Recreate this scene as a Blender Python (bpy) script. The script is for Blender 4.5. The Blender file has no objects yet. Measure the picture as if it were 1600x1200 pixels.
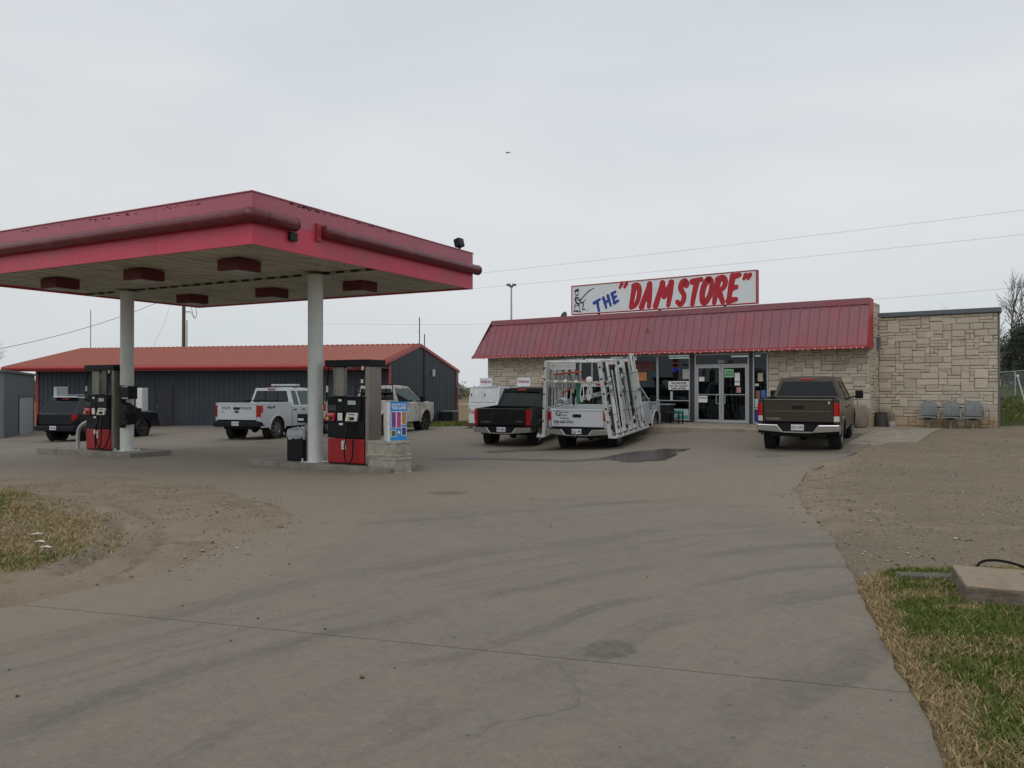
import bpy, math, random
import numpy as np
from mathutils import Vector, Matrix, Euler
R = math.radians
random.seed(7)
rng = np.random.default_rng(7)
scene = bpy.context.scene
COL = scene.collection

# ------------------------------------------------------------------ camera, sky, sun, exposure
CAMZ = 1.62
cam_d = bpy.data.cameras.new('camera'); cam = bpy.data.objects.new('camera', cam_d); COL.objects.link(cam)
cam.location = (0, 0, CAMZ); cam.rotation_euler = (R(90 + 0.23), 0, 0)
cam_d.sensor_width = 36; cam_d.lens = 28.125; cam_d.clip_start = 0.05; cam_d.clip_end = 9000
scene.camera = cam
scene.view_settings.view_transform = 'Standard'; scene.view_settings.look = 'None'
scene.view_settings.exposure = 0.0; scene.view_settings.gamma = 1.0
scene.view_settings.use_curve_mapping = False

SUN_EL, SUN_AZ = 48, 205          # overcast: a soft bright patch of cloud behind the camera
world = bpy.data.worlds.new('World'); scene.world = world; world.use_nodes = True
wn = world.node_tree; wn.nodes.clear()
def WN(t, **k):
    n = wn.nodes.new(t)
    for a, b in k.items(): setattr(n, a, b)
    return n
w_out = WN('ShaderNodeOutputWorld')
w_sky = WN('ShaderNodeTexSky', sky_type='NISHITA', sun_disc=False)
w_sky.sun_elevation = R(SUN_EL); w_sky.sun_rotation = R(SUN_AZ)
w_b1 = WN('ShaderNodeBackground'); w_b1.inputs['Strength'].default_value = 0.10
w_b2 = WN('ShaderNodeBackground'); w_b2.inputs['Strength'].default_value = 1.0
w_mix = WN('ShaderNodeMixShader'); w_mix.inputs[0].default_value = 0.93
w_tc = WN('ShaderNodeTexCoord')
w_map = WN('ShaderNodeMapping'); w_map.inputs['Scale'].default_value = (1.0, 1.0, 3.6)
w_no = WN('ShaderNodeTexNoise'); w_no.inputs['Scale'].default_value = 1.5; w_no.inputs['Detail'].default_value = 5; w_no.inputs['Roughness'].default_value = 0.5
w_no.inputs['Distortion'].default_value = 0.5
w_cr = WN('ShaderNodeValToRGB')
w_cr.color_ramp.elements[0].position = 0.33; w_cr.color_ramp.elements[0].color = (0.655, 0.695, 0.725, 1)
w_cr.color_ramp.elements[1].position = 0.68; w_cr.color_ramp.elements[1].color = (0.755, 0.775, 0.795, 1)
w_sep = WN('ShaderNodeSeparateXYZ')
w_r2 = WN('ShaderNodeValToRGB')      # a little darker and warmer just over the horizon
w_r2.color_ramp.elements[0].position = 0.0; w_r2.color_ramp.elements[0].color = (0.90, 0.905, 0.91, 1)
w_r2.color_ramp.elements[1].position = 0.22; w_r2.color_ramp.elements[1].color = (1.03, 1.02, 1.01, 1)
e = w_r2.color_ramp.elements.new(0.6); e.color = (0.94, 0.965, 0.985, 1)
w_mul = WN('ShaderNodeMix', data_type='RGBA', blend_type='MULTIPLY'); w_mul.inputs[0].default_value = 1
L = wn.links.new
L(w_tc.outputs['Generated'], w_map.inputs['Vector']); L(w_map.outputs[0], w_no.inputs['Vector'])
L(w_no.outputs['Fac'], w_cr.inputs[0]); L(w_tc.outputs['Generated'], w_sep.inputs[0]); L(w_sep.outputs[2], w_r2.inputs[0])
L(w_cr.outputs[0], w_mul.inputs[6]); L(w_r2.outputs[0], w_mul.inputs[7])
L(w_sky.outputs[0], w_b1.inputs['Color']); L(w_mul.outputs[2], w_b2.inputs['Color'])
L(w_b1.outputs[0], w_mix.inputs[1]); L(w_b2.outputs[0], w_mix.inputs[2]); L(w_mix.outputs[0], w_out.inputs['Surface'])

sun_d = bpy.data.lights.new('sun', 'SUN'); sun = bpy.data.objects.new('sun', sun_d); COL.objects.link(sun)
sun_d.energy = 0.6; sun_d.angle = R(35); sun_d.color = (1.0, 0.975, 0.94)
az = R(SUN_AZ)
sdir = Vector((math.sin(az) * math.cos(R(SUN_EL)), math.cos(az) * math.cos(R(SUN_EL)), math.sin(R(SUN_EL))))
sun.rotation_euler = (-sdir).to_track_quat('-Z', 'Y').to_euler()
sun.location = (0, -10, 40)

# ------------------------------------------------------------------ helpers
def tag(o, label=None, cat=None, group=None, kind=None):
    if label: o['label'] = label
    if cat: o['category'] = cat
    if group: o['group'] = group
    if kind: o['kind'] = kind
    return o
def thing(name, loc=(0, 0, 0), rz=0.0, label=None, cat=None, group=None, rx=0.0):
    o = bpy.data.objects.new(name, None); COL.objects.link(o)
    o.location = loc; o.rotation_euler = (rx, 0, rz); o.empty_display_size = 0.2
    return tag(o, label, cat, group)
class MB:
    def __init__(s, M=None): s.v = []; s.f = []; s.M = M; s.c = []
    def add(s, vs, fs, M=None):
        b = len(s.v); M = M or s.M
        s.v += [tuple(M @ Vector(p)) if M else tuple(p) for p in vs]
        s.f += [tuple(b + i for i in f) for f in fs]
        return s
    def box(s, x0, x1, y0, y1, z0, z1, M=None):
        return s.add([(x0,y0,z0),(x1,y0,z0),(x1,y1,z0),(x0,y1,z0),(x0,y0,z1),(x1,y0,z1),(x1,y1,z1),(x0,y1,z1)],
              [(0,3,2,1),(4,5,6,7),(0,1,5,4),(1,2,6,5),(2,3,7,6),(3,0,4,7)], M)
    def prism(s, pts, d, M=None):           # pts: 3-D polygon, d: extrusion vector
        n = len(pts); d = Vector(d); P = [Vector(p) for p in pts]
        nrm = Vector((0,0,0))
        for i in range(n): nrm += P[i].cross(P[(i+1) % n])
        if nrm.dot(d) < 0: P.reverse()
        vs = P + [p + d for p in P]
        return s.add(vs, [tuple(reversed(range(n))), tuple(range(n, 2*n))] + [(i, (i+1) % n, n+(i+1) % n, n+i) for i in range(n)], M)
    def tube(s, pts, r, n=8, M=None, cap=True):
        P = [Vector(p) for p in pts]; rr = r if isinstance(r, (list, tuple)) else [r]*len(P); vs = []; fs = []
        up = None
        for i, p in enumerate(P):
            t = (P[min(i+1, len(P)-1)] - P[max(i-1, 0)]).normalized()
            if up is None:
                up = t.orthogonal().normalized()
            up = (up - t*up.dot(t)); up = up.normalized() if up.length > 1e-6 else t.orthogonal().normalized()
            w = t.cross(up)
            for k in range(n):
                a = 2*math.pi*k/n; vs.append(p + (up*math.cos(a) + w*math.sin(a))*rr[i])
        for i in range(len(P)-1):
            for k in range(n):
                fs.append((i*n+k, i*n+(k+1) % n, (i+1)*n+(k+1) % n, (i+1)*n+k))
        if cap: fs += [tuple(reversed(range(n))), tuple((len(P)-1)*n+k for k in range(n))]
        return s.add(vs, fs, M)
    def lathe(s, prof, n=24, axis='z', c=(0,0,0), M=None):   # prof: (radius, height)
        vs = []; fs = []; m = len(prof)
        for k in range(n):
            a = 2*math.pi*k/n
            for r, h in prof:
                p = (r*math.cos(a), r*math.sin(a), h)
                if axis == 'x': p = (h, r*math.cos(a), r*math.sin(a))
                if axis == 'y': p = (r*math.sin(a), h, r*math.cos(a))
                vs.append((p[0]+c[0], p[1]+c[1], p[2]+c[2]))
        for k in range(n):
            for j in range(m-1):
                a, b = k*m+j, ((k+1) % n)*m+j
                fs.append((a, b, b+1, a+1))
        return s.add(vs, fs, M)
    def grid(s, rows, M=None):
        n = len(rows[0]); vs = [p for r in rows for p in r]
        return s.add(vs, [(i*n+j, i*n+j+1, (i+1)*n+j+1, (i+1)*n+j) for i in range(len(rows)-1) for j in range(n-1)], M)
    def mesh(s, name, smooth=False, ang=35):
        m = bpy.data.meshes.new(name); m.from_pydata(s.v, [], s.f)
        if smooth:
            m.shade_smooth()
            m.set_sharp_from_angle(angle=R(ang))
        return m
    def build(s, name, mat, parent=None, smooth=False, bevel=0, label=None, loc=None, kind=None, ang=35):
        m = s.mesh(name, smooth, ang)
        if mat: m.materials.append(mat)
        return link(name, m, parent, label, loc, bevel, kind)
def link(name, mesh, parent=None, label=None, loc=None, bevel=0, kind=None):
    o = bpy.data.objects.new(name, mesh); COL.objects.link(o)
    if parent: o.parent = parent
    if loc is not None: o.location = loc
    if bevel:
        b = o.modifiers.new('bevel', 'BEVEL'); b.width = bevel; b.segments = 2; b.limit_method = 'ANGLE'; b.angle_limit = R(40)
    if label: o['label'] = label
    if kind: o['kind'] = kind
    return o
def box(name, mat, parent, x0, x1, y0, y1, z0, z1, bevel=0, **k):
    return MB().box(x0, x1, y0, y1, z0, z1).build(name, mat, parent, bevel=bevel, **k)
def rowmat(ox, ax, ay, az_):
    ax, ay, az_ = Vector(ax), Vector(ay), Vector(az_)
    return Matrix(((ax.x, ay.x, az_.x, ox[0]), (ax.y, ay.y, az_.y, ox[1]), (ax.z, ay.z, az_.z, ox[2]), (0,0,0,1)))

def mat(name, col, rough=0.6, metal=0.0, var=0.12, vs=3.0, bump=0.0, bs=40.0, dirt=None, dirt_s=1.2, dirt_lo=0.5, dirt_hi=0.75, spec=0.5, coat=0.0, emit=0.0, coords='Object', rand=0.0, streak=None):
    m = bpy.data.materials.new(name); m.use_nodes = True; nt = m.node_tree; N = nt.nodes; l = nt.links.new
    b = N['Principled BSDF']; b.inputs['Roughness'].default_value = rough; b.inputs['Metallic'].default_value = metal
    b.inputs['Specular IOR Level'].default_value = spec; b.inputs['Coat Weight'].default_value = coat
    tc = N.new('ShaderNodeTexCoord')
    no = N.new('ShaderNodeTexNoise'); no.inputs['Scale'].default_value = vs; no.inputs['Detail'].default_value = 5; no.inputs['Roughness'].default_value = 0.6
    l(tc.outputs[coords], no.inputs['Vector'])
    mr = N.new('ShaderNodeMapRange'); mr.inputs[1].default_value = 0.3; mr.inputs[2].default_value = 0.7
    mr.inputs[3].default_value = 1 - var; mr.inputs[4].default_value = 1 + var
    l(no.outputs['Fac'], mr.inputs[0])
    mul = N.new('ShaderNodeMix'); mul.data_type = 'RGBA'; mul.blend_type = 'MULTIPLY'; mul.inputs[0].default_value = 1
    mul.inputs[6].default_value = (*col, 1); l(mr.outputs[0], mul.inputs[7])
    out = mul.outputs[2]
    if rand:
        oi = N.new('ShaderNodeObjectInfo'); m3 = N.new('ShaderNodeMapRange'); m3.inputs[3].default_value = 1-rand; m3.inputs[4].default_value = 1+rand
        l(oi.outputs['Random'], m3.inputs[0]); x = N.new('ShaderNodeMix'); x.data_type = 'RGBA'; x.blend_type = 'MULTIPLY'; x.inputs[0].default_value = 1
        l(out, x.inputs[6]); l(m3.outputs[0], x.inputs[7]); out = x.outputs[2]
    if dirt:
        n2 = N.new('ShaderNodeTexNoise'); n2.inputs['Scale'].default_value = dirt_s; n2.inputs['Detail'].default_value = 8; n2.inputs['Roughness'].default_value = 0.65
        if streak:
            mp = N.new('ShaderNodeMapping'); mp.inputs['Scale'].default_value = streak; l(tc.outputs[coords], mp.inputs[0]); l(mp.outputs[0], n2.inputs['Vector'])
        else: l(tc.outputs[coords], n2.inputs['Vector'])
        m2 = N.new('ShaderNodeMapRange'); m2.inputs[1].default_value = dirt_lo; m2.inputs[2].default_value = dirt_hi; l(n2.outputs['Fac'], m2.inputs[0])
        x = N.new('ShaderNodeMix'); x.data_type = 'RGBA'; x.inputs[7].default_value = (*dirt, 1)
        l(m2.outputs[0], x.inputs[0]); l(out, x.inputs[6]); out = x.outputs[2]
    l(out, b.inputs['Base Color'])
    if emit:
        l(out, b.inputs['Emission Color']); b.inputs['Emission Strength'].default_value = emit
    if bump:
        n3 = N.new('ShaderNodeTexNoise'); n3.inputs['Scale'].default_value = bs; n3.inputs['Detail'].default_value = 6
        l(tc.outputs[coords], n3.inputs['Vector']); bp = N.new('ShaderNodeBump'); bp.inputs['Strength'].default_value = bump; bp.inputs['Distance'].default_value = 0.02
        l(n3.outputs['Fac'], bp.inputs['Height']); l(bp.outputs[0], b.inputs['Normal'])
    return m
def glass_mat(name, tint, rough=0.02, k=0.12):
    m = bpy.data.materials.new(name); m.use_nodes = True; nt = m.node_tree; N = nt.nodes; N.clear(); l = nt.links.new
    o = N.new('ShaderNodeOutputMaterial'); t = N.new('ShaderNodeBsdfTransparent'); t.inputs[0].default_value = (*tint, 1)
    g = N.new('ShaderNodeBsdfGlossy'); g.inputs['Roughness'].default_value = rough; g.inputs[0].default_value = (0.9, 0.93, 0.95, 1)
    fr = N.new('ShaderNodeFresnel'); fr.inputs[0].default_value = 1.5
    no = N.new('ShaderNodeTexNoise'); no.inputs['Scale'].default_value = 1.3
    bp = N.new('ShaderNodeBump'); bp.inputs['Strength'].default_value = 0.04; l(no.outputs[0], bp.inputs['Height']); l(bp.outputs[0], g.inputs['Normal'])
    mr = N.new('ShaderNodeMath'); mr.operation = 'MULTIPLY_ADD'; mr.inputs[1].default_value = 0.65; mr.inputs[2].default_value = k*0.03; l(fr.outputs[0], mr.inputs[0])
    mx = N.new('ShaderNodeMixShader'); l(mr.outputs[0], mx.inputs[0]); l(t.outputs[0], mx.inputs[1]); l(g.outputs[0], mx.inputs[2]); l(mx.outputs[0], o.inputs[0])
    return m
def text(s, size, mt, parent, M, name='lettering', width=None, bold=0.0, shear=0.0, thick=0.0015, align='CENTER', spacing=1.0):
    c = bpy.data.curves.new(name, 'FONT'); c.body = s; c.size = size; c.align_x = align; c.align_y = 'CENTER'; c.extrude = thick/2
    c.offset = bold; c.shear = shear; c.resolution_u = 2; c.space_character = spacing
    t = bpy.data.objects.new('t', c); COL.objects.link(t)
    bpy.context.view_layer.update()
    dg = bpy.context.evaluated_depsgraph_get(); me = bpy.data.meshes.new_from_object(t.evaluated_get(dg))
    bpy.data.objects.remove(t)
    if width:
        xs = [v.co.x for v in me.vertices]; w = max(xs)-min(xs)
        if w > 0: me.transform(Matrix.Diagonal((width/w, 1, 1, 1)))
    me.transform(M); me.name = name; me.materials.clear(); me.materials.append(mt)
    return link(name, me, parent)
def ribbon(mb, pts, w, M, z, n=10):
    """a flat brush stroke with round ends; w may taper"""
    ws = w if isinstance(w, (list, tuple)) else [w]*len(pts)
    P = [Vector((p[0], p[1], 0)) for p in pts]
    L_, R_ = [], []
    for i, p in enumerate(P):
        t = (P[min(i+1, len(P)-1)] - P[max(i-1, 0)]).normalized(); nn = Vector((-t.y, t.x, 0))*ws[i]/2
        L_.append(p+nn); R_.append(p-nn)
    def cap(c, t, r):
        a0 = math.atan2(t.y, t.x); return [c + Vector((math.cos(a0-math.pi/2+math.pi*k/n), math.sin(a0-math.pi/2+math.pi*k/n), 0))*r for k in range(1, n)]
    tE = (P[-1]-P[-2]).normalized(); tS = (P[0]-P[1]).normalized()
    for i in range(len(P)-1):
        mb.add([(q.x, q.y, z) for q in (L_[i], R_[i], R_[i+1], L_[i+1])], [(0,1,2,3)], M)
    for c, t, r in ((P[-1], tE, ws[-1]/2), (P[0], tS, ws[0]/2)):
        arc = cap(c, t, r); nn = Vector((-t.y, t.x, 0))*r
        poly = [c-nn] + arc + [c+nn]
        mb.add([(q.x, q.y, z) for q in poly], [tuple(range(len(poly)))], M)

# ------------------------------------------------------------------ lie of the land (thin-plate spline through surveyed spot heights)
CTRL = np.array([(0,0,0),(-6,3,0),(6,3,0),(0,8,-.01),(-8,8,0),(8,8,.04),(0,-8,0),(-12,-4,0),(12,-4,.05),(3.3,5.9,-.03),(-7,12,-.04),(4,11,-.02),
 (-3.5,17.3,-.19),(-11,21.3,-.2),(-4.5,18.1,-.2),(-16,20,-.25),(7.9,21.6,-.02),(9.5,24.8,.07),(-.3,27.5,-.31),(1.1,31,-.20),(2.6,25.8,-.31),(4.6,29.3,-.06),
 (-9.7,30.3,-.32),(-9,33,-.33),(-17.3,31.5,-.5),(-16.5,35,-.5),(-6,31.8,-.27),(-5,35,-.28),(-6.2,40,-.34),(-17,42.5,-.42),(-3.2,51,-.6),
 (6.6,26.2,.14),(-1.2,33,-.1),(14,19.5,.14),(13.6,24,.26),(21,21,.35),(-24,38,-.6),(-30,30,-.6),
 (20,30,.55),(26,38,1.45),(34,44,1.9),(46,40,2.0),(10,40,.2),(0,70,-.9),(-30,70,-1.2),(30,75,1.2),(-60,20,-.6),(60,10,.6),(0,-60,0),(-60,-40,0),(60,-40,.3)], float)
def _tps(r2): return np.where(r2 > 0, 0.5*r2*np.log(np.maximum(r2, 1e-12)), 0)
_n = len(CTRL); _XY = CTRL[:, :2]/10
_K = _tps(((_XY[:, None]-_XY[None])**2).sum(-1)) + 0.006*np.eye(_n)
_Pm = np.c_[np.ones(_n), _XY]
_A = np.block([[_K, _Pm], [_Pm.T, np.zeros((3, 3))]])
_sol = np.linalg.solve(_A, np.r_[CTRL[:, 2], 0, 0, 0]); _w, _a = _sol[:_n], _sol[_n:]
def gz(x, y):
    x = np.asarray(x, float); y = np.asarray(y, float); sh = x.shape; q = np.c_[x.ravel(), y.ravel()]
    r = np.hypot(q[:, 0], q[:, 1]); lim = 85.0; k = np.where(r > lim, lim/np.maximum(r, 1e-6), 1); q = q*k[:, None]/10
    out = np.empty(len(q))
    for i in range(0, len(q), 20000):
        s = q[i:i+20000]; out[i:i+20000] = _tps(((s[:, None]-_XY[None])**2).sum(-1)) @ _w + _a[0] + s @ _a[1:]
    f = np.clip((r-60)/140, 0, 1)
    out = out*(1-f) + (-1.0)*f
    return out.reshape(sh)
def g(x, y): return float(gz(np.array([x]), np.array([y]))[0])
def at(px, py):                       # where the ground lies along a line of sight of the survey photograph
    k = (px-800)/1250; m = (605-py)/1250; Y = 10.0
    for _ in range(60):
        Y = 0.5*Y + 0.5*(CAMZ - g(k*Y, Y))/(-m)
    return (k*Y, Y)
def on(px, py, dz=0.0):
    x, y = at(px, py); return (x, y, g(x, y)+dz)

# ------------------------------------------------------------------ masks drawn on the ground plan
def poly_sd(px, py, poly):
    """signed distance to a polygon, positive inside"""
    P = np.array(poly, float); d = np.full(px.shape, 1e9); ins = np.zeros(px.shape, bool)
    for i in range(len(P)):
        a, b = P[i], P[(i+1) % len(P)]; e = b-a; wx, wy = px-a[0], py-a[1]
        t = np.clip((wx*e[0]+wy*e[1])/(e@e), 0, 1); d = np.minimum(d, (wx-t*e[0])**2+(wy-t*e[1])**2)
        c = (a[1] > py) != (b[1] > py)
        with np.errstate(divide='ignore', invalid='ignore'):
            xx = (b[0]-a[0])*(py-a[1])/(b[1]-a[1]) + a[0]
        ins ^= c & (px < xx)
    return np.where(ins, 1, -1)*np.sqrt(d)
def vnoise(x, y, s, seed=0):
    x = x*s; y = y*s; xi = np.floor(x).astype(int); yi = np.floor(y).astype(int); fx = x-xi; fy = y-yi
    fx = fx*fx*(3-2*fx); fy = fy*fy*(3-2*fy)
    def h(a, b):
        n = (a*374761393 + b*668265263 + seed*1274126177) & 0x7fffffff; n = ((n ^ (n >> 13))*1274126177) & 0x7fffffff
        return ((n ^ (n >> 16)) & 0xffff)/65535.0
    return (h(xi, yi)*(1-fx)+h(xi+1, yi)*fx)*(1-fy) + (h(xi, yi+1)*(1-fx)+h(xi+1, yi+1)*fx)*fy
def fbm(x, y, s, o=4, seed=0):
    t = 0; a = 0.5; n = 0
    for i in range(o): t = t + a*vnoise(x, y, s*2**i, seed+i*17); n += a; a *= .5
    return t/n
def sstep(a, b, x): t = np.clip((x-a)/(b-a), 0, 1); return t*t*(3-2*t)
# ------------------------------------------------------------------ materials
def paved_mat(name):
    """pale concrete: grime, tyre tracks swept round the turn, dust carried from the verges"""
    m = bpy.data.materials.new(name); m.use_nodes = True; nt = m.node_tree; N = nt.nodes; l = nt.links.new
    b = N['Principled BSDF']; b.inputs['Roughness'].default_value = 0.88; b.inputs['Specular IOR Level'].default_value = 0.25
    tc = N.new('ShaderNodeTexCoord'); pos = tc.outputs['Object']
    def noise(scale, detail=6, rough=.6, vec=pos, dist=0):
        n = N.new('ShaderNodeTexNoise'); n.inputs['Scale'].default_value = scale; n.inputs['Detail'].default_value = detail
        n.inputs['Roughness'].default_value = rough; n.inputs['Distortion'].default_value = dist; l(vec, n.inputs['Vector']); return n.outputs['Fac']
    def mrange(v, a, b_, c, d):
        r = N.new('ShaderNodeMapRange'); r.inputs[1].default_value = a; r.inputs[2].default_value = b_; r.inputs[3].default_value = c; r.inputs[4].default_value = d
        l(v, r.inputs[0]); return r.outputs[0]
    def math_(op, a, b_=None, c=None):
        n = N.new('ShaderNodeMath'); n.operation = op
        for i, v in enumerate((a, b_, c)):
            if v is None: continue
            if isinstance(v, (int, float)): n.inputs[i].default_value = v
            else: l(v, n.inputs[i])
        return n.outputs[0]
    def mix(f, a, b_, mode='MIX'):
        x = N.new('ShaderNodeMix'); x.data_type = 'RGBA'; x.blend_type = mode
        for s, v in ((0, f), (6, a), (7, b_)):
            if isinstance(v, (int, float)): x.inputs[s].default_value = v
            elif isinstance(v, tuple): x.inputs[s].default_value = (*v, 1)
            else: l(v, x.inputs[s])
        return x.outputs[2]
    col = mix(mrange(noise(.35, 5), .35, .65, 0, 1), (.252, .216, .172), (.215, .186, .150))
    col = mix(mrange(noise(2.2, 7, .7), .45, .72, 0, .55), col, (.285, .238, .182))
    # tyre tracks
    sub = N.new('ShaderNodeVectorMath'); sub.operation = 'DISTANCE'; l(pos, sub.inputs[0]); sub.inputs[1].default_value = (8.0, -3.0, 0)
    wob = noise(.35, 2); rad = math_('ADD', sub.outputs['Value'], math_('MULTIPLY', wob, 1.1))
    w1 = N.new('ShaderNodeTexNoise'); w1.noise_dimensions = '1D'; w1.inputs['Scale'].default_value = 1.5; w1.inputs['Detail'].default_value = 4; w1.inputs['Roughness'].default_value = .62; l(rad, w1.inputs['W'])
    trk = mrange(w1.outputs['Fac'], .50, .66, 0, 1)
    band = math_('MULTIPLY', mrange(sub.outputs['Value'], 6.0, 9.5, 0, 1), mrange(sub.outputs['Value'], 15.0, 18.5, 1, 0))
    trk = math_('MULTIPLY', math_('MULTIPLY', trk, band), mrange(noise(.5, 4), .38, .62, 0.1, 1))
    col = mix(math_('MULTIPLY', trk, .72), col, (.108, .094, .080))
    at_ = N.new('ShaderNodeAttribute'); at_.attribute_name = 'mask'; sp = N.new('ShaderNodeSeparateColor'); l(at_.outputs['Color'], sp.inputs[0])
    dn = math_('ADD', sp.outputs[0], mrange(noise(1.6, 8, .7), .3, .7, -.35, .35))
    col = mix(mrange(dn, .25, .95, 0, .82), col, (.292, .232, .170))
    st = math_('ADD', sp.outputs[1], mrange(noise(5, 6), .3, .7, -.25, .25))
    col = mix(mrange(st, .42, .62, 0, .55), col, (.085, .078, .072))
    # grit and small spots
    gn = noise(55, 4, .7); col = mix(mrange(gn, .35, .7, .0, .45), col, (.12, .102, .082)); col = mix(mrange(noise(14, 6, .75), .45, .7, .0, .35), col, (.31, .265, .205)); col = mix(mrange(noise(5.5, 7, .75), .5, .75, .0, .4), col, (.155, .132, .105))
    vo = N.new('ShaderNodeTexVoronoi'); vo.inputs['Scale'].default_value = 7; l(pos, vo.inputs['Vector'])
    col = mix(mrange(vo.outputs['Distance'], .02, .055, .5, 0), col, (.40, .37, .33))
    vo2 = N.new('ShaderNodeTexVoronoi'); vo2.inputs['Scale'].default_value = 3.3; l(pos, vo2.inputs['Vector'])
    col = mix(mrange(vo2.outputs['Distance'], .015, .045, .7, 0), col, (.05, .045, .04))
    # hairline cracks
    vc = N.new('ShaderNodeTexVoronoi'); vc.feature = 'DISTANCE_TO_EDGE'; vc.inputs['Scale'].default_value = .16
    nd = N.new('ShaderNodeTexNoise'); nd.inputs['Scale'].default_value = 1.3; nd.inputs['Detail'].default_value = 8; l(pos, nd.inputs['Vector'])
    av = N.new('ShaderNodeMix'); av.data_type = 'VECTOR'; av.inputs[0].default_value = .07; l(pos, av.inputs[4]); 
    vm = N.new('ShaderNodeVectorMath'); vm.operation = 'SCALE'; vm.inputs['Scale'].default_value = 12; l(nd.outputs['Color'], vm.inputs[0]); l(vm.outputs[0], av.inputs[5])
    l(av.outputs[1], vc.inputs['Vector'])
    col = mix(math_('MULTIPLY', mrange(vc.outputs['Distance'], .0, .0022, .45, 0), mrange(noise(.4, 3), .45, .6, 0, 1)), col, (.06, .055, .05))
    l(col, b.inputs['Base Color'])
    bp = N.new('ShaderNodeBump'); bp.inputs['Strength'].default_value = .35; bp.inputs['Distance'].default_value = .006
    l(math_('ADD', noise(90, 5), math_('MULTIPLY', noise(9, 5), 1.5)), bp.inputs['Height']); l(bp.outputs[0], b.inputs['Normal'])
    return m
def earth_mat(name):
    """mask.r grass, mask.g straw, mask.b grey gravel; otherwise tan dirt"""
    m = bpy.data.materials.new(name); m.use_nodes = True; nt = m.node_tree; N = nt.nodes; l = nt.links.new
    b = N['Principled BSDF']; b.inputs['Roughness'].default_value = 0.95; b.inputs['Specular IOR Level'].default_value = 0.1
    tc = N.new('ShaderNodeTexCoord'); pos = tc.outputs['Object']
    def noise(scale, detail=6, rough=.6):
        n = N.new('ShaderNodeTexNoise'); n.inputs['Scale'].default_value = scale; n.inputs['Detail'].default_value = detail; n.inputs['Roughness'].default_value = rough; l(pos, n.inputs['Vector']); return n.outputs['Fac']
    def mrange(v, a, b_, c, d):
        r = N.new('ShaderNodeMapRange'); r.inputs[1].default_value = a; r.inputs[2].default_value = b_; r.inputs[3].default_value = c; r.inputs[4].default_value = d; l(v, r.inputs[0]); return r.outputs[0]
    def add(a, b_):
        n = N.new('ShaderNodeMath'); n.operation = 'ADD'; l(a, n.inputs[0]); l(b_, n.inputs[1]); return n.outputs[0]
    def mix(f, a, b_):
        x = N.new('ShaderNodeMix'); x.data_type = 'RGBA'
        for s, v in ((0, f), (6, a), (7, b_)):
            if isinstance(v, (int, float)): x.inputs[s].default_value = v
            elif isinstance(v, tuple): x.inputs[s].default_value = (*v, 1)
            else: l(v, x.inputs[s])
        return x.outputs[2]
    at_ = N.new('ShaderNodeAttribute'); at_.attribute_name = 'mask'; sp = N.new('ShaderNodeSeparateColor'); l(at_.outputs['Color'], sp.inputs[0])
    dirt = mix(mrange(noise(1.1, 7), .35, .65, 0, 1), (.29, .225, .155), (.215, .168, .118))
    dirt = mix(mrange(noise(38, 5, .75), .4, .75, 0, .6), dirt, (.36, .31, .25))
    grav = mix(mrange(noise(.5, 6, .7), .35, .68, 0, 1), (.235, .185, .128), (.172, .136, .096))
    grav = mix(mrange(noise(60, 4, .8), .42, .72, 0, .75), grav, (.33, .275, .205))
    vo = N.new('ShaderNodeTexVoronoi'); vo.inputs['Scale'].default_value = 14; l(pos, vo.inputs['Vector'])
    grav = mix(mrange(vo.outputs['Distance'], .05, .25, .7, 0), grav, (.37, .32, .25)); grav = mix(mrange(noise(18, 6, .8), .5, .72, 0, .7), grav, (.105, .085, .062))
    straw = mix(mrange(noise(30, 5, .7), .35, .65, 0, 1), (.26, .195, .11), (.17, .125, .07))
    green = mix(mrange(noise(8, 6, .7), .35, .65, 0, 1), (.05, .072, .022), (.11, .105, .045))
    br = mrange(noise(2.6, 7, .7), .3, .7, -.4, .4); br2 = mrange(noise(4.5, 7, .7), .3, .7, -.4, .4)
    col = mix(mrange(add(sp.outputs[2], br), .35, .65, 0, 1), dirt, grav)
    col = mix(mrange(add(sp.outputs[1], br2), .35, .65, 0, 1), col, straw)
    col = mix(mrange(add(sp.outputs[0], br), .35, .65, 0, 1), col, green)
    l(col, b.inputs['Base Color'])
    bp = N.new('ShaderNodeBump'); bp.inputs['Strength'].default_value = .7; bp.inputs['Distance'].default_value = .02
    l(add(noise(45, 6, .7), noise(7, 5)), bp.inputs['Height']); l(bp.outputs[0], b.inputs['Normal'])
    return m
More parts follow.
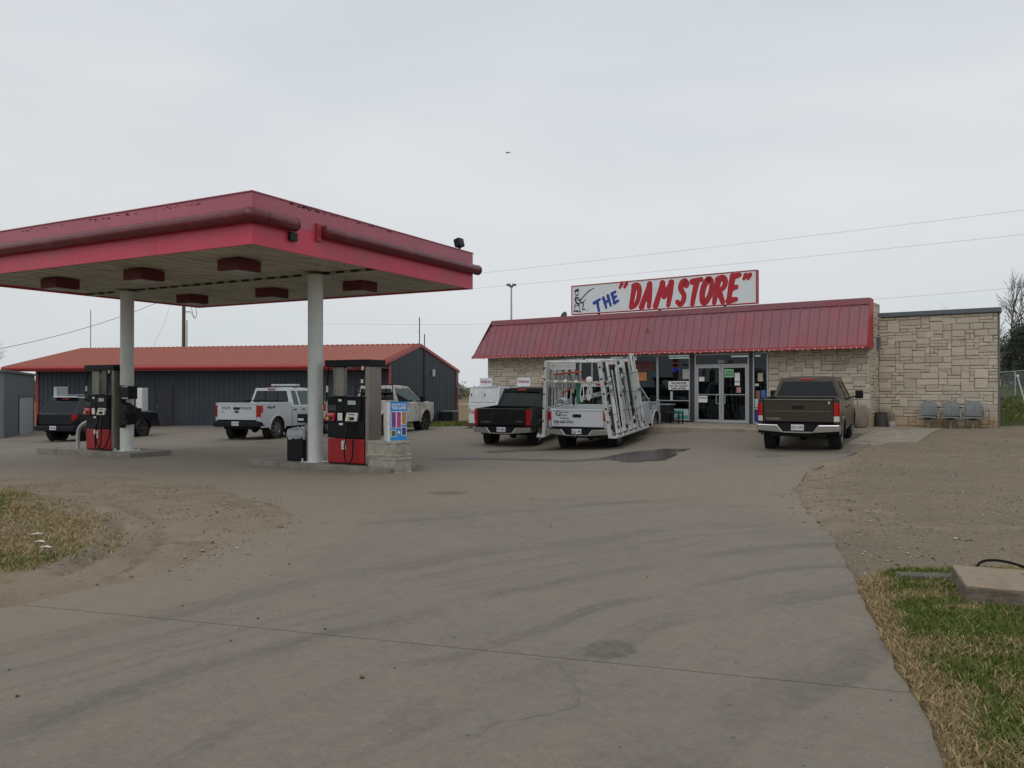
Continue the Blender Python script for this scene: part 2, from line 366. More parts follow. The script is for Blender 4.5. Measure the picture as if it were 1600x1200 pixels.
def stone_mat(name, base=(.55, .475, .385), alt=(.47, .395, .31)):
    m = bpy.data.materials.new(name); m.use_nodes = True; nt = m.node_tree; N = nt.nodes; l = nt.links.new
    b = N['Principled BSDF']; b.inputs['Roughness'].default_value = 0.9; b.inputs['Specular IOR Level'].default_value = 0.2
    ge = N.new('ShaderNodeNewGeometry'); pos = ge.outputs['Position']
    def noise(scale, detail=6, rough=.6):
        n = N.new('ShaderNodeTexNoise'); n.inputs['Scale'].default_value = scale; n.inputs['Detail'].default_value = detail; n.inputs['Roughness'].default_value = rough; l(pos, n.inputs['Vector']); return n.outputs['Fac']
    def mrange(v, a, b_, c, d):
        r = N.new('ShaderNodeMapRange'); r.inputs[1].default_value = a; r.inputs[2].default_value = b_; r.inputs[3].default_value = c; r.inputs[4].default_value = d; l(v, r.inputs[0]); return r.outputs[0]
    def mix(f, a, b_, mode='MIX'):
        x = N.new('ShaderNodeMix'); x.data_type = 'RGBA'; x.blend_type = mode
        for s, v in ((0, f), (6, a), (7, b_)):
            if isinstance(v, (int, float)): x.inputs[s].default_value = v
            elif isinstance(v, tuple): x.inputs[s].default_value = (*v, 1)
            else: l(v, x.inputs[s])
        return x.outputs[2]
    a_ = N.new('ShaderNodeAttribute'); a_.attribute_name = 'tint'
    col = mix(a_.outputs['Fac'], base, alt); wn_ = N.new('ShaderNodeTexWhiteNoise'); wn_.noise_dimensions = '1D'; l(a_.outputs['Fac'], wn_.inputs['W']); col = mix(1.0, col, mrange(wn_.outputs['Value'], 0, 1, .80, 1.14), 'MULTIPLY')
    col = mix(mrange(noise(7, 7, .7), .3, .7, 0, .5), col, (.56, .50, .42))
    col = mix(mrange(noise(22, 5, .7), .5, .8, 0, .5), col, (.27, .22, .16))
    sx = N.new('ShaderNodeSeparateXYZ'); l(pos, sx.inputs[0])
    mu = N.new('ShaderNodeMath'); mu.operation = 'MULTIPLY_ADD'; mu.inputs[1].default_value = 1.1; l(noise(1.7, 5), mu.inputs[0]); mu.inputs[2].default_value = -.55
    ad = N.new('ShaderNodeMath'); ad.operation = 'ADD'; l(sx.outputs[2], ad.inputs[0]); l(mu.outputs[0], ad.inputs[1])
    col = mix(mrange(ad.outputs[0], .35, .85, .75, 0), col, (.36, .23, .10))       # rust-coloured splash stains low down
    l(col, b.inputs['Base Color'])
    bp = N.new('ShaderNodeBump'); bp.inputs['Strength'].default_value = .6; bp.inputs['Distance'].default_value = .012
    l(noise(26, 6, .65), bp.inputs['Height']); l(bp.outputs[0], b.inputs['Normal'])
    return m

M_CON = paved_mat('stained_concrete'); M_EARTH = earth_mat('dirt_and_grass'); M_STONE = stone_mat('limestone')
M_WALK = mat('walk_concrete', (.30, .255, .20), .9, var=.18, vs=2, dirt=(.17, .14, .10), dirt_s=2.5, bump=.4, bs=60)
M_KERB = mat('island_concrete', (.235, .215, .185), .9, var=.2, vs=4, dirt=(.12, .10, .08), dirt_s=3, bump=.5, bs=50)
M_BLOCK = mat('block_concrete', (.36, .335, .28), .9, var=.15, vs=5, dirt=(.2, .175, .13), dirt_s=4, bump=.6, bs=45)
M_PADC = mat('old_slab_concrete', (.31, .235, .16), .9, var=.22, vs=5, dirt=(.13, .10, .075), dirt_s=5, dirt_lo=.52, bump=.7, bs=40)
M_MORT = mat('mortar', (.30, .25, .19), .95, var=.2, vs=12, bump=.4)
M_MANS = mat('faded_red_metal', (.275, .105, .125), .5, var=.10, vs=1.5, dirt=(.36, .065, .075), dirt_s=.6, dirt_lo=.50, dirt_hi=.78, coords='Object', bump=.05)
M_MANR = mat('bright_red_trim', (.42, .03, .035), .5, var=.1)
M_REDD = mat('dark_red_trim', (.34, .035, .045), .45, var=.12)
M_WOOD = mat('tan_soffit_board', (.30, .23, .13), .8, var=.15, vs=4)
M_ALU = mat('aluminium_frame', (.52, .53, .55), .35, .6, var=.06)
M_DKAL = mat('dark_bronze', (.06, .06, .065), .45, .4)
M_WHT = mat('white_paint', (.74, .75, .74), .5, var=.05, vs=4)
M_WHTD = mat('dirty_white_paint', (.66, .67, .65), .5, var=.08, vs=3, dirt=(.30, .26, .20), dirt_s=5, dirt_lo=.56, dirt_hi=.8)
M_BLK = mat('black_plastic', (.008, .009, .011), .45, var=.2, spec=.22)
M_BLKR = mat('black_rubber', (.009, .009, .009), .8, var=.2, spec=.2)
M_DARK = mat('dark_underside', (.012, .012, .012), .9)
M_PAPER = mat('white_paper', (.72, .72, .69), .8, var=.04)
M_INK = mat('black_ink', (.02, .02, .025), .7)
M_SGRN = mat('green_paper', (.25, .58, .30), .8)
M_SPINK = mat('pink_paper', (.45, .22, .22), .8)
M_SORG = mat('orange_paper', (.55, .22, .07), .8)
M_BLUE = mat('blue_panel', (.02, .03, .22), .6, var=.15)
M_TEAL = mat('teal_print', (.05, .30, .27), .7)
M_PGRN = mat('pale_green_panel', (.40, .50, .46), .7, var=.12)
M_SGN = mat('sign_face', (.70, .745, .76), .5, var=.04, vs=1.2, dirt=(.52, .53, .50), dirt_s=2.2, dirt_lo=.58)
M_SRED = mat('sign_red', (.43, .010, .025), .5, var=.06)
M_SBLU = mat('sign_blue', (.02, .045, .32), .5, var=.06)
M_SWHT = mat('sign_white', (.82, .82, .80), .5)
M_GREYM = mat('grey_roof_sheet', (.24, .26, .27), .5, .2, var=.1)
M_CAP = mat('slate_grey_cap', (.105, .125, .135), .5, var=.1)
M_GALV = mat('galvanised_steel', (.42, .44, .44), .45, .5, var=.12, vs=8)
M_GLS = glass_mat('window_glass', (.42, .47, .48), k=.3)
M_RUST = mat('rust', (.10, .045, .025), .85, var=.3, vs=20)
M_ROCK = mat('weathered_rock', (.235, .19, .145), .92, var=.22, vs=4, dirt=(.15, .14, .13), dirt_s=2.5, bump=.8, bs=14)
M_BARK = mat('bark', (.105, .085, .068), .95, var=.25, vs=8, bump=.6)

def set_mask(me, name, cols):
    a = me.attributes.new(name, 'FLOAT_COLOR', 'POINT'); c = np.ones((len(cols), 4), np.float32); c[:, :cols.shape[1]] = cols; a.data.foreach_set('color', c.ravel())
def grid_mesh(name, X, Y, Z, keep=None):
    n, m = X.shape; idx = np.arange(n*m).reshape(n, m)
    q = np.stack([idx[:-1, :-1], idx[:-1, 1:], idx[1:, 1:], idx[1:, :-1]], -1).reshape(-1, 4)
    if keep is not None:
        kk = keep.ravel()[q].all(1); q = q[kk]
    me = bpy.data.meshes.new(name); me.vertices.add(n*m); me.vertices.foreach_set('co', np.stack([X, Y, Z], -1).astype(np.float32).ravel())
    me.loops.add(q.size); me.loops.foreach_set('vertex_index', q.ravel().astype(np.int32)); me.polygons.add(len(q))
    me.polygons.foreach_set('loop_start', np.arange(0, q.size, 4, dtype=np.int32)); me.polygons.foreach_set('loop_total', np.full(len(q), 4, np.int32))
    me.update(calc_edges=True); me.shade_smooth(); return me

# ------------------------------------------------------------------ open ground out to the horizon
WP = lambda *pts: [at(*p) for p in pts]
th = np.concatenate([np.linspace(-180, -60, 60, endpoint=False), np.linspace(-60, 60, 300, endpoint=False), np.linspace(60, 180, 61)])*math.pi/180
rr = np.concatenate([[0.02, .6], np.geomspace(1.2, 90, 150), np.geomspace(95, 6000, 36)])
Rg, Tg = np.meshgrid(rr, th, indexing='ij'); X = Rg*np.sin(Tg); Y = Rg*np.cos(Tg)
Z = gz(X, Y) - 0.08*(1-sstep(50, 70, Rg)) + (fbm(X, Y, .05, 4, 3)-.5)*sstep(60, 200, Rg)*1.2
Z = Z + .05*(fbm(X, Y, 1.1, 4, 9)-.5)*sstep(34, 45, Rg)
me = grid_mesh('ground', X, Y, Z)
msk = np.zeros((X.size, 3)); xf, yf = X.ravel(), Y.ravel(); rf = np.hypot(xf, yf)
far = sstep(30, 40, rf); fld = fbm(xf, yf, .03, 3, 5)
leftside = 1 - sstep(4, 16, xf)
msk[:, 0] = np.where(((yf < 44) & (xf < 6)) | ((xf > 6) & (yf < 90)), 1, .0)*far
msk[:, 1] = 1-msk[:, 0]
msk[:, 1] *= far
strip = (yf > 33) & (yf < 43) & (xf > -7) & (xf < 2); msk[strip, 0] = .95; msk[strip, 1] = 0
hill = (xf > 15) & (yf > 27) & (yf < 60); msk[hill, 0] = 1.0
lot = (xf > 0) & (yf < 27) & (rf > 20); msk[lot, 2] = 1; msk[lot, 0] = 0; msk[lot, 1] = 0
set_mask(me, 'mask', msk); me.materials.append(M_EARTH); link('ground', me, kind='structure')

# ------------------------------------------------------------------ paved forecourt, cast in bays with open joints
EDGE = [(1.0, -9), (1.2, -6), (1.3, -3), (1.55, .8), (1.85, 3.4), (2.04, 3.93), (2.23, 4.66), (2.72, 6.23), (3.09, 7.36), (3.45, 8.6), (3.9, 10.6), (4.6, 13), (5.9, 16), (7.6, 18.6), (9.3, 21.0), (10.9, 24.0)]
ex, ey = np.array([p[0] for p in EDGE]), np.array([p[1] for p in EDGE])
def xr_of(y):
    e_ = np.interp(y, ey, ex) + .035*(fbm(y, y*0+3, 2.2, 4, 2)-.5)*2 + .04*(fbm(y, y*0, 9, 3, 4)-.5)
    k = -2.5 + (33.73-y)/.5924*.8057 + .5
    k = np.where(y > 34, -1.9, k); e_ = np.where(y > 24, np.minimum(11.2, k), e_)
    return np.where(y > 37.3, -6.4, e_)
SL = .2825
joints = [-8.5, -1.9, 4.92, 12.0, 19.2, 26.6, 34.0, 42.0]
DIRTP = WP((-260, 742), (0, 742), (200, 746), (330, 762), (430, 790), (440, 820), (370, 855), (300, 885), (200, 912), (100, 935), (0, 955), (-260, 1010))
DUST = WP((-300, 728), (0, 735), (600, 742), (1000, 742), (1250, 728), (1330, 760), (1290, 815), (1120, 790), (900, 772), (600, 800), (430, 870), (300, 925), (0, 1000), (-300, 1020))
pv = bpy.data.objects.new('pavement', None); COL.objects.link(pv); pv['kind'] = 'structure'
spots = [(950, 1014, .17), (1075, 672, .3), (700, 770, .3)]
for k in range(len(joints)-1):
    q0, q1 = joints[k]+.006, joints[k+1]-.006
    st_ = .12 if q1 < 20 else .3
    qs = np.linspace(q0, q1, int((q1-q0)/st_)); cs = np.concatenate([np.linspace(-34, -9, 60, endpoint=False), np.linspace(-9, 0, 1)])
    tt = np.concatenate([np.linspace(0, .62, 50, endpoint=False), np.linspace(.62, 1, 130)])
    Q = qs[:, None]+0*tt[None]; XR = np.full(len(qs), 3.0)
    for _ in range(25): XR = .6*XR + .4*xr_of(qs - SL*XR)
    X = -34 + (XR[:, None]+34)*tt[None]; Y = Q - SL*X
    Z = gz(X, Y) + .004*(fbm(X, Y, .7, 3, 8)-.5)
    rim = np.zeros_like(Z); rim[0, :] = rim[-1, :] = 1; rim[:, -1] = 1
    # skirt: fold the rim down so the joint has a depth
    X2 = np.pad(X, 1, 'edge'); Y2 = np.pad(Y, 1, 'edge'); Z2 = np.pad(Z, 1, 'edge'); Z2[0] -= .07; Z2[-1] -= .07; Z2[:, -1] -= .09; Z2[:, 0] -= .09
    me = grid_mesh('slab', X2, Y2, Z2); me.set_sharp_from_angle(angle=R(25))
    xf, yf = X2.ravel(), Y2.ravel(); sd = poly_sd(xf, yf, DUST)
    ms = np.zeros((xf.size, 3)); ms[:, 0] = np.clip(sstep(-1.2, 1.0, sd)*.8 + .9*sstep(-1.3, -.1, poly_sd(xf, yf, DIRTP)) + .35*sstep(.8, 0, xr_of(yf)-xf), 0, 1)
    for px, py, r in spots:
        a = at(px, py); ms[:, 1] = np.maximum(ms[:, 1], sstep(r*1.25, r*.8, np.hypot(xf-a[0], yf-a[1])))
    oil = sstep(.62, .8, fbm(xf, yf, .8, 4, 31))*sstep(16, 20, yf); ms[:, 1] = np.maximum(ms[:, 1], oil*.62)
    set_mask(me, 'mask', ms); me.materials.append(M_CON); link('slab', me, pv)

# ------------------------------------------------------------------ verges that spill over the paving
PATCHES = []
def pz(X, Y, poly, rise, rag, rough, extra):
    sd = poly_sd(X.ravel(), Y.ravel(), poly).reshape(X.shape) + rag*(fbm(X, Y, .9, 5, 11)-.5)*2; g0 = gz(X, Y)
    Z = g0 + np.clip(sd*.16, -.07, rise) + rough*(fbm(X, Y, 1.6, 5, 21)-.5)*sstep(-.1, .5, sd)
    Z = Z + (extra(X, Y) if extra else 0)*sstep(0, .3, sd)
    return np.where(sd < 0, np.minimum(Z, g0-.004+sd*.1), Z), sd
def surf(x, y):
    z = gz(x, y)
    for p in PATCHES: z = np.maximum(z, pz(x, y, *p)[0])
    return z
def patch(name, poly, x0, x1, y0, y1, step, maskfn, rise=.05, rag=.5, rough=.03, kind='structure', extra=None):
    X, Y = np.meshgrid(np.arange(x0, x1, step), np.arange(y0, y1, step), indexing='xy')
    PATCHES.append((poly, rise, rag, rough, extra)); Z, sd = pz(X, Y, *PATCHES[-1])
    me = grid_mesh(name, X, Y, Z, keep=(sd > -.35)); me2 = maskfn(X.ravel(), Y.ravel(), sd.ravel())
    set_mask(me, 'mask', me2); me.materials.append(M_EARTH); link(name, me, kind=kind); return poly
GRASSL = WP((-260, 760), (0, 772), (60, 783), (165, 808), (190, 838), (140, 878), (40, 906), (0, 925), (-260, 960))
def rut(x, y):
    r_ = np.hypot(x+9, y-6.5)+.12*(fbm(x, y, .8, 3, 91)-.5); k = sstep(6.2, 7.2, y)*sstep(12, 10.4, y)
    return k*(np.exp(-((r_-5.2)/.085)**2)+.8*np.exp(-((r_-5.62)/.07)**2)+.45*np.exp(-((r_-6.9)/.1)**2)), k*(np.exp(-((r_-5.41)/.07)**2)+np.exp(-((r_-5.02)/.06)**2)+.9*np.exp(-((r_-6.2)/.18)**2)*fbm(x, y, 3, 3, 5))
def rutz(x, y): a, b_ = rut(x, y); return -.045*a*(.8+.4*np.sin(np.arctan2(y-6.5, x+9)*5.2*60)) + .035*b_*(.6+.8*fbm(x, y, 7, 3, 6))
def m_dirt(x, y, sd):
    ms = np.zeros((x.size, 3)); s2 = poly_sd(x, y, GRASSL) + .8*(fbm(x, y, 1.3, 4, 41)-.5)
    ms[:, 0] = sstep(-.1, .5, s2)*(.1+.85*fbm(x, y, .7, 4, 43)); ms[:, 1] = sstep(-.6, .2, s2)*.75; a, b_ = rut(x, y); ms[:, 2] = np.clip(a*.9+.5*sstep(.55, .7, fbm(x, y, 1.2, 4, 44)), 0, 1); ms[:, :2] *= (1-np.clip(a+b_, 0, 1))[:, None]; return ms
patch('dirt_verge', DIRTP, -15, -1.5, 5.5, 15, .07, m_dirt, rise=.045, rag=.5, rough=.07, extra=rutz)
GRAV = [(3.35, 7.7), (3.5, 8.6), (3.95, 10.7), (4.6, 13), (6.0, 16.2), (7.9, 18.9), (9.5, 21.2), (10.8, 23.2), (13.2, 25.2), (16.5, 26), (30, 24), (40, 8), (30, 2), (8, 5.6), (5, 6.2), (3.1, 6.3)]
def m_grav(x, y, sd):
    ms = np.zeros((x.size, 3)); ms[:, 2] = .35+.75*sstep(-.2, 1.5, sd)*fbm(x, y, .35, 4, 51); ms[:, 2] = np.maximum(ms[:, 2], sstep(10, 8, y)); return ms
patch('gravel_lot', GRAV, 2.4, 32, 5.2, 26.5, .14, m_grav, rise=.03, rag=.55, rough=.05)
VERGE = [(1.15, -6), (1.36, -3), (1.62, .8), (1.93, 3.4), (2.12, 3.93), (2.32, 4.66), (2.8, 6.2), (2.98, 6.75), (3.3, 7.0), (3.9, 7.05), (4.6, 7.0), (6.5, 6.4), (12, 5), (12, -6)]
def m_verge(x, y, sd):
    ms = np.zeros((x.size, 3)); s0 = xr_of(y); d = x-s0
    ms[:, 0] = sstep(.13, .33, d+.3*(fbm(x, y, 1.5, 4, 61)-.5))*(.5+.7*fbm(x, y, 1.1, 4, 63)); ms[:, 1] = .9; return ms
patch('grass_verge', VERGE, .9, 10, -3.5, 7.6, .05, m_verge, rise=.035, rag=.08, rough=.03)

# grass blades ------------------------------------------------------
def blades(name, n, x0, x1, y0, y1, accept, hgt, wid, colfn, zoff=.0, seed=1):
    r = np.random.default_rng(seed); x = r.uniform(x0, x1, n); y = r.uniform(y0, y1, n); k = accept(x, y); k = r.random(n) < k; x, y = x[k], y[k]; n = len(x)
    z = surf(x, y)+zoff; a = r.uniform(0, 6.283, n); h = hgt*r.uniform(.5, 1.5, n); w = wid*r.uniform(.7, 1.4, n); ln = r.normal(0, .75, (n, 2))*h[:, None]
    c, s = np.cos(a)*w, np.sin(a)*w
    V = np.zeros((n, 5, 3)); V[:, 0] = np.c_[x-c, y-s, z]; V[:, 1] = np.c_[x+c, y+s, z]
    V[:, 2] = np.c_[x-c*.7+ln[:, 0]*.4, y-s*.7+ln[:, 1]*.4, z+h*.6]; V[:, 3] = np.c_[x+c*.7+ln[:, 0]*.4, y+s*.7+ln[:, 1]*.4, z+h*.6]
    V[:, 4] = np.c_[x+ln[:, 0], y+ln[:, 1], z+h*r.uniform(.7, 1.1, n)]
    me = bpy.data.meshes.new(name); b = np.arange(n)*5
    F4 = np.stack([b, b+1, b+3, b+2], -1); F3 = np.stack([b+2, b+3, b+4], -1)
    me.vertices.add(n*5); me.vertices.foreach_set('co', V.astype(np.float32).ravel())
    lv = np.concatenate([F4.ravel(), F3.ravel()]).astype(np.int32); me.loops.add(len(lv)); me.loops.foreach_set('vertex_index', lv); me.polygons.add(2*n)
    me.polygons.foreach_set('loop_start', np.concatenate([np.arange(n)*4, 4*n+np.arange(n)*3]).astype(np.int32))
    me.polygons.foreach_set('loop_total', np.concatenate([np.full(n, 4), np.full(n, 3)]).astype(np.int32)); me.update(calc_edges=True)
    C = colfn(x, y, r); set_mask(me, 'tint', np.repeat(C, 5, 0)); me.materials.append(M_BLADE); o = link(name, me, kind='stuff'); return o
M_BLADE = bpy.data.materials.new('grass_blade'); M_BLADE.use_nodes = True
_b = M_BLADE.node_tree.nodes['Principled BSDF']; _a2 = M_BLADE.node_tree.nodes.new('ShaderNodeAttribute'); _a2.attribute_name = 'tint'
M_BLADE.node_tree.links.new(_a2.outputs['Color'], _b.inputs['Base Color']); _b.inputs['Roughness'].default_value = .8; _b.inputs['Specular IOR Level'].default_value = .15
def gcol(gfrac):
    def f(x, y, r):
        n = len(x); gr = r.random(n) < gfrac(x, y); v = r.uniform(.7, 1.3, n)[:, None]
        g_ = np.array([.088, .135, .030])*v**1.8 + np.c_[r.uniform(0, .05, n), r.uniform(0, .03, n), np.zeros(n)]
        s_ = np.array([.38, .28, .15])*v**1.4
        return np.where(gr[:, None], g_, s_)
    return f
vpoly = VERGE
def acc_v(x, y): return (poly_sd(x, y, vpoly) + .1*(fbm(x, y, 3, 3, 5)-.5) > -.07)*(.75+.25*sstep(.1, .4, x-xr_of(y)))*(.65+.35*sstep(.4, .55, fbm(x, y, 2.4, 3, 77)))
def gf_v(x, y): return np.clip(sstep(.12, .32, x-xr_of(y)+.3*(fbm(x, y, 1.5, 4, 61)-.5))*(.30+.62*sstep(.36, .62, fbm(x, y, 2.6, 5, 63))), .03, .88)
o = blades('grass', 340000, 1.2, 5.6, 2.4, 7.3, acc_v, .036, .0032, gcol(gf_v), zoff=-.003, seed=3); tag(o, 'patchy green and straw-coloured lawn round the low concrete pad at the right edge of the paving', 'grass')
def acc_l(x, y): return sstep(-.2, .35, poly_sd(x, y, GRASSL)+.8*(fbm(x, y, 1.3, 4, 41)-.5))*(.5+.5*sstep(.4, .55, fbm(x, y, 1.8, 3, 78)))
def gf_l(x, y): return np.clip(.1+.75*sstep(.42, .66, fbm(x, y, .7, 4, 43)+.1*(9.2-y)*.2), .05, .65)
o = blades('grass', 125000, -11, -3.6, 6.2, 14.6, acc_l, .035, .004, gcol(gf_l), zoff=-.003, seed=4); tag(o, 'worn brown-green grass inside the rutted dirt verge on the left', 'grass')
def acc_h(x, y): return sstep(0, .3, fbm(x, y, .6, 3, 7))
o = blades('grass', 26000, 17, 36, 28.5, 46, acc_h, .12, .012, gcol(lambda x, y: np.full(len(x), .93)), zoff=.0, seed=5); tag(o, 'lush green grass bank behind the stone store wing', 'grass')
o = blades('grass', 9000, -6, 2, 37.5, 47, acc_h, .12, .012, gcol(lambda x, y: np.full(len(x), .9)), zoff=.0, seed=6); tag(o, 'green grass strip between the grey metal building and the ice boxes', 'grass')

# loose stones and grit ------------------------------------------------
def pebbles(name, n, spots_, size, label, seed, cols):
    r = np.random.default_rng(seed); x, y = spots_(r, n); n = len(x); z = surf(x, y)-.008
    s = size*np.exp(r.normal(0, .45, n)); O = np.array([[1,0,0],[0,1,0],[-1,0,0],[0,-1,0],[0,0,.7],[0,0,-.4]], float)
    a = r.uniform(0, 6.28, n); V = O[None]*r.uniform(.6, 1.2, (n, 6, 1)); c, s_ = np.cos(a)[:, None], np.sin(a)[:, None]
    V = np.stack([V[..., 0]*c-V[..., 1]*s_, V[..., 0]*s_+V[..., 1]*c, V[..., 2]], -1)*s[:, None, None]; V[..., 0] += x[:, None]; V[..., 1] += y[:, None]; V[..., 2] += (z+s*.2+.01)[:, None]
    T = np.array([[0,1,4],[1,2,4],[2,3,4],[3,0,4],[1,0,5],[2,1,5],[3,2,5],[0,3,5]]); F = (T[None]+(np.arange(n)*6)[:, None, None]).reshape(-1, 3)
    me = bpy.data.meshes.new(name); me.vertices.add(n*6); me.vertices.foreach_set('co', V.astype(np.float32).ravel()); me.loops.add(F.size); me.loops.foreach_set('vertex_index', F.ravel().astype(np.int32))
    me.polygons.add(len(F)); me.polygons.foreach_set('loop_start', np.arange(0, F.size, 3, dtype=np.int32)); me.polygons.foreach_set('loop_total', np.full(len(F), 3, np.int32)); me.update(calc_edges=True)
    C = np.array(cols)[r.integers(0, len(cols), n)]*r.uniform(.8, 1.2, (n, 1)); set_mask(me, 'tint', np.repeat(C, 6, 0)); me.materials.append(M_BLADE)
    return tag(link(name, me, kind='stuff'), label, 'gravel')
def sp_lot(r, n):
    x = r.uniform(3, 16, n); y = 7+ (r.random(n)**1.6)*17; k = (poly_sd(x, y, GRAV)+.5*(r.random(n)) > .1) & (r.random(n) < .3+1.2*sstep(.5, .7, fbm(x, y, .9, 3, 15))); return x[k], y[k]
def sp_dirt(r, n):
    x = r.uniform(-9, -1.8, n); y = r.uniform(6, 14.5, n); k = (poly_sd(x, y, DIRTP) > -.5*r.random(n)) & (r.random(n) < .10+1.6*sstep(.52, .68, fbm(x, y, 1.1, 3, 19))+.8*rut(x, y)[1]); return x[k], y[k]
def sp_pave(r, n):
    x = r.uniform(-5, 3.4, n); y = 2.4+(r.random(n)**1.5)*16; k = (x < xr_of(y)) ; return x[k], y[k]
STC = [(.33, .29, .23), (.22, .18, .135), (.45, .40, .33), (.15, .125, .10), (.27, .23, .18)]
pebbles('gravel', 30000, sp_lot, .0085, 'loose pale gravel scattered over the brown lot right of the paving', 21, STC)
pebbles('gravel', 14000, sp_dirt, .0075, 'stones churned up in the rutted dirt verge on the left', 22, STC)
pebbles('grit', 700, sp_pave, .0045, 'sparse grit and leaf crumbs strewn on the concrete forecourt', 23, [(.05, .045, .04), (.45, .42, .36), (.13, .09, .06)])

# wet patch and dark runnels left by water near the parked trucks -------------------
def sheet(name, poly, mt, dz, kind=None, label=None, cat=None, rag=0.0):
    P = np.array(poly); x0, y0 = P.min(0)-.3; x1, y1 = P.max(0)+.3; st = max(.05, (x1-x0)/160)
    X, Y = np.meshgrid(np.arange(x0, x1, st), np.arange(y0, y1, st)); sd = poly_sd(X.ravel(), Y.ravel(), poly).reshape(X.shape)+rag*(fbm(X, Y, 2.5, 4, 71)-.5)
    me = grid_mesh(name, X, Y, gz(X, Y)+dz, keep=sd > 0); me.materials.append(mt); o = link(name, me, kind=kind); return tag(o, label, cat)
M_WET = mat('wet_concrete', (.075, .066, .058), .22, var=.25, vs=3, spec=.6)
M_WET2 = mat('damp_concrete', (.115, .10, .086), .7, var=.25, vs=3)
sheet('puddle', WP((955, 712), (985, 706), (1030, 702), (1078, 701), (1058, 706), (1055, 714), (1040, 719), (1000, 722), (975, 722), (940, 717)), M_WET, .010, label='dark wet patch on the concrete behind the glass-carrier pickup', cat='puddle', rag=.5)
sheet('puddle', WP((675, 716), (720, 713), (760, 715), (830, 717), (900, 718), (955, 713), (960, 718), (890, 721.5), (820, 720), (760, 718), (700, 719)), M_WET2, .008, label='thin dark runnel of damp trailing left from the wet patch', cat='puddle', rag=.12)
sheet('puddle', WP((755, 705), (820, 701), (900, 700), (915, 701), (890, 703), (820, 705), (765, 708)), M_WET2, .008, label='narrow damp streak under the tails of the black and white pickups', cat='puddle', rag=.1)

# ------------------------------------------------------------------ store frame: x along the front, y into the building, z = height above datum
SA = -math.atan2(.5924, .8057)
SM = Matrix.Translation((-1.08, 35.66, 0)) @ Matrix.Rotation(SA, 4, 'Z')
def sw(x, y, z=0): return tuple(SM @ Vector((x, y, z)))
FL = .32
def tpx(px, off=0.0):
    k = (px-800)/1250; P = SM @ Vector((0, off, 0)); return (k*P.y-P.x)/(.8057+k*.5924)

# raised walk, kerb and ramp
wk = thing('sidewalk', (SM.translation.x, SM.translation.y, 0), SA); wk['kind'] = 'structure'
def walkpiece(x0, x1, name='slab'):
    m = MB(); n = 2; ys = [(-2.40, FL-.085), (-2.36, FL-.06), (0.6, FL)]
    top = [[(x, y, z) for y, z in ys] for x in (x0, x1)]; m.grid([top[0], top[1]])
    m.add([(x0, -2.4, FL-.085), (x1, -2.4, FL-.085), (x1, -2.4, -.5), (x0, -2.4, -.5)], [(0, 3, 2, 1)])
    for x in (x0, x1): m.add([(x, -2.4, FL-.085), (x, -2.36, FL-.06), (x, .6, FL), (x, .6, -.5), (x, -2.4, -.5)], [(0, 1, 2, 3, 4)])
    return m.build(name, M_WALK, wk)
xs = np.linspace(3.0, 16.3, 7)
for i in range(6): walkpiece(xs[i]+.004, xs[i+1]-.004)
rp = MB(); prof = [(1.16, FL), (-1.4, FL-.03), (-4.3, .085), (-4.6, .0)]
rp.grid([[(16.308, y, z) for y, z in prof], [(17.95, y, z) for y, z in prof]])
for x in (16.308, 17.95): rp.add([(x, y, z) for y, z in prof]+[(x, -4.6, -.4), (x, 1.16, -.4)], [(0, 1, 2, 3, 4, 5)])
rp.build('ramp', M_WALK, wk)
box('slab', M_WALK, wk, 17.96, 19.9, .30, 1.16, -.3, FL-.02, bevel=.01)

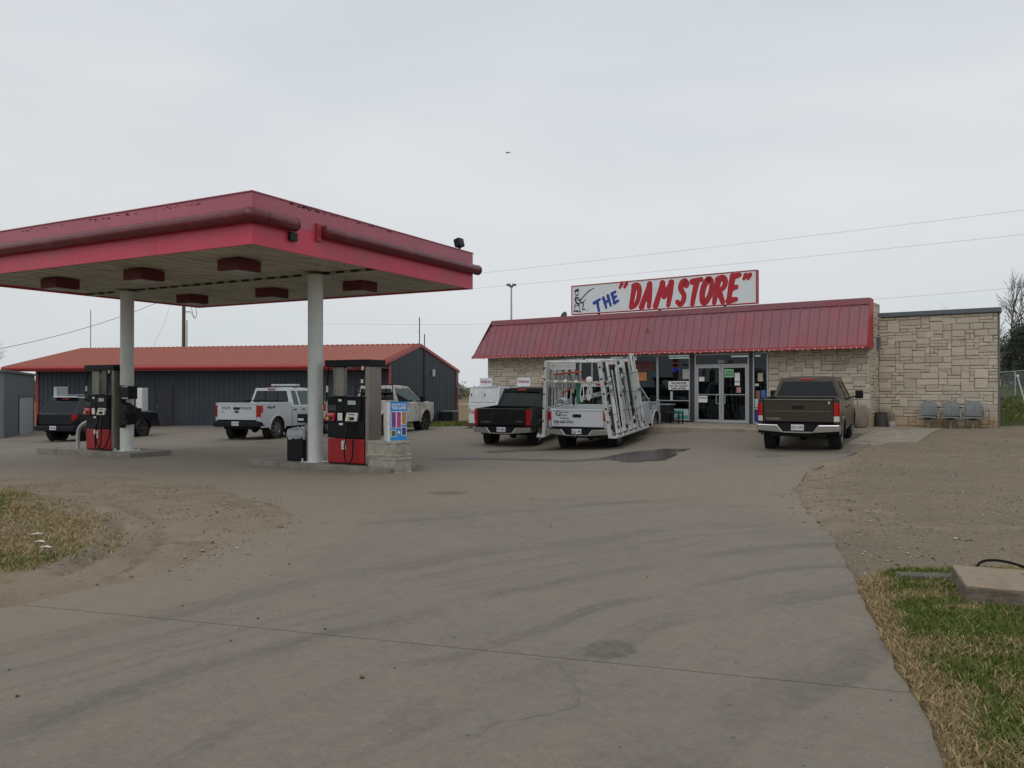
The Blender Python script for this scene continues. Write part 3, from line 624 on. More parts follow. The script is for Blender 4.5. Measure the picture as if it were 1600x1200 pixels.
# ------------------------------------------------------------------ the stone store
st = thing('store_building', (SM.translation.x, SM.translation.y, 0), SA, 'long stone-faced store with a red mansard over its glass front and a stone wing', 'store')
EAVE, MTOP = 2.95, 4.55
stones = []            # (size key, mesh, owner wall)
def lay_stones(x0, x1, z0, z1, M, wall, seed, uw=.128, uh=.105, avoid=None):
    r = random.Random(seed); nx = max(1, round((x1-x0)/uw)); nz = max(1, round((z1-z0)/uh)); uw = (x1-x0)/nx; uh = (z1-z0)/nz
    used = [[False]*nz for _ in range(nx)]
    for j in range(nz):
        for i in range(nx):
            if used[i][j]: continue
            w, h = r.choices([(1,1),(2,1),(3,1),(4,1),(2,2),(3,2),(4,2),(5,2),(1,2),(3,3),(2,3)], [2.5, 7, 9, 6, 5, 7, 4, 2, 2, .8, .6])[0]
            w = min(w, nx-i); h = min(h, nz-j)
            while w > 1 and any(used[i+a][j] for a in range(w)): w -= 1
            while h > 1 and any(used[i+a][j+b_] for a in range(w) for b_ in range(h)): h -= 1
            for a in range(w):
                for b_ in range(h): used[i+a][j+b_] = True
            gp = .0055; j_ = lambda: r.uniform(-.012, .012)
            X0, X1 = x0+i*uw+gp, x0+(i+w)*uw-gp; Z0, Z1 = z0+j*uh+gp, z0+(j+h)*uh-gp; d = r.uniform(.012, .030)
            o = [(X0+j_(), .03, Z0+j_()), (X1+j_(), .03, Z0+j_()), (X1+j_(), .03, Z1+j_()), (X0+j_(), .03, Z1+j_())]
            a = [(p[0], -d+.014, p[2]) for p in o]; q = .016
            c = [(a[0][0]+q, -d+r.uniform(-.006, .004), a[0][2]+q), (a[1][0]-q, -d+r.uniform(-.006, .004), a[1][2]+q), (a[2][0]-q, -d+r.uniform(-.006, .004), a[2][2]-q), (a[3][0]+q, -d+r.uniform(-.006, .004), a[3][2]-q)]
            vs = [M @ Vector(p) for p in o+a+c]; fs = []
            for b_ in (0, 4):
                for k in range(4): fs.append((b_+k, b_+(k+1) % 4, b_+4+(k+1) % 4, b_+4+k))
            fs += [(8, 9, 11), (9, 10, 11)]
            stones.append((w*h+r.random()*.1, vs, fs, wall, r.random()))
def stonewall(x0, x1, y, z0, z1, seed, thick=.28, name='wall', **k):
    w = box(name, M_MORT, st, x0, x1, y+.012, y+thick, z0, z1)
    lay_stones(x0+.01, x1-.01, z0+.03, z1-.01, Matrix.Translation((0, y, 0)), w, seed, **k); return w
stonewall(0, 3.9, 0, FL-.25, EAVE-.02, 11)
stonewall(12.56, 15.92, 0, FL-.1, EAVE-.02, 12)
stonewall(15.92+.012, 19.42, 1.17, FL-.12, 3.98, 13)
# side return of the front block (faces right)
wr = box('wall', M_MORT, st, 15.64, 15.908, .29, 1.46, FL-.2, MTOP-.1); box('wall', M_MORT, st, 15.64, 15.908, 1.465, 12, FL-.2, 3.97)
MR = Matrix(((0, -1, 0, 15.92), (1, 0, 0, 0), (0, 0, 1, 0), (0, 0, 0, 1)))
lay_stones(.02, 1.17, FL-.1, MTOP-.12, MR, wr, 14)
lw = box('wall', M_MORT, st, .012, .28, .29, 12, FL-.4, 4.0)
ML = Matrix(((0, 1, 0, 0), (-1, 0, 0, 12), (0, 0, 1, 0), (0, 0, 0, 1)))
wl = MB().prism([(19.13, 1.46, FL-.2), (19.40, 1.46, FL-.2), (18.0, 12, FL-.2), (17.7, 12, FL-.2)], (0, 0, 3.98-FL+.2)).build('wall', M_MORT, st)
box('wall', M_MORT, st, .012, 18.0, 12.01, 12.25, FL-.2, 3.98)
stones.sort(key=lambda s: -s[0])
def smesh(items, name):
    v, f, tn = [], [], []
    for _, vs, fs, w, t in items: b_ = len(v); v += vs; f += [tuple(b_+i for i in q) for q in fs]; tn += [t]*len(vs)
    me = bpy.data.meshes.new(name); me.from_pydata([tuple(p) for p in v], [], f); a = me.attributes.new('tint', 'FLOAT', 'POINT'); a.data.foreach_set('value', tn); me.materials.append(M_STONE); return me
for s in stones[:295]: link('stone', smesh([s], 'stone'), s[3])
rest = {}
for s in stones[295:]: rest.setdefault(s[3].name, []).append(s)
for k, v in rest.items(): link('stone', smesh(v, 'stone'), v[0][3], kind='stuff')
# wing cap and edge trim
box('roof_cap', M_CAP, st, 15.98, 19.50, 1.07, 1.46, 3.985, 4.13, bevel=.008)
MB().prism([(19.2, 1.465, 3.985), (19.48, 1.465, 3.985), (18.05, 12.3, 3.985), (17.75, 12.3, 3.985)], (0, 0, .145)).build('roof_cap', M_CAP, st)
box('corner_trim', M_CAP, st, 19.425, 19.46, 1.15, 1.24, FL-.05, 3.98)
MB().prism([(16, 1.47, 3.90), (19.1, 1.47, 3.90), (17.7, 12.0, 3.90), (16, 12.0, 3.90)], (0, 0, .08)).build('roof', M_GREYM, st); box('roof', M_GREYM, st, .3, 15.6, .3, 12.0, 3.88, 3.96)
box('wall_light', M_CAP, st, 15.925, 16.05, .82, .93, 2.9, 3.3, bevel=.01)
# front framing band above glazing, soffit
box('header', M_WOOD, st, 3.9, 12.56, .0, .2, 2.86, EAVE-.0)
box('soffit', M_WOOD, st, -.32, 15.90, -.60, -.002, EAVE-.02, EAVE)
# mansard of separate ribbed sheets
MY0, MY1 = -.62, -.12; sl = Vector((0, MY1-MY0, MTOP-.20-EAVE)); ln = sl.length; up = sl.normalized(); outw = Vector((0, -up.z, up.y))
x = -.38; pw = .318; npan = 51; xe = 15.94; pw = (xe-x)/npan
for i in range(npan):
    m = MB(); xa, xb = x+i*pw+.0006, x+(i+1)*pw-.0006; dz = random.uniform(-.003, .003)
    pr = [(xa, 0), (xa+.012, .030), (xa+.035, .030), (xa+.05, 0), (xa+pw*.5, .0), (xa+pw*.54, .008), (xa+pw*.62, .008), (xa+pw*.66, 0), (xb, 0)]
    A = [Vector((px, MY0, EAVE)) + outw*(h+dz) for px, h in pr]; B = [p + up*ln*min(1, max(.002, (p.x+.38)/.74)) for p in A]; Ab = [p-outw*.012 for p in A]; Bb = [p-outw*.012 for p in B]
    m.grid([A, B]); n = len(A); m.add(A+Ab, [(k, n+k, n+k+1, k+1) for k in range(n-1)])
    xl_slope = .0
    m.build('roof_panel', M_MANS, st)
box('roof_trim', M_MANS, st, .34, 15.95, -.17, .10, MTOP-.215, MTOP, bevel=.01)
box('roof_trim', M_MANR, st, -.40, 15.95, -.66, -.615, EAVE-.075, EAVE+.025, bevel=.004)
# closed ends of the mansard
for xx, xt_, dx in ((15.945, 15.945, .02), (-.405, .33, .02)):
    MB().prism([(xx, -.63, EAVE-.05), (xt_, -.16, MTOP-.02), (xt_, .28, MTOP-.02), (xx, .28, EAVE-.05)], (dx, 0, 0)).build('roof_end', M_MANR if xx > 0 else M_MANS, st)
box('parapet', M_MANS, st, .36, 15.7, .105, .28, 3.2, MTOP-.03)
box('roof_vent', M_REDD, st, 8.0, 8.09, -.46, -.40, 3.78, 3.85)

# glazing
def frame_rect(par, name, mt, x0, x1, z0, z1, w=.05, y0=.02, y1=.13, mid=()):
    m = MB(); m.box(x0, x0+w, y0, y1, z0, z1); m.box(x1-w, x1, y0, y1, z0, z1); m.box(x0+w, x1-w, y0, y1, z0, z0+w); m.box(x0+w, x1-w, y0, y1, z1-w, z1)
    for z in mid: m.box(x0+w, x1-w, y0, y1, z-w/2, z+w/2)
    return m.build(name, mt, par, bevel=.004)
muls = [3.90, 5.36, 6.82, 8.27, 9.60]
for a, b_ in zip(muls[:-1], muls[1:]):
    f_ = frame_rect(st, 'window', M_ALU, a+.003, b_-.003, FL+.04, 2.858, w=.035, mid=(1.11,))
    box('pane', M_GLS, f_, a+.04, b_-.04, .07, .078, 1.14, 2.82); box('pane', M_GLS, f_, a+.04, b_-.04, .07, .078, FL+.08, 1.09)
box('post', M_DKAL, st, 9.612, 9.78, .01, .16, FL, 2.858)
df = frame_rect(st, 'door_frame', M_ALU, 9.785, 11.86, FL+.0, 2.858, w=.055, mid=(2.44,))
box('pane', M_GLS, df, 9.845, 11.80, .07, .078, 2.47, 2.80)
box('number_plate', mat('grey_plate', (.35, .35, .36), .6), df, 10.68, 10.93, .055, .068, 2.50, 2.62)
for (xa, xb, sgn) in ((9.845, 10.815, 1), (10.825, 11.80, -1)):
    d = frame_rect(st, 'door', M_ALU, xa, xb, FL+.02, 2.41, w=.085, y0=.035, y1=.09)
    box('pane', M_GLS, d, xa+.085, xb-.085, .06, .068, FL+.13, 2.32)
    box('push_bar', M_ALU, d, xa+.09, xb-.09, .025, .05, 1.335, 1.365)
    hx = xb-.06 if sgn > 0 else xa+.06
    MB().tube([(hx, .034, 1.36), (hx-.10*sgn, -.03, 1.36), (hx-.10*sgn, -.03, 1.02), (hx, .034, 1.02)], .014).build('handle', M_ALU, d)
box('post', M_DKAL, st, 11.868, 11.99, .01, .16, FL, 2.858)
f_ = frame_rect(st, 'window', M_ALU, 11.995, 12.55, FL+.0, 2.858, w=.05, mid=(.84,))
box('pane', M_GLS, f_, 12.045, 12.50, .07, .078, .865, 2.80); box('kick_panel', M_BLUE, f_, 12.045, 12.50, .065, .085, FL+.06, .81)
# notices on the glass
def notice(name, par, x0, x1, z0, z1, mt, y=.045): return box(name, mt, par, x0, x1, y, y+.006, z0, z1)
def sm(x, y, z): return Matrix.Translation((x, y, z)) @ Matrix.Rotation(R(90), 4, 'X')
n1 = notice('notice', st, 8.72, 9.56, 1.52, 1.85, M_PAPER)
for k, s in enumerate(('THE DAM STORE', 'ALL YOU CAN EAT', 'DAM CATFISH')): text(s, .105, M_INK, n1, sm(9.14, .043, 1.77-.10*k), width=(.62, .76, .6)[k], bold=.004)
n2 = notice('notice', st, 9.30, 9.56, 1.93, 2.30, mat('faded_paper', (.40, .41, .42), .8))
n3 = notice('notice', st, 10.94, 11.29, 1.98, 2.28, M_SGRN, y=.028)
text('COME IN', .08, M_INK, n3, sm(11.115, .026, 2.17), width=.26, bold=.002); text("WE'RE OPEN", .08, M_INK, n3, sm(11.115, .026, 2.07), width=.29, bold=.003)
notice('notice', st, 11.33, 11.52, 1.83, 2.14, M_PAPER, y=.028); notice('notice', st, 11.33, 11.52, 1.68, 1.80, M_PAPER, y=.028)
notice('notice', st, 11.40, 11.56, 1.42, 1.62, M_SPINK, y=.028); notice('notice', st, 9.96, 10.17, 1.84, 2.0, M_PAPER, y=.028)
n4 = notice('notice', st, 9.945, 10.29, 1.06, 1.30, M_PAPER, y=.02)
text('RESTROOMS', .09, M_INK, n4, sm(10.12, .018, 1.22), width=.28, bold=.002)
M_TILE = mat('worn_poster', (.40, .34, .25), .8, var=.3, vs=12)
notice('notice', st, 12.17, 12.36, 1.83, 2.13, M_TILE); notice('notice', st, 12.06, 12.21, 1.66, 1.75, M_PGRN)
notice('notice', st, 12.10, 12.26, 1.24, 1.50, mat('maroon_print', (.25, .09, .07), .8)); notice('notice', st, 12.29, 12.45, 1.26, 1.52, mat('blue_print', (.05, .13, .38), .8, var=.4, vs=14)); notice('notice', st, 12.06, 12.46, .90, 1.21, M_PGRN)
notice('notice', st, 7.33, 7.80, 1.88, 2.20, M_SORG); notice('notice', st, 7.25, 8.1, 2.28, 2.62, mat('dim_red_poster', (.14, .045, .04), .8, var=.3, vs=8))
n5 = notice('notice', st, 8.92, 9.54, FL+.08, .80, M_PGRN); box('fish_print', M_TEAL, n5, 8.94, 9.34, .036, .042, .62, .76); box('fish_print', M_TEAL, n5, 9.08, 9.52, .036, .042, .44, .56)
notice('notice', st, 8.80, 8.89, 1.12, 1.46, M_PGRN)
# inside: floor, ceiling, back wall, goods on shelves, tube lights, neon
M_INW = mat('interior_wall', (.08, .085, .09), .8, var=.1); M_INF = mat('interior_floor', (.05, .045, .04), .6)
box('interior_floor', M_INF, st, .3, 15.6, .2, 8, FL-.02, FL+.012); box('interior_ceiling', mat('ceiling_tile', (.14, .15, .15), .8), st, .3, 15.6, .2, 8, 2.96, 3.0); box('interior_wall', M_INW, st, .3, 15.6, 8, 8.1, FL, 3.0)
M_LIT = mat('lit_tube', (1, .97, .9), .5, var=0, emit=1.3)
for xx, yy in ((5.6, 2.2), (8.3, 2.2), (11.2, 1.6), (10.2, 4.2), (7.2, 4.6), (13.2, 3.0)): box('tube_light', M_LIT, st, xx-.6, xx+.6, yy, yy+.08, 2.88, 2.93)
r2 = random.Random(5); pal = [mat('goods_%s' % n_, c, .6) for n_, c in (('red', (.28, .04, .03)), ('white', (.45, .45, .42)), ('blue', (.04, .08, .25)), ('green', (.05, .18, .07)), ('tan', (.28, .2, .12)), ('dark', (.03, .03, .03)))]
for sx in (4.3, 6.2, 8.0, 9.2, 10.4, 12.3, 13.9):
    yy = r2.uniform(1.5, 3.4); hh = r2.uniform(1.3, 1.75); w_ = 1.1
    sh = box('shelf_unit', mat('shelf_metal', (.25, .25, .25), .5), st, sx, sx+w_, yy+.42, yy+.45, FL+.012, FL+hh)
    for lv in range(4):
        z = FL+.15+lv*hh/4.2; box('shelf', M_GALV, sh, sx, sx+w_, yy, yy+.415, z, z+.02)
        xx = sx+.02
        while xx < sx+w_-.15:
            ww = r2.uniform(.07, .18); box('goods', r2.choice(pal), sh, xx, xx+ww, yy+.04, yy+.3, z+.021, z+.02+r2.uniform(.1, .26)); xx += ww+.02
box('drinks_cooler', M_WHT, st, 11.3, 11.85, .5, .9, FL+.013, FL+.62, bevel=.01)
M_NR = mat('neon_red', (1, .12, .10), .5, var=0, emit=.55); M_NB = mat('neon_blue', (.06, .08, 1), .5, var=0, emit=.9)
ng = thing('neon_sign', sw(8.95, .16, 2.33), SA, 'small lit red and blue neon sign hanging inside the store window', 'neon sign')
MB().tube([(-.13, 0, .22), (-.05, 0, .25), (.07, 0, .24), (.12, 0, .2), (-.1, 0, .19)], .012).build('tube', M_NR, ng); MB().tube([(-.1, 0, .03), (.0, 0, .06), (.12, 0, .04)], .018).build('tube', M_NR, ng)
MB().tube([(-.16, 0, -.01), (-.05, 0, -.04), (.02, 0, -.02), (.18, 0, -.0)], .022).build('tube', M_NB, ng); MB().tube([(-.12, 0, -.08), (.0, 0, -.1), (.05, 0, -.08)], .018).build('tube', M_NB, ng)
# string of small bulbs along the eave
sg = thing('string_lights', sw(0, -.68, EAVE-.03), SA, 'string of tiny white bulbs hung along the red eave of the store', 'string lights')
pts = []; 
M_BULB = mat('bulb_white', (.78, .76, .72), .3)
bm_ = MB().tube([(0, 0, 0), (0, 0, -.035), (0, 0, -.05)], [.012, .016, .004], n=5).mesh('bulb'); bm_.materials.append(M_BULB)
k = 0; xx = -.36
while xx < 15.95:
    link('bulb', bm_, sg, loc=(xx, 0, -.01+random.uniform(-.018, .02))); pts.append((xx, .008, .0+.01*math.sin(k*1.7))); xx += random.uniform(.16, .26); k += 1
MB().tube(pts, .004, n=4).build('wire', M_WHT, sg)

# ------------------------------------------------------------------ big sign above the mansard
SGX0, SGX1, SGZ0, SGZ1 = 4.42, 12.18, 4.60, 5.80
sn = thing('store_sign', sw(SGX0, -.05, SGZ0), SA, 'long white billboard reading THE "DAM STORE" in a red frame above the mansard roof', 'sign')
W_ = SGX1-SGX0; H_ = SGZ1-SGZ0
for i in range(3): box('face_panel', M_SGN, sn, i*W_/3+.003+(0.03 if i == 0 else 0), (i+1)*W_/3-.003-(0.03 if i == 2 else 0), .0, .16, .03, H_-.03)
fr = MB(); fr.box(0, W_, -.02, .2, 0, .035); fr.box(0, W_, -.02, .2, H_-.035, H_); fr.box(0, .035, -.02, .2, .036, H_-.036); fr.box(W_-.035, W_, -.02, .2, .036, H_-.036); fr.build('frame', M_MANR, sn, bevel=.004)
for xx in (1.2, 3.9, 6.5): box('bracket', M_REDD, sn, xx, xx+.08, .05, .15, -.6, .0)
G = {'T': [[(0, .93), (.62, 1)], [(.34, .95), (.26, .5), (.22, 0)]],
     'H': [[(.06, 1), (.04, 0)], [(.52, 1), (.50, 0)], [(.05, .5), (.5, .55)]],
     'E': [[(.1, .97), (.05, 0)], [(.1, .95), (.55, 1)], [(.08, .5), (.45, .55)], [(.05, .03), (.55, .08)]],
     'D': [[(.12, .95), (.06, .05)], [(.08, .95), (.35, .97), (.56, .78), (.58, .45), (.42, .14), (.08, .03)]],
     'A': [[(.0, .0), (.2, .55), (.38, 1)], [(.38, 1), (.5, .5), (.55, 0)], [(.14, .34), (.5, .36)]],
     'M': [[(.0, 0), (.12, .6), (.2, 1)], [(.2, 1), (.38, .42)], [(.38, .42), (.66, 1)], [(.66, 1), (.68, .5), (.66, 0)]],
     'S': [[(.56, .82), (.42, .98), (.2, .92), (.13, .72), (.3, .55), (.5, .38), (.48, .14), (.28, .02), (.02, .14)]],
     'O': [[(.3, .97), (.1, .75), (.04, .4), (.14, .08), (.34, .04), (.54, .3), (.6, .68), (.48, .95), (.3, .97)]],
     'R': [[(.1, .95), (.03, 0)], [(.06, .93), (.35, .99), (.54, .82), (.46, .58), (.1, .46)], [(.22, .48), (.38, .25), (.56, .0)]],
     '"': [[(.1, 1), (.02, .70)], [(.36, 1), (.28, .70)]]}
def smooth_pts(p, n=5):
    if len(p) < 3: return p
    out = []; P = [p[0]]+list(p)+[p[-1]]
    for i in range(1, len(P)-2):
        for k in range(n):
            t = k/n; a, b_, c, d = P[i-1], P[i], P[i+1], P[i+2]
            out.append(tuple(.5*((2*b_[q])+(-a[q]+c[q])*t+(2*a[q]-5*b_[q]+4*c[q]-d[q])*t*t+(-a[q]+3*b_[q]-3*c[q]+d[q])*t**3) for q in (0, 1)))
    out.append(p[-1]); return out
SF = rowmat((0, 0, 0), (1, 0, 0), (0, 0, 1), (0, -1, 0))
def glyph(ch, x0, x1, z0, z1, w, m1, m2, shear=.10, rot=0):
    g1, g2 = MB(), MB(); ws = .66 if ch != '"' else .42
    for si, s in enumerate(G[ch]):
        p = [((x0 + (x1-x0)*q[0]/ws) + shear*(z1-z0)*q[1], z0+(z1-z0)*q[1]) for q in smooth_pts(s)]
        if rot:
            cx, cz = (x0+x1)/2, (z0+z1)/2; p = [(cx+(a-cx)*math.cos(rot)-(b_-cz)*math.sin(rot), cz+(a-cx)*math.sin(rot)+(b_-cz)*math.cos(rot)) for a, b_ in p]
        wl = [w*(1.15-.30*k/(len(p)-1)) for k in range(len(p))]
        ribbon(g2, p, [v+.065 for v in wl], SF, .003+.0006*si, n=8); ribbon(g1, p, wl, SF, .009+.0006*si, n=8)
    g1.build('letter', m1, sn); g2.build('letter_outline', m2, sn)
def sx_(px): return tpx(px, -.05)-SGX0
for ch, a, b_, z0, z1 in (('"', 968, 981, .88, 1.22), ('D', 986, 1000, .12, 1.0), ('A', 1004, 1019, .14, .98), ('M', 1026, 1047, .14, .98), ('S', 1059, 1073, .12, 1.0), ('T', 1079, 1094, .12, 1.0), ('O', 1096, 1113, .12, 1.0), ('R', 1117, 1135, .12, 1.0), ('E', 1139, 1155, .12, 1.04), ('"', 1162, 1174, .82, 1.16)):
    q = ch == '"'; glyph(ch, sx_(a)-.04, sx_(b_)-.07, z0-(.22 if q else 0), z1-(.12 if q else -.02), .215 if not q else .15, M_SRED, M_SWHT, shear=.15)
for ch, a, b_, z0, z1 in (('T', 930, 940, .10, .52), ('H', 944, 954, .24, .66), ('E', 957, 965, .38, .80)): glyph(ch, sx_(a), sx_(b_)+.02, z0, z1, .125, M_SBLU, M_SWHT, shear=.02, rot=.36)
# angler drawn in black: hat, face, seated body, stool, rod and line
an = MB(); k = 0
for pts_, w in (([(.20, 1.0), (.33, 1.03)], .05), ([(.16, .95), (.38, .97)], .022), ([(.20, .93), (.19, .84), (.24, .78)], .016), ([(.30, .93), (.34, .86), (.30, .79), (.24, .78)], .014), ([(.23, .80), (.33, .80)], .03),
                ([(.22, .72), (.20, .60), (.26, .48), (.36, .42)], .05), ([(.26, .70), (.36, .58), (.44, .56)], .035), ([(.32, .72), (.40, .64), (.42, .60)], .02), ([(.36, .44), (.46, .50), (.55, .48)], .03), ([(.54, .48), (.56, .34), (.54, .20)], .022), ([(.52, .19), (.66, .20)], .025),
                ([(.20, .46), (.17, .30), (.14, .14)], .014), ([(.14, .36), (.40, .36)], .02), ([(.38, .36), (.42, .14)], .014), ([(.12, .14), (.30, .17)], .03), ([(.24, .13), (.46, .11)], .022), ([(.44, .58), (.62, .78), (.84, .94), (1.08, 1.03)], .012), ([(1.08, 1.03), (.96, .98), (.58, .70)], .006), ([(.46, .60), (.52, .66)], .03), ([(.60, .54), (.58, .30)], .008), ([(.70, .60), (.50, .44)], .012)):
    ribbon(an, smooth_pts(pts_), w*1.35+.006, SF, .003+.0005*k, n=6); k += 1
an.build('angler_drawing', M_INK, sn)
# ------------------------------------------------------------------ fuel canopy; local x along its width (near corner -> right corner), y along its length (to the left)
M_FASU = mat('faded_maroon_fascia', (.44, .11, .15), .42, var=.07, vs=1.2, dirt=(.22, .07, .09), dirt_s=1.4, dirt_lo=.58, dirt_hi=.85)
M_FASL = mat('red_fascia', (.60, .05, .095), .42, var=.08, vs=.9, dirt=(.42, .09, .12), dirt_s=.8, dirt_lo=.5, dirt_hi=.8)
M_TUBE = mat('maroon_tube', (.13, .013, .02), .33, var=.15, vs=2, dirt=(.18, .055, .055), dirt_s=2, dirt_lo=.55)
M_PEEL = mat('bare_black_metal', (.02, .018, .018), .7)
M_SOFF = mat('grimy_white_decking', (.50, .48, .40), .7, var=.14, vs=1.2, dirt=(.26, .25, .19), dirt_s=1.5, dirt_lo=.45, dirt_hi=.8)
M_COLM = mat('column_paint', (.62, .65, .62), .5, var=.05, vs=2, dirt=(.36, .33, .25), dirt_s=2.2, dirt_lo=.58, dirt_hi=.85, streak=(5, 5, .5))
M_STEEL = mat('brushed_steel', (.27, .25, .215), .38, .75, var=.08, vs=2)
M_DRED = mat('dispenser_red', (.33, .008, .012), .38, var=.06)
CA = Vector((.477, .879, 0)); CB = Vector((-.879, .477, 0)); CN = Vector((-4.62, 14.2, 0))
CZ = CAMZ + 2.55; CW, CLN, CH = 7.55, 10.3, .93
CM = rowmat(CN, CA, CB, (0, 0, 1)) ; CROT = math.atan2(CA.y, CA.x)
def cw(a, b_, z=0): return tuple(CM @ Vector((a, b_, z)))
cn = thing('fuel_canopy', cw(3.72, 5.2, -.2), CROT, 'flat fuel canopy with a red fascia and rounded tube trim on two round white columns', 'canopy')
def ca(mb, name, mt, **k):       # geometry written in canopy coordinates, stored under the canopy
    o = mb.build(name, mt, cn, **k); return o
OFF = Vector((-3.72, -5.2, .2))
def cbox(name, mt, x0, x1, y0, y1, z0, z1, bevel=0, par=None, **k):
    return MB(Matrix.Translation(OFF)).box(x0, x1, y0, y1, z0, z1).build(name, mt, par or cn, bevel=bevel, **k)
def run(n, L_, fn):
    for i in range(n): fn(i*L_/n+.003, (i+1)*L_/n-.003)
def fasc(side):
    L_ = CLN if side in ('l', 'r') else CW; n = 4 if L_ > 9 else 3
    def pc(u0, u1):
        for nm, z0, z1, o0, o1, mt in (('fascia_panel', CZ, CZ+.475, 0, 0, M_FASL), ('fascia_panel', CZ+.48, CZ+CH, .0, .0, M_FASU)):
            t_ = .05
            if side == 'l': b_ = [(-0, u0, z0), (-0, u1, z0), (-o1, u1, z1), (-o1, u0, z1)]; d = (t_, 0, 0)
            if side == 'r': b_ = [(CW, u0, z0), (CW, u1, z0), (CW, u1, z1), (CW, u0, z1)]; d = (-t_, 0, 0)
            if side == 'f': b_ = [(u0, 0, z0), (u1, 0, z0), (u1, 0, z1), (u0, 0, z1)]; d = (0, t_, 0)
            if side == 'b': b_ = [(u0, CLN, z0), (u1, CLN, z0), (u1, CLN, z1), (u0, CLN, z1)]; d = (0, -t_, 0)
            if side in 'fb': b_ = [(min(max(p[0], .052), CW-.052), p[1], p[2]) for p in b_]
            MB(Matrix.Translation(OFF)).prism(b_, d).build(nm, mt, cn)
    run(n, L_, pc)
for s in 'lfrb': fasc(s)
cbox('roof_sheet', M_GREYM, .06, CW-.06, .06, CLN-.06, CZ+.62, CZ+.66)
cbox('cap_strip', M_FASU, -.02, .07, -.02, CLN+.02, CZ+CH+.002, CZ+CH+.02); cbox('cap_strip', M_FASU, .072, CW+.02, -.02, .07, CZ+CH+.002, CZ+CH+.02)
# decking seen from below, in strips with rib ends showing beside the centre beam
nst = 24
for i in range(nst):
    y0, y1 = .06+i*(CLN-.12)/nst+.0008, .06+(i+1)*(CLN-.12)/nst-.0008
    for x0, x1, z in ((.055, 3.60, CZ+.06), (3.86, CW-.055, CZ+.045)):
        m = MB(Matrix.Translation(OFF)); m.box(x0, x1, y0, y1, z, z+.02)
        m.box(x0, x1+(.0 if x0 > 1 else .05), y0+.02, y0+.06, z-.010, z); 
        m.build('soffit_strip', M_SOFF, cn)
for i in range(nst):
    y0 = .06+i*(CLN-.12)/nst; cbox('rib_end', M_PEEL, 3.66, 3.70, y0+.12, y0+.34, CZ+.02, CZ+.058)
cbox('beam', M_SOFF, 3.71, 3.85, .06, CLN-.06, CZ+.0, CZ+.30, bevel=.005)
cbox('dark_backing', M_DARK, .08, CW-.08, .08, CLN-.08, CZ+.31, CZ+.33)
# rounded tube trim at mid-height
TZ = CZ+.50; RT = .125; TO = .10
def ctube(name, pts, r, caps=True, mt=M_TUBE):
    return MB(Matrix.Translation(OFF)).tube(pts, r, n=16).build(name, mt, cn, smooth=True, ang=50)
ctube('tube_trim', [(-TO, CLN+.1, TZ), (-TO, .02, TZ)], RT); ctube('tube_trim', [(.22, -TO, TZ), (.95, -TO, TZ)], RT)
ctube('tube_elbow', [(-TO, .01, TZ), (-TO, -.02, TZ), (-TO+.03, -TO+.02, TZ), (-TO+.09, -TO, TZ), (.2, -TO, TZ)], [RT*1.05]*5)
ctube('tube_cap', [(.955, -TO, TZ), (.99, -TO, TZ), (1.02, -TO, TZ)], [RT*1.06, RT*1.04, RT*.55])
ctube('tube_trim', [(1.84, -TO, TZ), (CW+.02, -TO, TZ)], RT)
ctube('tube_cap', [(1.75, -TO, TZ), (1.78, -TO, TZ), (1.835, -TO, TZ)], [RT*.6, RT*1.06, RT*1.05])
ctube('tube_cap', [(CW+.025, -TO, TZ), (CW+.09, -TO, TZ), (CW+.13, -TO, TZ)], [RT*1.06, RT*1.04, RT*.6])
cbox('bracket', M_PEEL, .88, 1.06, -.08, -.004, TZ-.30, TZ-.14); cbox('peeled_patch', M_REDD, 1.62, 1.74, -.06, -.002, TZ-.19, TZ+.15)
rp_ = random.Random(4)
for i in range(34):                # patches where the maroon paint has flaked off below the top edge
    u = rp_.choice([rp_.uniform(.6, 2.2), rp_.uniform(.9, 1.7), rp_.uniform(2.4, 4)]); l_ = rp_.uniform(.015, .09); z1 = CZ+CH-rp_.uniform(.003, .035) 
    cbox('paint_chip', M_PEEL, u, u+l_, -.006, -.0015, z1-rp_.uniform(.006, .028), z1)
for i in range(40):
    u = rp_.choice([rp_.uniform(1.2, 2.6), rp_.uniform(3, 4.3), rp_.uniform(4.2, 7)]); l_ = rp_.uniform(.02, .09); z1 = CZ+CH-rp_.uniform(.03, .09)
    cbox('paint_chip', M_PEEL, -.006, -.0015, u, u+l_, z1-rp_.uniform(.004, .018), z1)
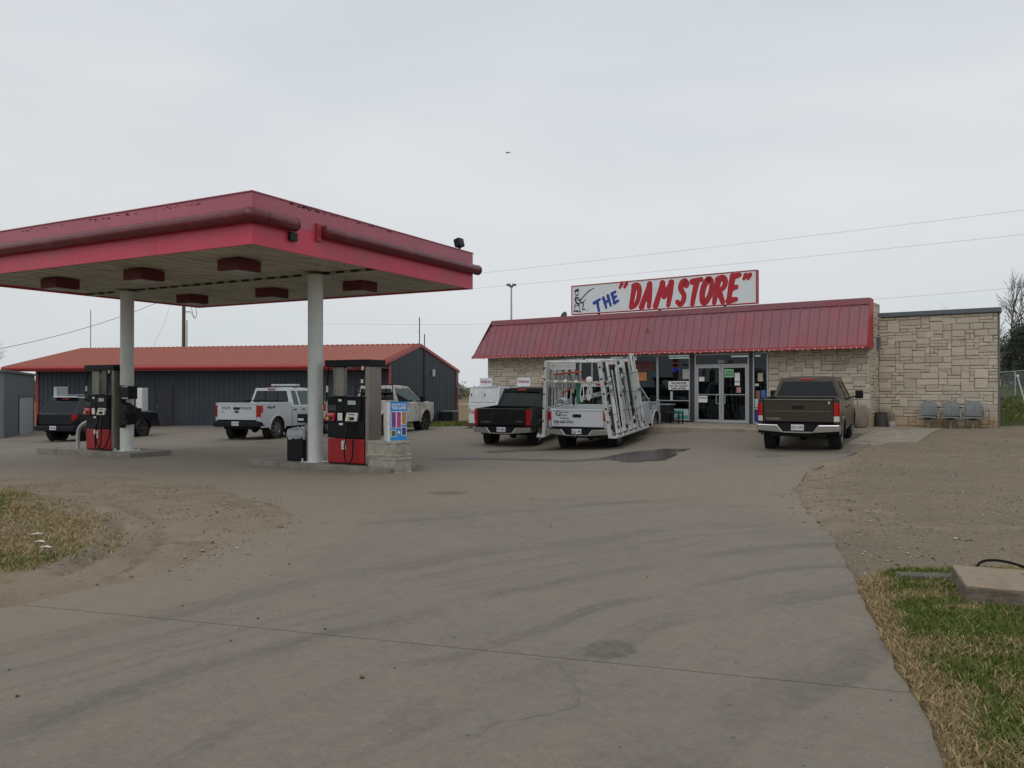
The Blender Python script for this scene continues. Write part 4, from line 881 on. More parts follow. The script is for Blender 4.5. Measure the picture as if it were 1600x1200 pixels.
# light boxes under the deck
M_LBOX = mat('light_box_maroon', (.12, .012, .016), .5); M_LENS = mat('dusty_lens', (.42, .42, .40), .4, var=.15)
for a in (1.42, 5.25):
    for b_ in (1.85, 4.8, 7.85):
        f_ = cbox('light_fixture', M_LBOX, a-.30, a+.30, b_-.30, b_+.30, CZ-.19, CZ+.035, bevel=.008)
        cbox('lens', M_LENS, a-.25, a+.25, b_-.25, b_+.25, CZ-.215, CZ-.192, bevel=.01, par=f_)
for (x_, y_) in ((-4.46, 18.15), (-10.25, 21.3)):
    p = CM.inverted() @ Vector((x_, y_, 0)); q = p + OFF; gzv = g(x_, y_)+.12
    c_ = MB().lathe([(0, CZ-.001+.2), (.17, CZ-.001+.2), (.17, gzv+.2), (0, gzv+.2)], n=28, c=(q.x, q.y, 0)).build('column', M_COLM, cn, smooth=True)
    m = MB(); m.box(q.x-.24, q.x+.24, q.y-.24, q.y+.24, gzv+.2, gzv+.222)
    for dx in (-.2, .2):
        for dy in (-.2, .2): m.lathe([(0, .07), (.018, .07), (.018, 0)], n=6, c=(q.x+dx, q.y+dy, gzv+.222))
    m.build('base_plate', M_COLM, c_)
    MB().box(q.x-.22, q.x+.22, q.y-.22, q.y+.22, CZ+.18, CZ+.199).build('head_plate', M_SOFF, c_)
# flood lamp standing on the right end
fl = thing('flood_lamp', cw(CW-.65, -.0, CZ+CH+.022), CROT, 'black flood lamp on top of the canopy fascia near its right corner', 'lamp')
MB().prism([(-.12, -.09, .08), (.12, -.09, .08), (.12, .07, .03), (-.12, .07, .03)], (0, .05, .20)).build('housing', M_BLK, fl, bevel=.012)
box('bracket', M_BLK, fl, -.02, .02, -.02, .02, 0, .09)

# ------------------------------------------------------------------ pump islands
def island(corner, L_, W_, label):
    x, y = corner; z = g(x, y); t = thing('pump_island', (x, y, 0), CROT, label, 'island', 'pump islands')
    prof = []
    m = MB(); n = 10
    for s in range(n):           # follows the fall of the ground
        b0, b1 = s*L_/n, (s+1)*L_/n
    zz = lambda a, b_: -.20+.14
    m.add([(0, 0, -.5), (W_, 0, -.5), (W_, L_, -.5), (0, L_, -.5), (0, 0, ITOP), (W_, 0, ITOP), (W_, L_, ITOP), (0, L_, ITOP)], [(0,3,2,1), (4,5,6,7), (0,1,5,4), (1,2,6,5), (2,3,7,6), (3,0,4,7)])
    m.build('kerb', M_KERB, t, bevel=.018); return t
ITOP = -.07
def pt(px, py, rel): s = (605-py)/rel if rel else 1; return ((px-800)/s, 1250/s)
island((-9.78, 20.48), 4.0, 1.25, 'low concrete kerbed island under the left fuel dispenser')
island((-2.55, 16.62), 4.2, 1.25, 'low concrete kerbed island under the right dispenser and stacked blocks')

# ------------------------------------------------------------------ fuel dispensers (front face along local -x ... local frame: x right along the face, y into the cabinet)
DROT = math.atan2(-CB.y, -CB.x)
def dispenser(loc, label, left):
    t = thing('fuel_dispenser', loc, DROT, label, 'fuel pump', 'fuel dispensers')
    W_ = 1.10; D_ = .46
    def b(name, mt, x0, x1, y0, y1, z0, z1, bevel=.006, par=None, **k): return box(name, mt, par or t, x0, x1, y0, y1, z0, z1, bevel=bevel, **k)
    b('plinth', M_BLK, .03, W_-.02, .02, D_-.02, 0, .03, 0)
    b('lower_door', M_DRED, .0, W_-.08, .0, D_, .03, .565, .02)
    up_ = b('upper_cabinet', M_BLK, -.0, W_-.08, -.0, D_, .58, 1.46, .015)
    b('trim_lip', M_BLK, -.015, W_-.06, -.03, D_, 1.465, 1.49, .004)
    b('cabinet_bulge', M_BLK, .03, W_-.14, -.055, -.002, 1.14, 1.40, .02)
    p1 = b('side_pillar', M_STEEL, W_-.075, W_+.02, .03, D_+.02, .0, 2.14, .01)
    p2 = b('side_pillar', M_STEEL, .02, .115, .16, D_+.06, 1.492, 2.14, .01); b('side_pillar', M_STEEL, .117, .34, .14, .17, 1.492, 2.14, .004)
    b('top_valance', M_BLK, -.09, W_+.06, .0, D_+.12, 2.142, 2.29, .012)
    b('lamp', M_WHT, .40, .50, .2, .3, 2.11, 2.14, 0)
    # grade panels, keypads, stickers
    def panel(x0, x1, mt, txt_):
        q = MB().prism([(x0, -.075, .955), (x1, -.075, .955), (x1+.02, -.045, 1.135), (x0+.02, -.045, 1.135)], (0, .05, 0)).build('grade_panel', mt, t)
        text(txt_, .05, M_INK if mt != M_SRED else M_PAPER, q, sm((x0+x1)/2+.01, -.056, 1.10), width=(x1-x0)*.62, bold=.001)
        box('screen', M_INK, q, x0+.07, x1-.05, -.082, -.076, .975, 1.045)
        box('button', mat('yellow_button', (.65, .60, .12), .5), q, x0+.07, x0+.13, -.088, -.083, .98, 1.035)
    panel(-.03, .24, M_SRED, 'Supreme'); panel(.56, .86, M_PAPER, 'Premium')
    b('sticker', M_PAPER, .34, .47, -.062, -.056, .965, 1.13, 0, label='white price sticker'); b('sticker', M_PAPER, .33, .44, -.004, -.001, .86, .905, 0)
    b('sticker', M_PAPER, .36, .45, -.0605, -.0565, 1.38, 1.43, 0); s2 = b('sticker', M_PGRN, .62, .84, -.0605, -.0565, 1.31, 1.40, 0); 
    b('sticker', M_PAPER, .40, .52, -.004, -.001, .33, .52, 0) ; 
    for z in (.50, .46, .42, .38): box('print_line', M_INK, s2.parent, .42, .50, -.006, -.0045, z-.012, z)
    b('display', mat('display_glass', (.05, .06, .06), .15), .06, .30, -.062, -.056, 1.17, 1.30, 0); b('speaker_grille', M_DARK, .36, .50, -.062, -.056, 1.17, 1.26, 0)
    for x in (.08, .16, .25): b('nozzle_boot', M_DARK, x, x+.035, -.068, -.056, 1.31, 1.39, .004)
    # nozzles and hoses
    nz = MB(); nz.tube([(.66, -.10, .80), (.64, -.12, .72), (.61, -.13, .62), (.60, -.12, .55)], [.022, .026, .02, .012]); nz.tube([(.66, -.1, .82), (.68, -.12, .93)], .03); nz.build('nozzle', M_BLK, t, smooth=True)
    MB().tube([(.597, -.12, .56), (.592, -.118, .49)], .014).build('nozzle_spout', M_WHT, t)
    def hose(p): MB().tube(smooth3(p), .016, n=8).build('hose', M_BLKR, t, smooth=True)
    hose([(.64, -.12, .68), (.60, -.14, .35), (.63, -.14, .08), (.72, -.13, .05), (.80, -.12, .18), (.80, -.10, .5), (.79, -.06, .9), (.80, -.03, .96)])
    if left: hose([(.60, -.12, .52), (.66, -.14, .22), (.84, -.14, .06), (1.03, -.12, .16), (1.10, -.07, .48), (1.04, -.05, 1.0), (.98, -.05, 1.55), (.97, .02, 2.12)]); b('leaflet_holder', M_PAPER, .54, .63, -.14, -.125, .44, .55, .004)
    else:
        hose([(.96, .02, 2.13), (.955, .02, 1.85), (.95, .0, 1.5), (.95, -.03, 1.2), (.93, -.03, .95)])
        MB().tube([(.955, .02, 1.86), (.955, .018, 1.78)], .026).build('breakaway', M_WHT, t); MB().tube([(.955, .018, 1.72), (.95, .0, 1.66)], .022).build('breakaway', M_WHT, t)
    MB().tube([(.99, .0, 2.14), (.985, -.01, 2.06)], .022).build('hose_swivel', M_WHT, t)
    hose([(.0, .05, 2.13), (-.04, .05, 1.9), (-.05, .03, 1.5), (-.03, -.02, 1.35)])
    MB().tube([(-.042, .04, 1.72), (-.045, .04, 1.58)], .022).build('breakaway', M_WHT, t)
    if left:
        q = b('info_panel', M_PAPER, .42, .80, D_+.02, D_+.05, 1.50, 1.88, 0); box('red_strip', M_SRED, q, .60, .76, D_+.012, D_+.0185, 1.80, 1.84); text('NO', .14, M_INK, q, sm(.68, D_+.016, 1.70), width=.14); box('black_box', M_INK, q, .60, .76, D_+.012, D_+.0185, 1.52, 1.62)
        b('back_frame', M_BLK, .385, .415, D_+.0, D_+.05, 1.50, 1.9, 0)
    return t
def smooth3(p, n=6):
    P = [p[0]]+list(p)+[p[-1]]; out = []
    for i in range(1, len(P)-2):
        for k in range(n):
            t = k/n; out.append(tuple(.5*((2*P[i][q])+(-P[i-1][q]+P[i+1][q])*t+(2*P[i-1][q]-5*P[i][q]+4*P[i+1][q]-P[i+2][q])*t*t+(-P[i-1][q]+3*P[i][q]-3*P[i+1][q]+P[i+2][q])*t**3) for q in (0, 1, 2)))
    out.append(tuple(p[-1])); return out
def lc(p, dx): return (p[0]+CB.x*dx, p[1]+CB.y*dx, ITOP)
dispenser(lc((-10.6, 21.2), 1.10), 'black and red fuel dispenser beside the left white column and the bent pipe guard', True)
dispenser(lc((-3.12, 17.2), 1.10), 'black and red fuel dispenser between the right white column and the stacked blocks', False)

# screen box strapped to the left column
ib = thing('payment_terminal', (-10.25, 21.3, 0), DROT, 'black two-part terminal box strapped to the left white canopy column', 'terminal')
def b(name, mt, x0, x1, y0, y1, z0, z1, bevel=.01, **k): return box(name, mt, ib, x0, x1, y0, y1, z0, z1, bevel=bevel, **k)
b('back_plate', M_BLK, .06, .12, -.26, .02, .62+ITOP, 1.74+ITOP); 
b('screen_hood', M_BLK, .122, .43, -.28, .0, 1.38+ITOP, 1.72+ITOP); box('hood_edge', M_GALV, ib, .2, .44, -.295, -.285, 1.385+ITOP, 1.42+ITOP); box('hood_edge', M_GALV, ib, .2, .42, -.295, -.285, 1.69+ITOP, 1.715+ITOP)
MB().prism([(.122, -.27, .68+ITOP), (.38, -.27, .72+ITOP), (.44, -.27, 1.0+ITOP), (.36, -.27, 1.2+ITOP), (.122, -.27, 1.3+ITOP)], (0, .25, 0)).build('keypad_housing', M_BLK, ib, bevel=.012)
MB().lathe([(.0, 0), (.11, 0), (.11, .04), (.0, .04)], n=16, axis='y', c=(.27, -.31, .95+ITOP)).build('round_grille', M_DARK, ib)

# bent pipe guard at the left end of the left island
x_, y_ = -11.72, 21.9
pg = thing('pipe_guard', (x_, y_, ITOP), DROT, 'grey bent pipe guard at the left end of the left pump island', 'pipe guard')
MB().tube(smooth3([(-.33, .05, .0), (-.33, .05, .42), (-.24, .08, .62), (-.05, .16, .74), (.14, .3, .76), (.3, .4, .64), (.34, .44, .42), (.34, .44, 0)]), .05, n=12).build('pipe', M_GALV, pg, smooth=True)

# bin with rumpled liner, beside the right column
x_, y_ = -4.86, 18.5
tb = thing('trash_bin', (x_, y_, ITOP), DROT, 'black bin with a rumpled pale liner beside the right white column', 'bin')
m = MB(); m.prism([(-.24, -.24, 0), (.24, -.24, 0), (.24, .24, 0), (-.24, .24, 0)], (0, 0, .66)); m.build('tub', M_BLK, tb, bevel=.03)
r3 = random.Random(9); rows = []
for j, (rad, z) in enumerate(((.255, .50), (.27, .58), (.27, .67), (.235, .72), (.16, .75), (.03, .73))):
    rows.append([((rad+r3.uniform(-.02, .02))*max(-1, min(1, 1.25*math.cos(a))), (rad+r3.uniform(-.02, .02))*max(-1, min(1, 1.25*math.sin(a))), z+r3.uniform(-.05, .05)*(j < 2)+r3.uniform(-.025, .025)) for a in [2*math.pi*k/26 for k in range(26)]]); rows[-1].append(rows[-1][0])
MB().grid(rows).build('liner', mat('grey_plastic_film', (.36, .38, .42), .35, var=.1), tb, smooth=True, ang=60)
sq = thing('squeegee_post', (-4.68, 18.3, ITOP), DROT, 'slim dark post with a towel box between the bin and the right column', 'towel box')
box('post', M_STEEL, sq, -.04, .06, -.04, .06, 0, 1.05, bevel=.005); box('towel_box', M_BLK, sq, -.20, .10, -.12, .12, .88, 1.08, bevel=.012); box('towel', M_PAPER, sq, -.17, .0, -.127, -.121, .93, .98)

# stacked concrete blocks with the promotional stand on top
def cblock(name, loc, rz, label, h, seed):
    t = thing(name, loc, rz, label, 'block', 'stacked concrete blocks'); r = random.Random(seed)
    rows = []
    for z, s_ in ((0, 1.03), (.05, 1.05), (.08, 1.0), (h-.10, 1.0), (h-.055, 1.0), (h-.03, 1.05), (h, 1.02)):
        hw, hd = .40*s_, .235*s_; ring = []
        for (ax, ay, bx, by) in ((-1, -1, 1, -1), (1, -1, 1, 1), (1, 1, -1, 1), (-1, 1, -1, -1)):
            for k in range(8): u = k/8; ring.append(((ax+(bx-ax)*u)*hw+r.uniform(-.008, .008), (ay+(by-ay)*u)*hd+r.uniform(-.008, .008), z+r.uniform(-.008, .008)*(0 < z < h)))
        ring.append(ring[0]); rows.append(ring)
    m = MB().grid(rows); m.add(rows[-1][:-1], [tuple(range(32))]); m.build('body', M_BLOCK, t); return t
BX, BY = -2.64, 17.12
cblock('concrete_block', (BX+.02, BY, -.24), DROT-.12, 'chipped concrete block on the ground at the right end of the island, lower of two', .37, 1)
cblock('concrete_block', (BX, BY+.01, .132), DROT-.05, 'chipped concrete block laid on another, carrying the blue poster stand', .34, 2)
ps = thing('poster_stand', (BX+.09, BY-.04, .475), DROT, 'curved white stand with a bright blue snack poster standing on the concrete blocks', 'poster stand')
ps.rotation_euler[2] = DROT+.88
rows = []
for z in np.linspace(0, .82, 10):
    cv = .02*math.sin(z*3.6); rows.append([(-.13-cv, .17, z), (-.17-cv, .02, z), (-.13-cv, -.13, z), (-.08-cv*.5, -.17, z), (.22, -.17, z), (.27, -.12, z), (.27, .12, z), (.22, .17, z), (-.13-cv, .17, z)])
m = MB().grid(rows); m.add(rows[-1][:-1], [tuple(range(8))]); m.build('shell', M_WHTD, ps, smooth=True)
M_PBLU = mat('poster_blue', (.02, .24, .62), .45, var=.12, vs=5)
pb = box('poster', M_PBLU, ps, -.09, .27, -.182, -.175, .02, .84)
sp_ = lambda x, z: Matrix.Translation((x, -.1835, z)) @ Matrix.Rotation(R(90), 4, 'X')
text('DISCOVER WHAT', .05, M_PAPER, pb, sp_(.09, .775), width=.31, bold=.002); text('YOU LOVE', .085, M_PAPER, pb, sp_(.09, .705), width=.31, bold=.004)
cols_ = [mat('purple_print', (.16, .05, .24), .6, var=.4, vs=30), mat('magenta_print', (.40, .05, .20), .6, var=.4, vs=30), mat('amber_print', (.45, .20, .06), .6, var=.5, vs=25), mat('olive_print', (.10, .13, .03), .6, var=.4, vs=30), mat('navy_print', (.05, .04, .14), .6, var=.5, vs=25)]
for (x0, x1, z0, z1, c_) in ((-.065, .025, .29, .62, 0), (.05, .135, .29, .62, 1), (.16, .245, .36, .62, 2), (-.065, .025, .11, .23, 3), (.16, .245, .13, .29, 4)):
    q = box('card', M_PAPER, pb, x0-.012, x1+.012, -.1855, -.183, z0-.012, z1+.012); box('picture', cols_[c_], pb, x0, x1, -.1875, -.186, z0, z1)
MB().lathe([(0, 0), (.03, 0), (.03, .002), (0, .002)], n=14, axis='y', c=(.092, -.1855, .19)).build('badge', M_PAPER, pb)

# ------------------------------------------------------------------ orange-roofed metal building
M_OR = mat('orange_red_roof', (.44, .125, .078), .45, var=.07, vs=.6, dirt=(.36, .11, .08), dirt_s=.6)
M_ORT = mat('red_edge_trim', (.42, .035, .035), .45, var=.08)
M_SLT = mat('slate_wall_sheet', (.042, .054, .068), .5, .1, var=.08, vs=1, dirt=(.06, .07, .078), dirt_s=.8)
M_LGR = mat('light_grey_door', (.36, .39, .40), .5, var=.06)
BM_ = Matrix.Translation((-6.2, 40, 0)) @ Matrix.Rotation(math.atan2(-.233, .972), 4, 'Z')
bl = thing('metal_building', (-6.2, 40, 0), math.atan2(-.233, .972), 'long slate-grey metal building with an orange-red ribbed gable roof behind the canopy', 'building')
def ribs(x0, x1, z0, z1, y, pitch=.30, d=.03, face=-1):
    """a ribbed sheet in the x-z plane facing -y"""
    row = []; x = x0
    while x < x1-.01:
        xe = min(x+pitch, x1); w_ = xe-x
        row += [(x, 0), (x+w_*.10, d), (x+w_*.24, d), (x+w_*.34, 0)]; x = xe
    row.append((x1, 0)); return row
def wall_sheets(par, mt, x0, x1, zfn, zb, M, cols=.92, name='wall_panel', holes=()):
    x = x0
    while x < x1-.02:
        xe = min(x+cols, x1); row = ribs(x+.002, xe-.002, 0, 0, 0, pitch=(xe-x)/3)
        A = [(q, -h, zb) for q, h in row]; B = [(q, -h, zfn(q)) for q, h in row]
        cut = [h for h in holes if h[0] < xe and h[1] > x]
        m = MB(M)
        m.grid([A, B]); m.add([(A[0][0], .05, zb), (A[-1][0], .05, zb), (A[-1][0], .05, zfn(A[-1][0])), (A[0][0], .05, zfn(A[0][0]))], [(0, 1, 2, 3)])
        m.build(name, mt, par); x = xe
DEP, APX, EZ, RZ = 11.5, 4.6, 2.62, 4.0
wall_sheets(bl, M_SLT, -21, 0, lambda x: EZ, -1.0, Matrix.Identity(4), cols=.9)
MG = Matrix(((0, -1, 0, 0.0), (1, 0, 0, 0), (0, 0, 1, 0), (0, 0, 0, 1)))      # gable end facing +x : local x -> y
gz_ = lambda y: (2.76+(RZ-.06-2.76)*(y/APX)) if y < APX else (RZ-.06-(RZ-.06-2.66)*((y-APX)/(DEP-APX)))
wall_sheets(bl, M_SLT, .0, DEP, gz_, -1.4, MG, cols=.92)
MGL = Matrix(((0, 1, 0, -21.0), (-1, 0, 0, DEP), (0, 0, 1, 0), (0, 0, 0, 1)))
wall_sheets(bl, M_SLT, .0, DEP, lambda q: gz_(DEP-q), -1.4, MGL, cols=2.8)
# roof sheets: front slope and rear slope
def roof(y0, z0, y1, z1, x0=-22.2, x1=.02, w_=.92):
    a, b_ = Vector((0, y0, z0)), Vector((0, y1, z1)); n_ = Vector((0, -(b_-a).z, (b_-a).y)).normalized()
    if n_.z < 0: n_ = -n_
    x = x0
    while x < x1-.02:
        xe = min(x+w_, x1); row = ribs(x+.002, xe-.002, 0, 0, 0, pitch=(xe-x)/3, d=.07)
        A = [Vector((q, a.y, a.z))+n_*h for q, h in row]; B = [Vector((q, b_.y, b_.z))+n_*h for q, h in row]
        m = MB(); m.grid([A, B]); A2 = [p-n_*.02 for p in A]; m.add(A+A2, [(k, len(A)+k, len(A)+k+1, k+1) for k in range(len(A)-1)]); m.build('roof_panel', M_OR, bl); x = xe
roof(-1.05, EZ+.10, APX, RZ); roof(DEP+.3, 2.66, APX, RZ)
box('ridge_cap', M_OR, bl, -22.2, .02, APX-.12, APX+.12, RZ+.0, RZ+.035)
MB().lathe([(0, -22.25), (.10, -22.25), (.10, .05), (0, .05)], n=10, axis='x', c=(0, -1.13, EZ+.03)).build('gutter', M_ORT, bl, smooth=True)
box('fascia_board', M_ORT, bl, -22.2, .02, -1.06, -1.02, EZ-.14, EZ+.085)
for ya, za, yb, zb in ((-1.08, EZ+.14, APX, RZ+.04), (DEP+.32, 2.70, APX, RZ+.04)):
    for xx in (.025, -22.28):
        MB().prism([(xx, ya, za), (xx, yb, zb), (xx, yb, zb-.17), (xx, ya, za-.17)], (.06, 0, 0)).build('rake_trim', M_ORT, bl)
box('corner_trim', M_ORT, bl, .035, .09, -.06, .16, -1.0, 2.70); box('corner_trim', M_ORT, bl, .035, .075, DEP-.08, DEP+.08, -1.4, 2.66); box('corner_trim', M_ORT, bl, -21.08, -20.9, -.06, -.035, -1.0, EZ)
box('soffit', M_SLT, bl, -22.1, .2, -1.0, .0, EZ-.03, EZ-.012)
box('porch_header', M_ORT, bl, .038, .09, -1.02, -.085, EZ-.08, EZ+.0); 
def bldx(px): k = (px-800)/1250; return -((k*40+6.2)/(-.972-k*.233)) if True else 0
def door(par, x0, x1, z0, z1, mt, hx):
    d = box('door', mt, par, x0, x1, -.075, -.036, z0, z1, bevel=.006); m = MB(); m.box(x0-.06, x0-.004, -.085, -.033, z0, z1+.06); m.box(x1+.004, x1+.06, -.085, -.033, z0, z1+.06); m.box(x0-.004, x1+.004, -.085, -.033, z1+.004, z1+.06); m.build('door_frame', M_DKAL, d)
    MB().lathe([(0, 0), (.03, .0), (.03, .03), (0, .04)], n=10, axis='y', c=(hx, -.115, z0+1.0)).build('handle', M_GALV, d)
door(bl, bldx(246)*-1*-1, bldx(270), -.42, 1.62, M_DKAL, bldx(248))
wx0, wx1 = bldx(87), bldx(108)
w_ = box('window', M_LGR, bl, wx0, wx1, -.07, -.04, 1.05, 1.62); box('sash', M_WHT, w_, wx0-.04, wx0+.16, -.085, -.071, 1.03, 1.64); box('sash', M_WHT, w_, wx0+.161, wx1+.03, -.085, -.071, 1.60, 1.64)
box('wall_light', M_WHT, bl, .04, .16, 6.6, 6.75, 1.9+.35, 2.15+.5, bevel=.01)
MB().tube([(.06, APX+.6, -1.0), (.06, APX+.6, 4.6)], .03).build('conduit', M_SLT, bl); 
ap = BM_ @ Vector((-.2, APX+.5, 4.0)); mt_ = thing('antenna_mast', ap, 0, 'thin dark mast rising from the right end of the orange roof ridge', 'antenna')
MB().tube([(0, 0, -.1), (0, 0, 1.55)], .03, n=6).build('mast', M_SLT, mt_); MB().tube([(-.12, 0, .75), (.0, 0, .72)], .01, n=5).build('element', M_SLT, mt_)
k_ = (141.5-800)/1250; mt_ = thing('antenna_mast', (k_*51, 51, 3.9), 0, 'thin bare mast at the left end of the orange roof ridge', 'antenna'); MB().tube([(0, 0, 0), (0, 0, 2.65)], .022, n=6).build('mast', M_SLT, mt_)
# air conditioner by the gable wall
p = BM_ @ Vector((.5, 8.3, 0)); ac = thing('air_conditioner', (p.x, p.y, -.62), math.atan2(-.233, .972), 'dark louvred air-conditioning unit on the ground against the grey gable wall', 'air conditioner')
box('casing', M_SLT, ac, -.35, .45, -.5, .5, .03, .80, bevel=.02); box('top_edge', M_GALV, ac, -.37, .47, -.52, .52, .802, .83)
for i in range(9): box('louvre', M_DARK, ac, .452, .465, -.45, .45, .09+i*.075, .13+i*.075)
for i in range(9): box('louvre', M_DARK, ac, -.30, .40, -.515, -.503, .09+i*.075, .13+i*.075)
# white cabinet seen beside the payment terminal
k_ = (222.5-800)/1250; wc = thing('white_cabinet', (k_*41.3, 41.3, -.42), -.23, 'tall narrow white cabinet against the grey metal wall behind the dark estate car', 'cabinet')
box('body', M_WHT, wc, -.19, .19, -.25, .2, 0, 2.0, bevel=.02); box('door', M_WHT, wc, -.17, .17, -.275, -.252, .05, 1.95, bevel=.01)
# grey shed at the far left
sh_ = thing('grey_shed', (-21.8, 34.3, 0), R(21), 'low grey metal shed with a pale door at the far left', 'shed')
ME = Matrix(((0, -1, 0, 0), (1, 0, 0, 0), (0, 0, 1, 0), (0, 0, 0, 1)))
M_SHG = mat('shed_grey_sheet', (.14, .16, .165), .5, .1, var=.06)
wall_sheets(sh_, M_SHG, 0, 6.6, lambda q: 2.28-.012*q, -1.5, ME, cols=.8); wall_sheets(sh_, M_SHG, -7, 0, lambda q: 2.28, -1.5, Matrix.Identity(4), cols=.9)
m = MB(); m.prism([(-7.1, -.12, 2.28), (.12, -.12, 2.28), (.12, 6.7, 2.19), (-7.1, 6.7, 2.19)], (0, 0, .09)); m.build('roof', M_CAP, sh_)
d = MB(ME).box(2.9, 5.9, -.07, -.04, -1.2, 1.12).build('door', M_LGR, sh_); MB(ME).box(2.8, 6.2, -.08, -.038, 1.125, 1.2).build('lintel', M_CAP, d)

# ------------------------------------------------------------------ ice merchandisers left of the store front
M_ICE = mat('ice_box_white', (.70, .73, .75), .4, var=.04, vs=2, dirt=(.55, .55, .52), dirt_s=3, dirt_lo=.62)
M_IDR = mat('ice_door', (.60, .605, .62), .4, var=.05); M_IRED = mat('ice_red', (.52, .02, .05), .5); M_IBLU = mat('ice_blue', (.02, .06, .30), .5)
def icebox(x0, label, y0=-1.15):
    t = thing('ice_freezer', sw(x0, y0, .06), SA, label, 'ice freezer', 'ice freezers'); W_ = 1.60
    MB().prism([(0, 0, 0), (0, 0, .82), (0, .13, 1.56), (0, .95, 1.60), (0, .95, 0)], (W_, 0, 0)).build('cabinet', M_ICE, t, bevel=.015)
    n_ = Vector((0, -.74, .13)).normalized()
    Mf = rowmat((0, 0, .82), (1, 0, 0), (0, .13, .74), (0, -.985, .173))
    for i in range(2):
        d_ = MB(Mf).box(.10+i*.74, .10+i*.74+.66, .12, .90, .004, .03).build('door', M_IDR, t, bevel=.008); MB(Mf).box(.12+i*.74, .15+i*.74, .45, .62, .032, .06).build('handle', M_BLK, d_)
        MB(Mf).box(.32+i*.74, .46+i*.74, .62, .80, .031, .033).build('sticker', M_PAPER, d_)
    MB(Mf).box(.06, W_-.06, .955, .985, .002, .02).build('seal', M_SLT, t)
    text('Reddy', .30, M_IRED, t, Matrix.Translation((.36, -.004, .50)) @ Matrix.Rotation(R(90), 4, 'X'), width=.66, bold=.004)
    text('ice', .30, M_IBLU, t, Matrix.Translation((.88, -.004, .50)) @ Matrix.Rotation(R(90), 4, 'X'), width=.26, bold=.004)
    box('topper', M_ICE, t, .42, 1.08, .25, .30, 1.605, 1.96, bevel=.006); tm = Matrix.Translation((.66, .246, 1.80)) @ Matrix.Rotation(R(90), 4, 'X')
    text('Reddy', .17, M_IRED, t, tm, width=.36, bold=.004); text('ice', .17, M_IBLU, t, Matrix.Translation((.94, .246, 1.80)) @ Matrix.Rotation(R(90), 4, 'X'), width=.15, bold=.004)
    box('skid', mat('dark_timber', (.10, .065, .04), .9), t, -.12, W_+.1, -.1, 1.0, -.14, -.004)
icebox(-.16, 'white slant-front ice freezer at the left corner of the store, farther from the door'); icebox(1.85, 'white slant-front ice freezer on the store walk behind the black pickup cab')
# ------------------------------------------------------------------ vehicles. local frame: y=0 rear bumper, +y forward, x right, z=0 ground
M_GLV = glass_mat('car_glass', (.30, .40, .37), k=.4); M_GLD = glass_mat('privacy_glass', (.03, .035, .04), k=.4)
M_CHR = mat('chrome', (.62, .63, .64), .16, .95, var=.04); M_TYR = mat('tyre_rubber', (.018, .018, .018), .85, var=.25, vs=10, dirt=(.10, .085, .065), dirt_s=6, dirt_lo=.55)
M_RIM = mat('rim_alloy', (.38, .385, .39), .35, .8, var=.1); M_RIMD = mat('rim_dark_steel', (.07, .065, .06), .6, .3, var=.2)
M_TAIL = mat('tail_lamp_red', (.42, .008, .012), .18, coat=.6, var=.08); M_TAILW = mat('lamp_clear', (.62, .60, .56), .18, coat=.6, var=.06)
M_SEATS = mat('seat_cloth', (.025, .025, .025), .9); M_PLATE = mat('number_plate', (.62, .63, .64), .5)
def lerp(a, b_, t): return a+(b_-a)*t
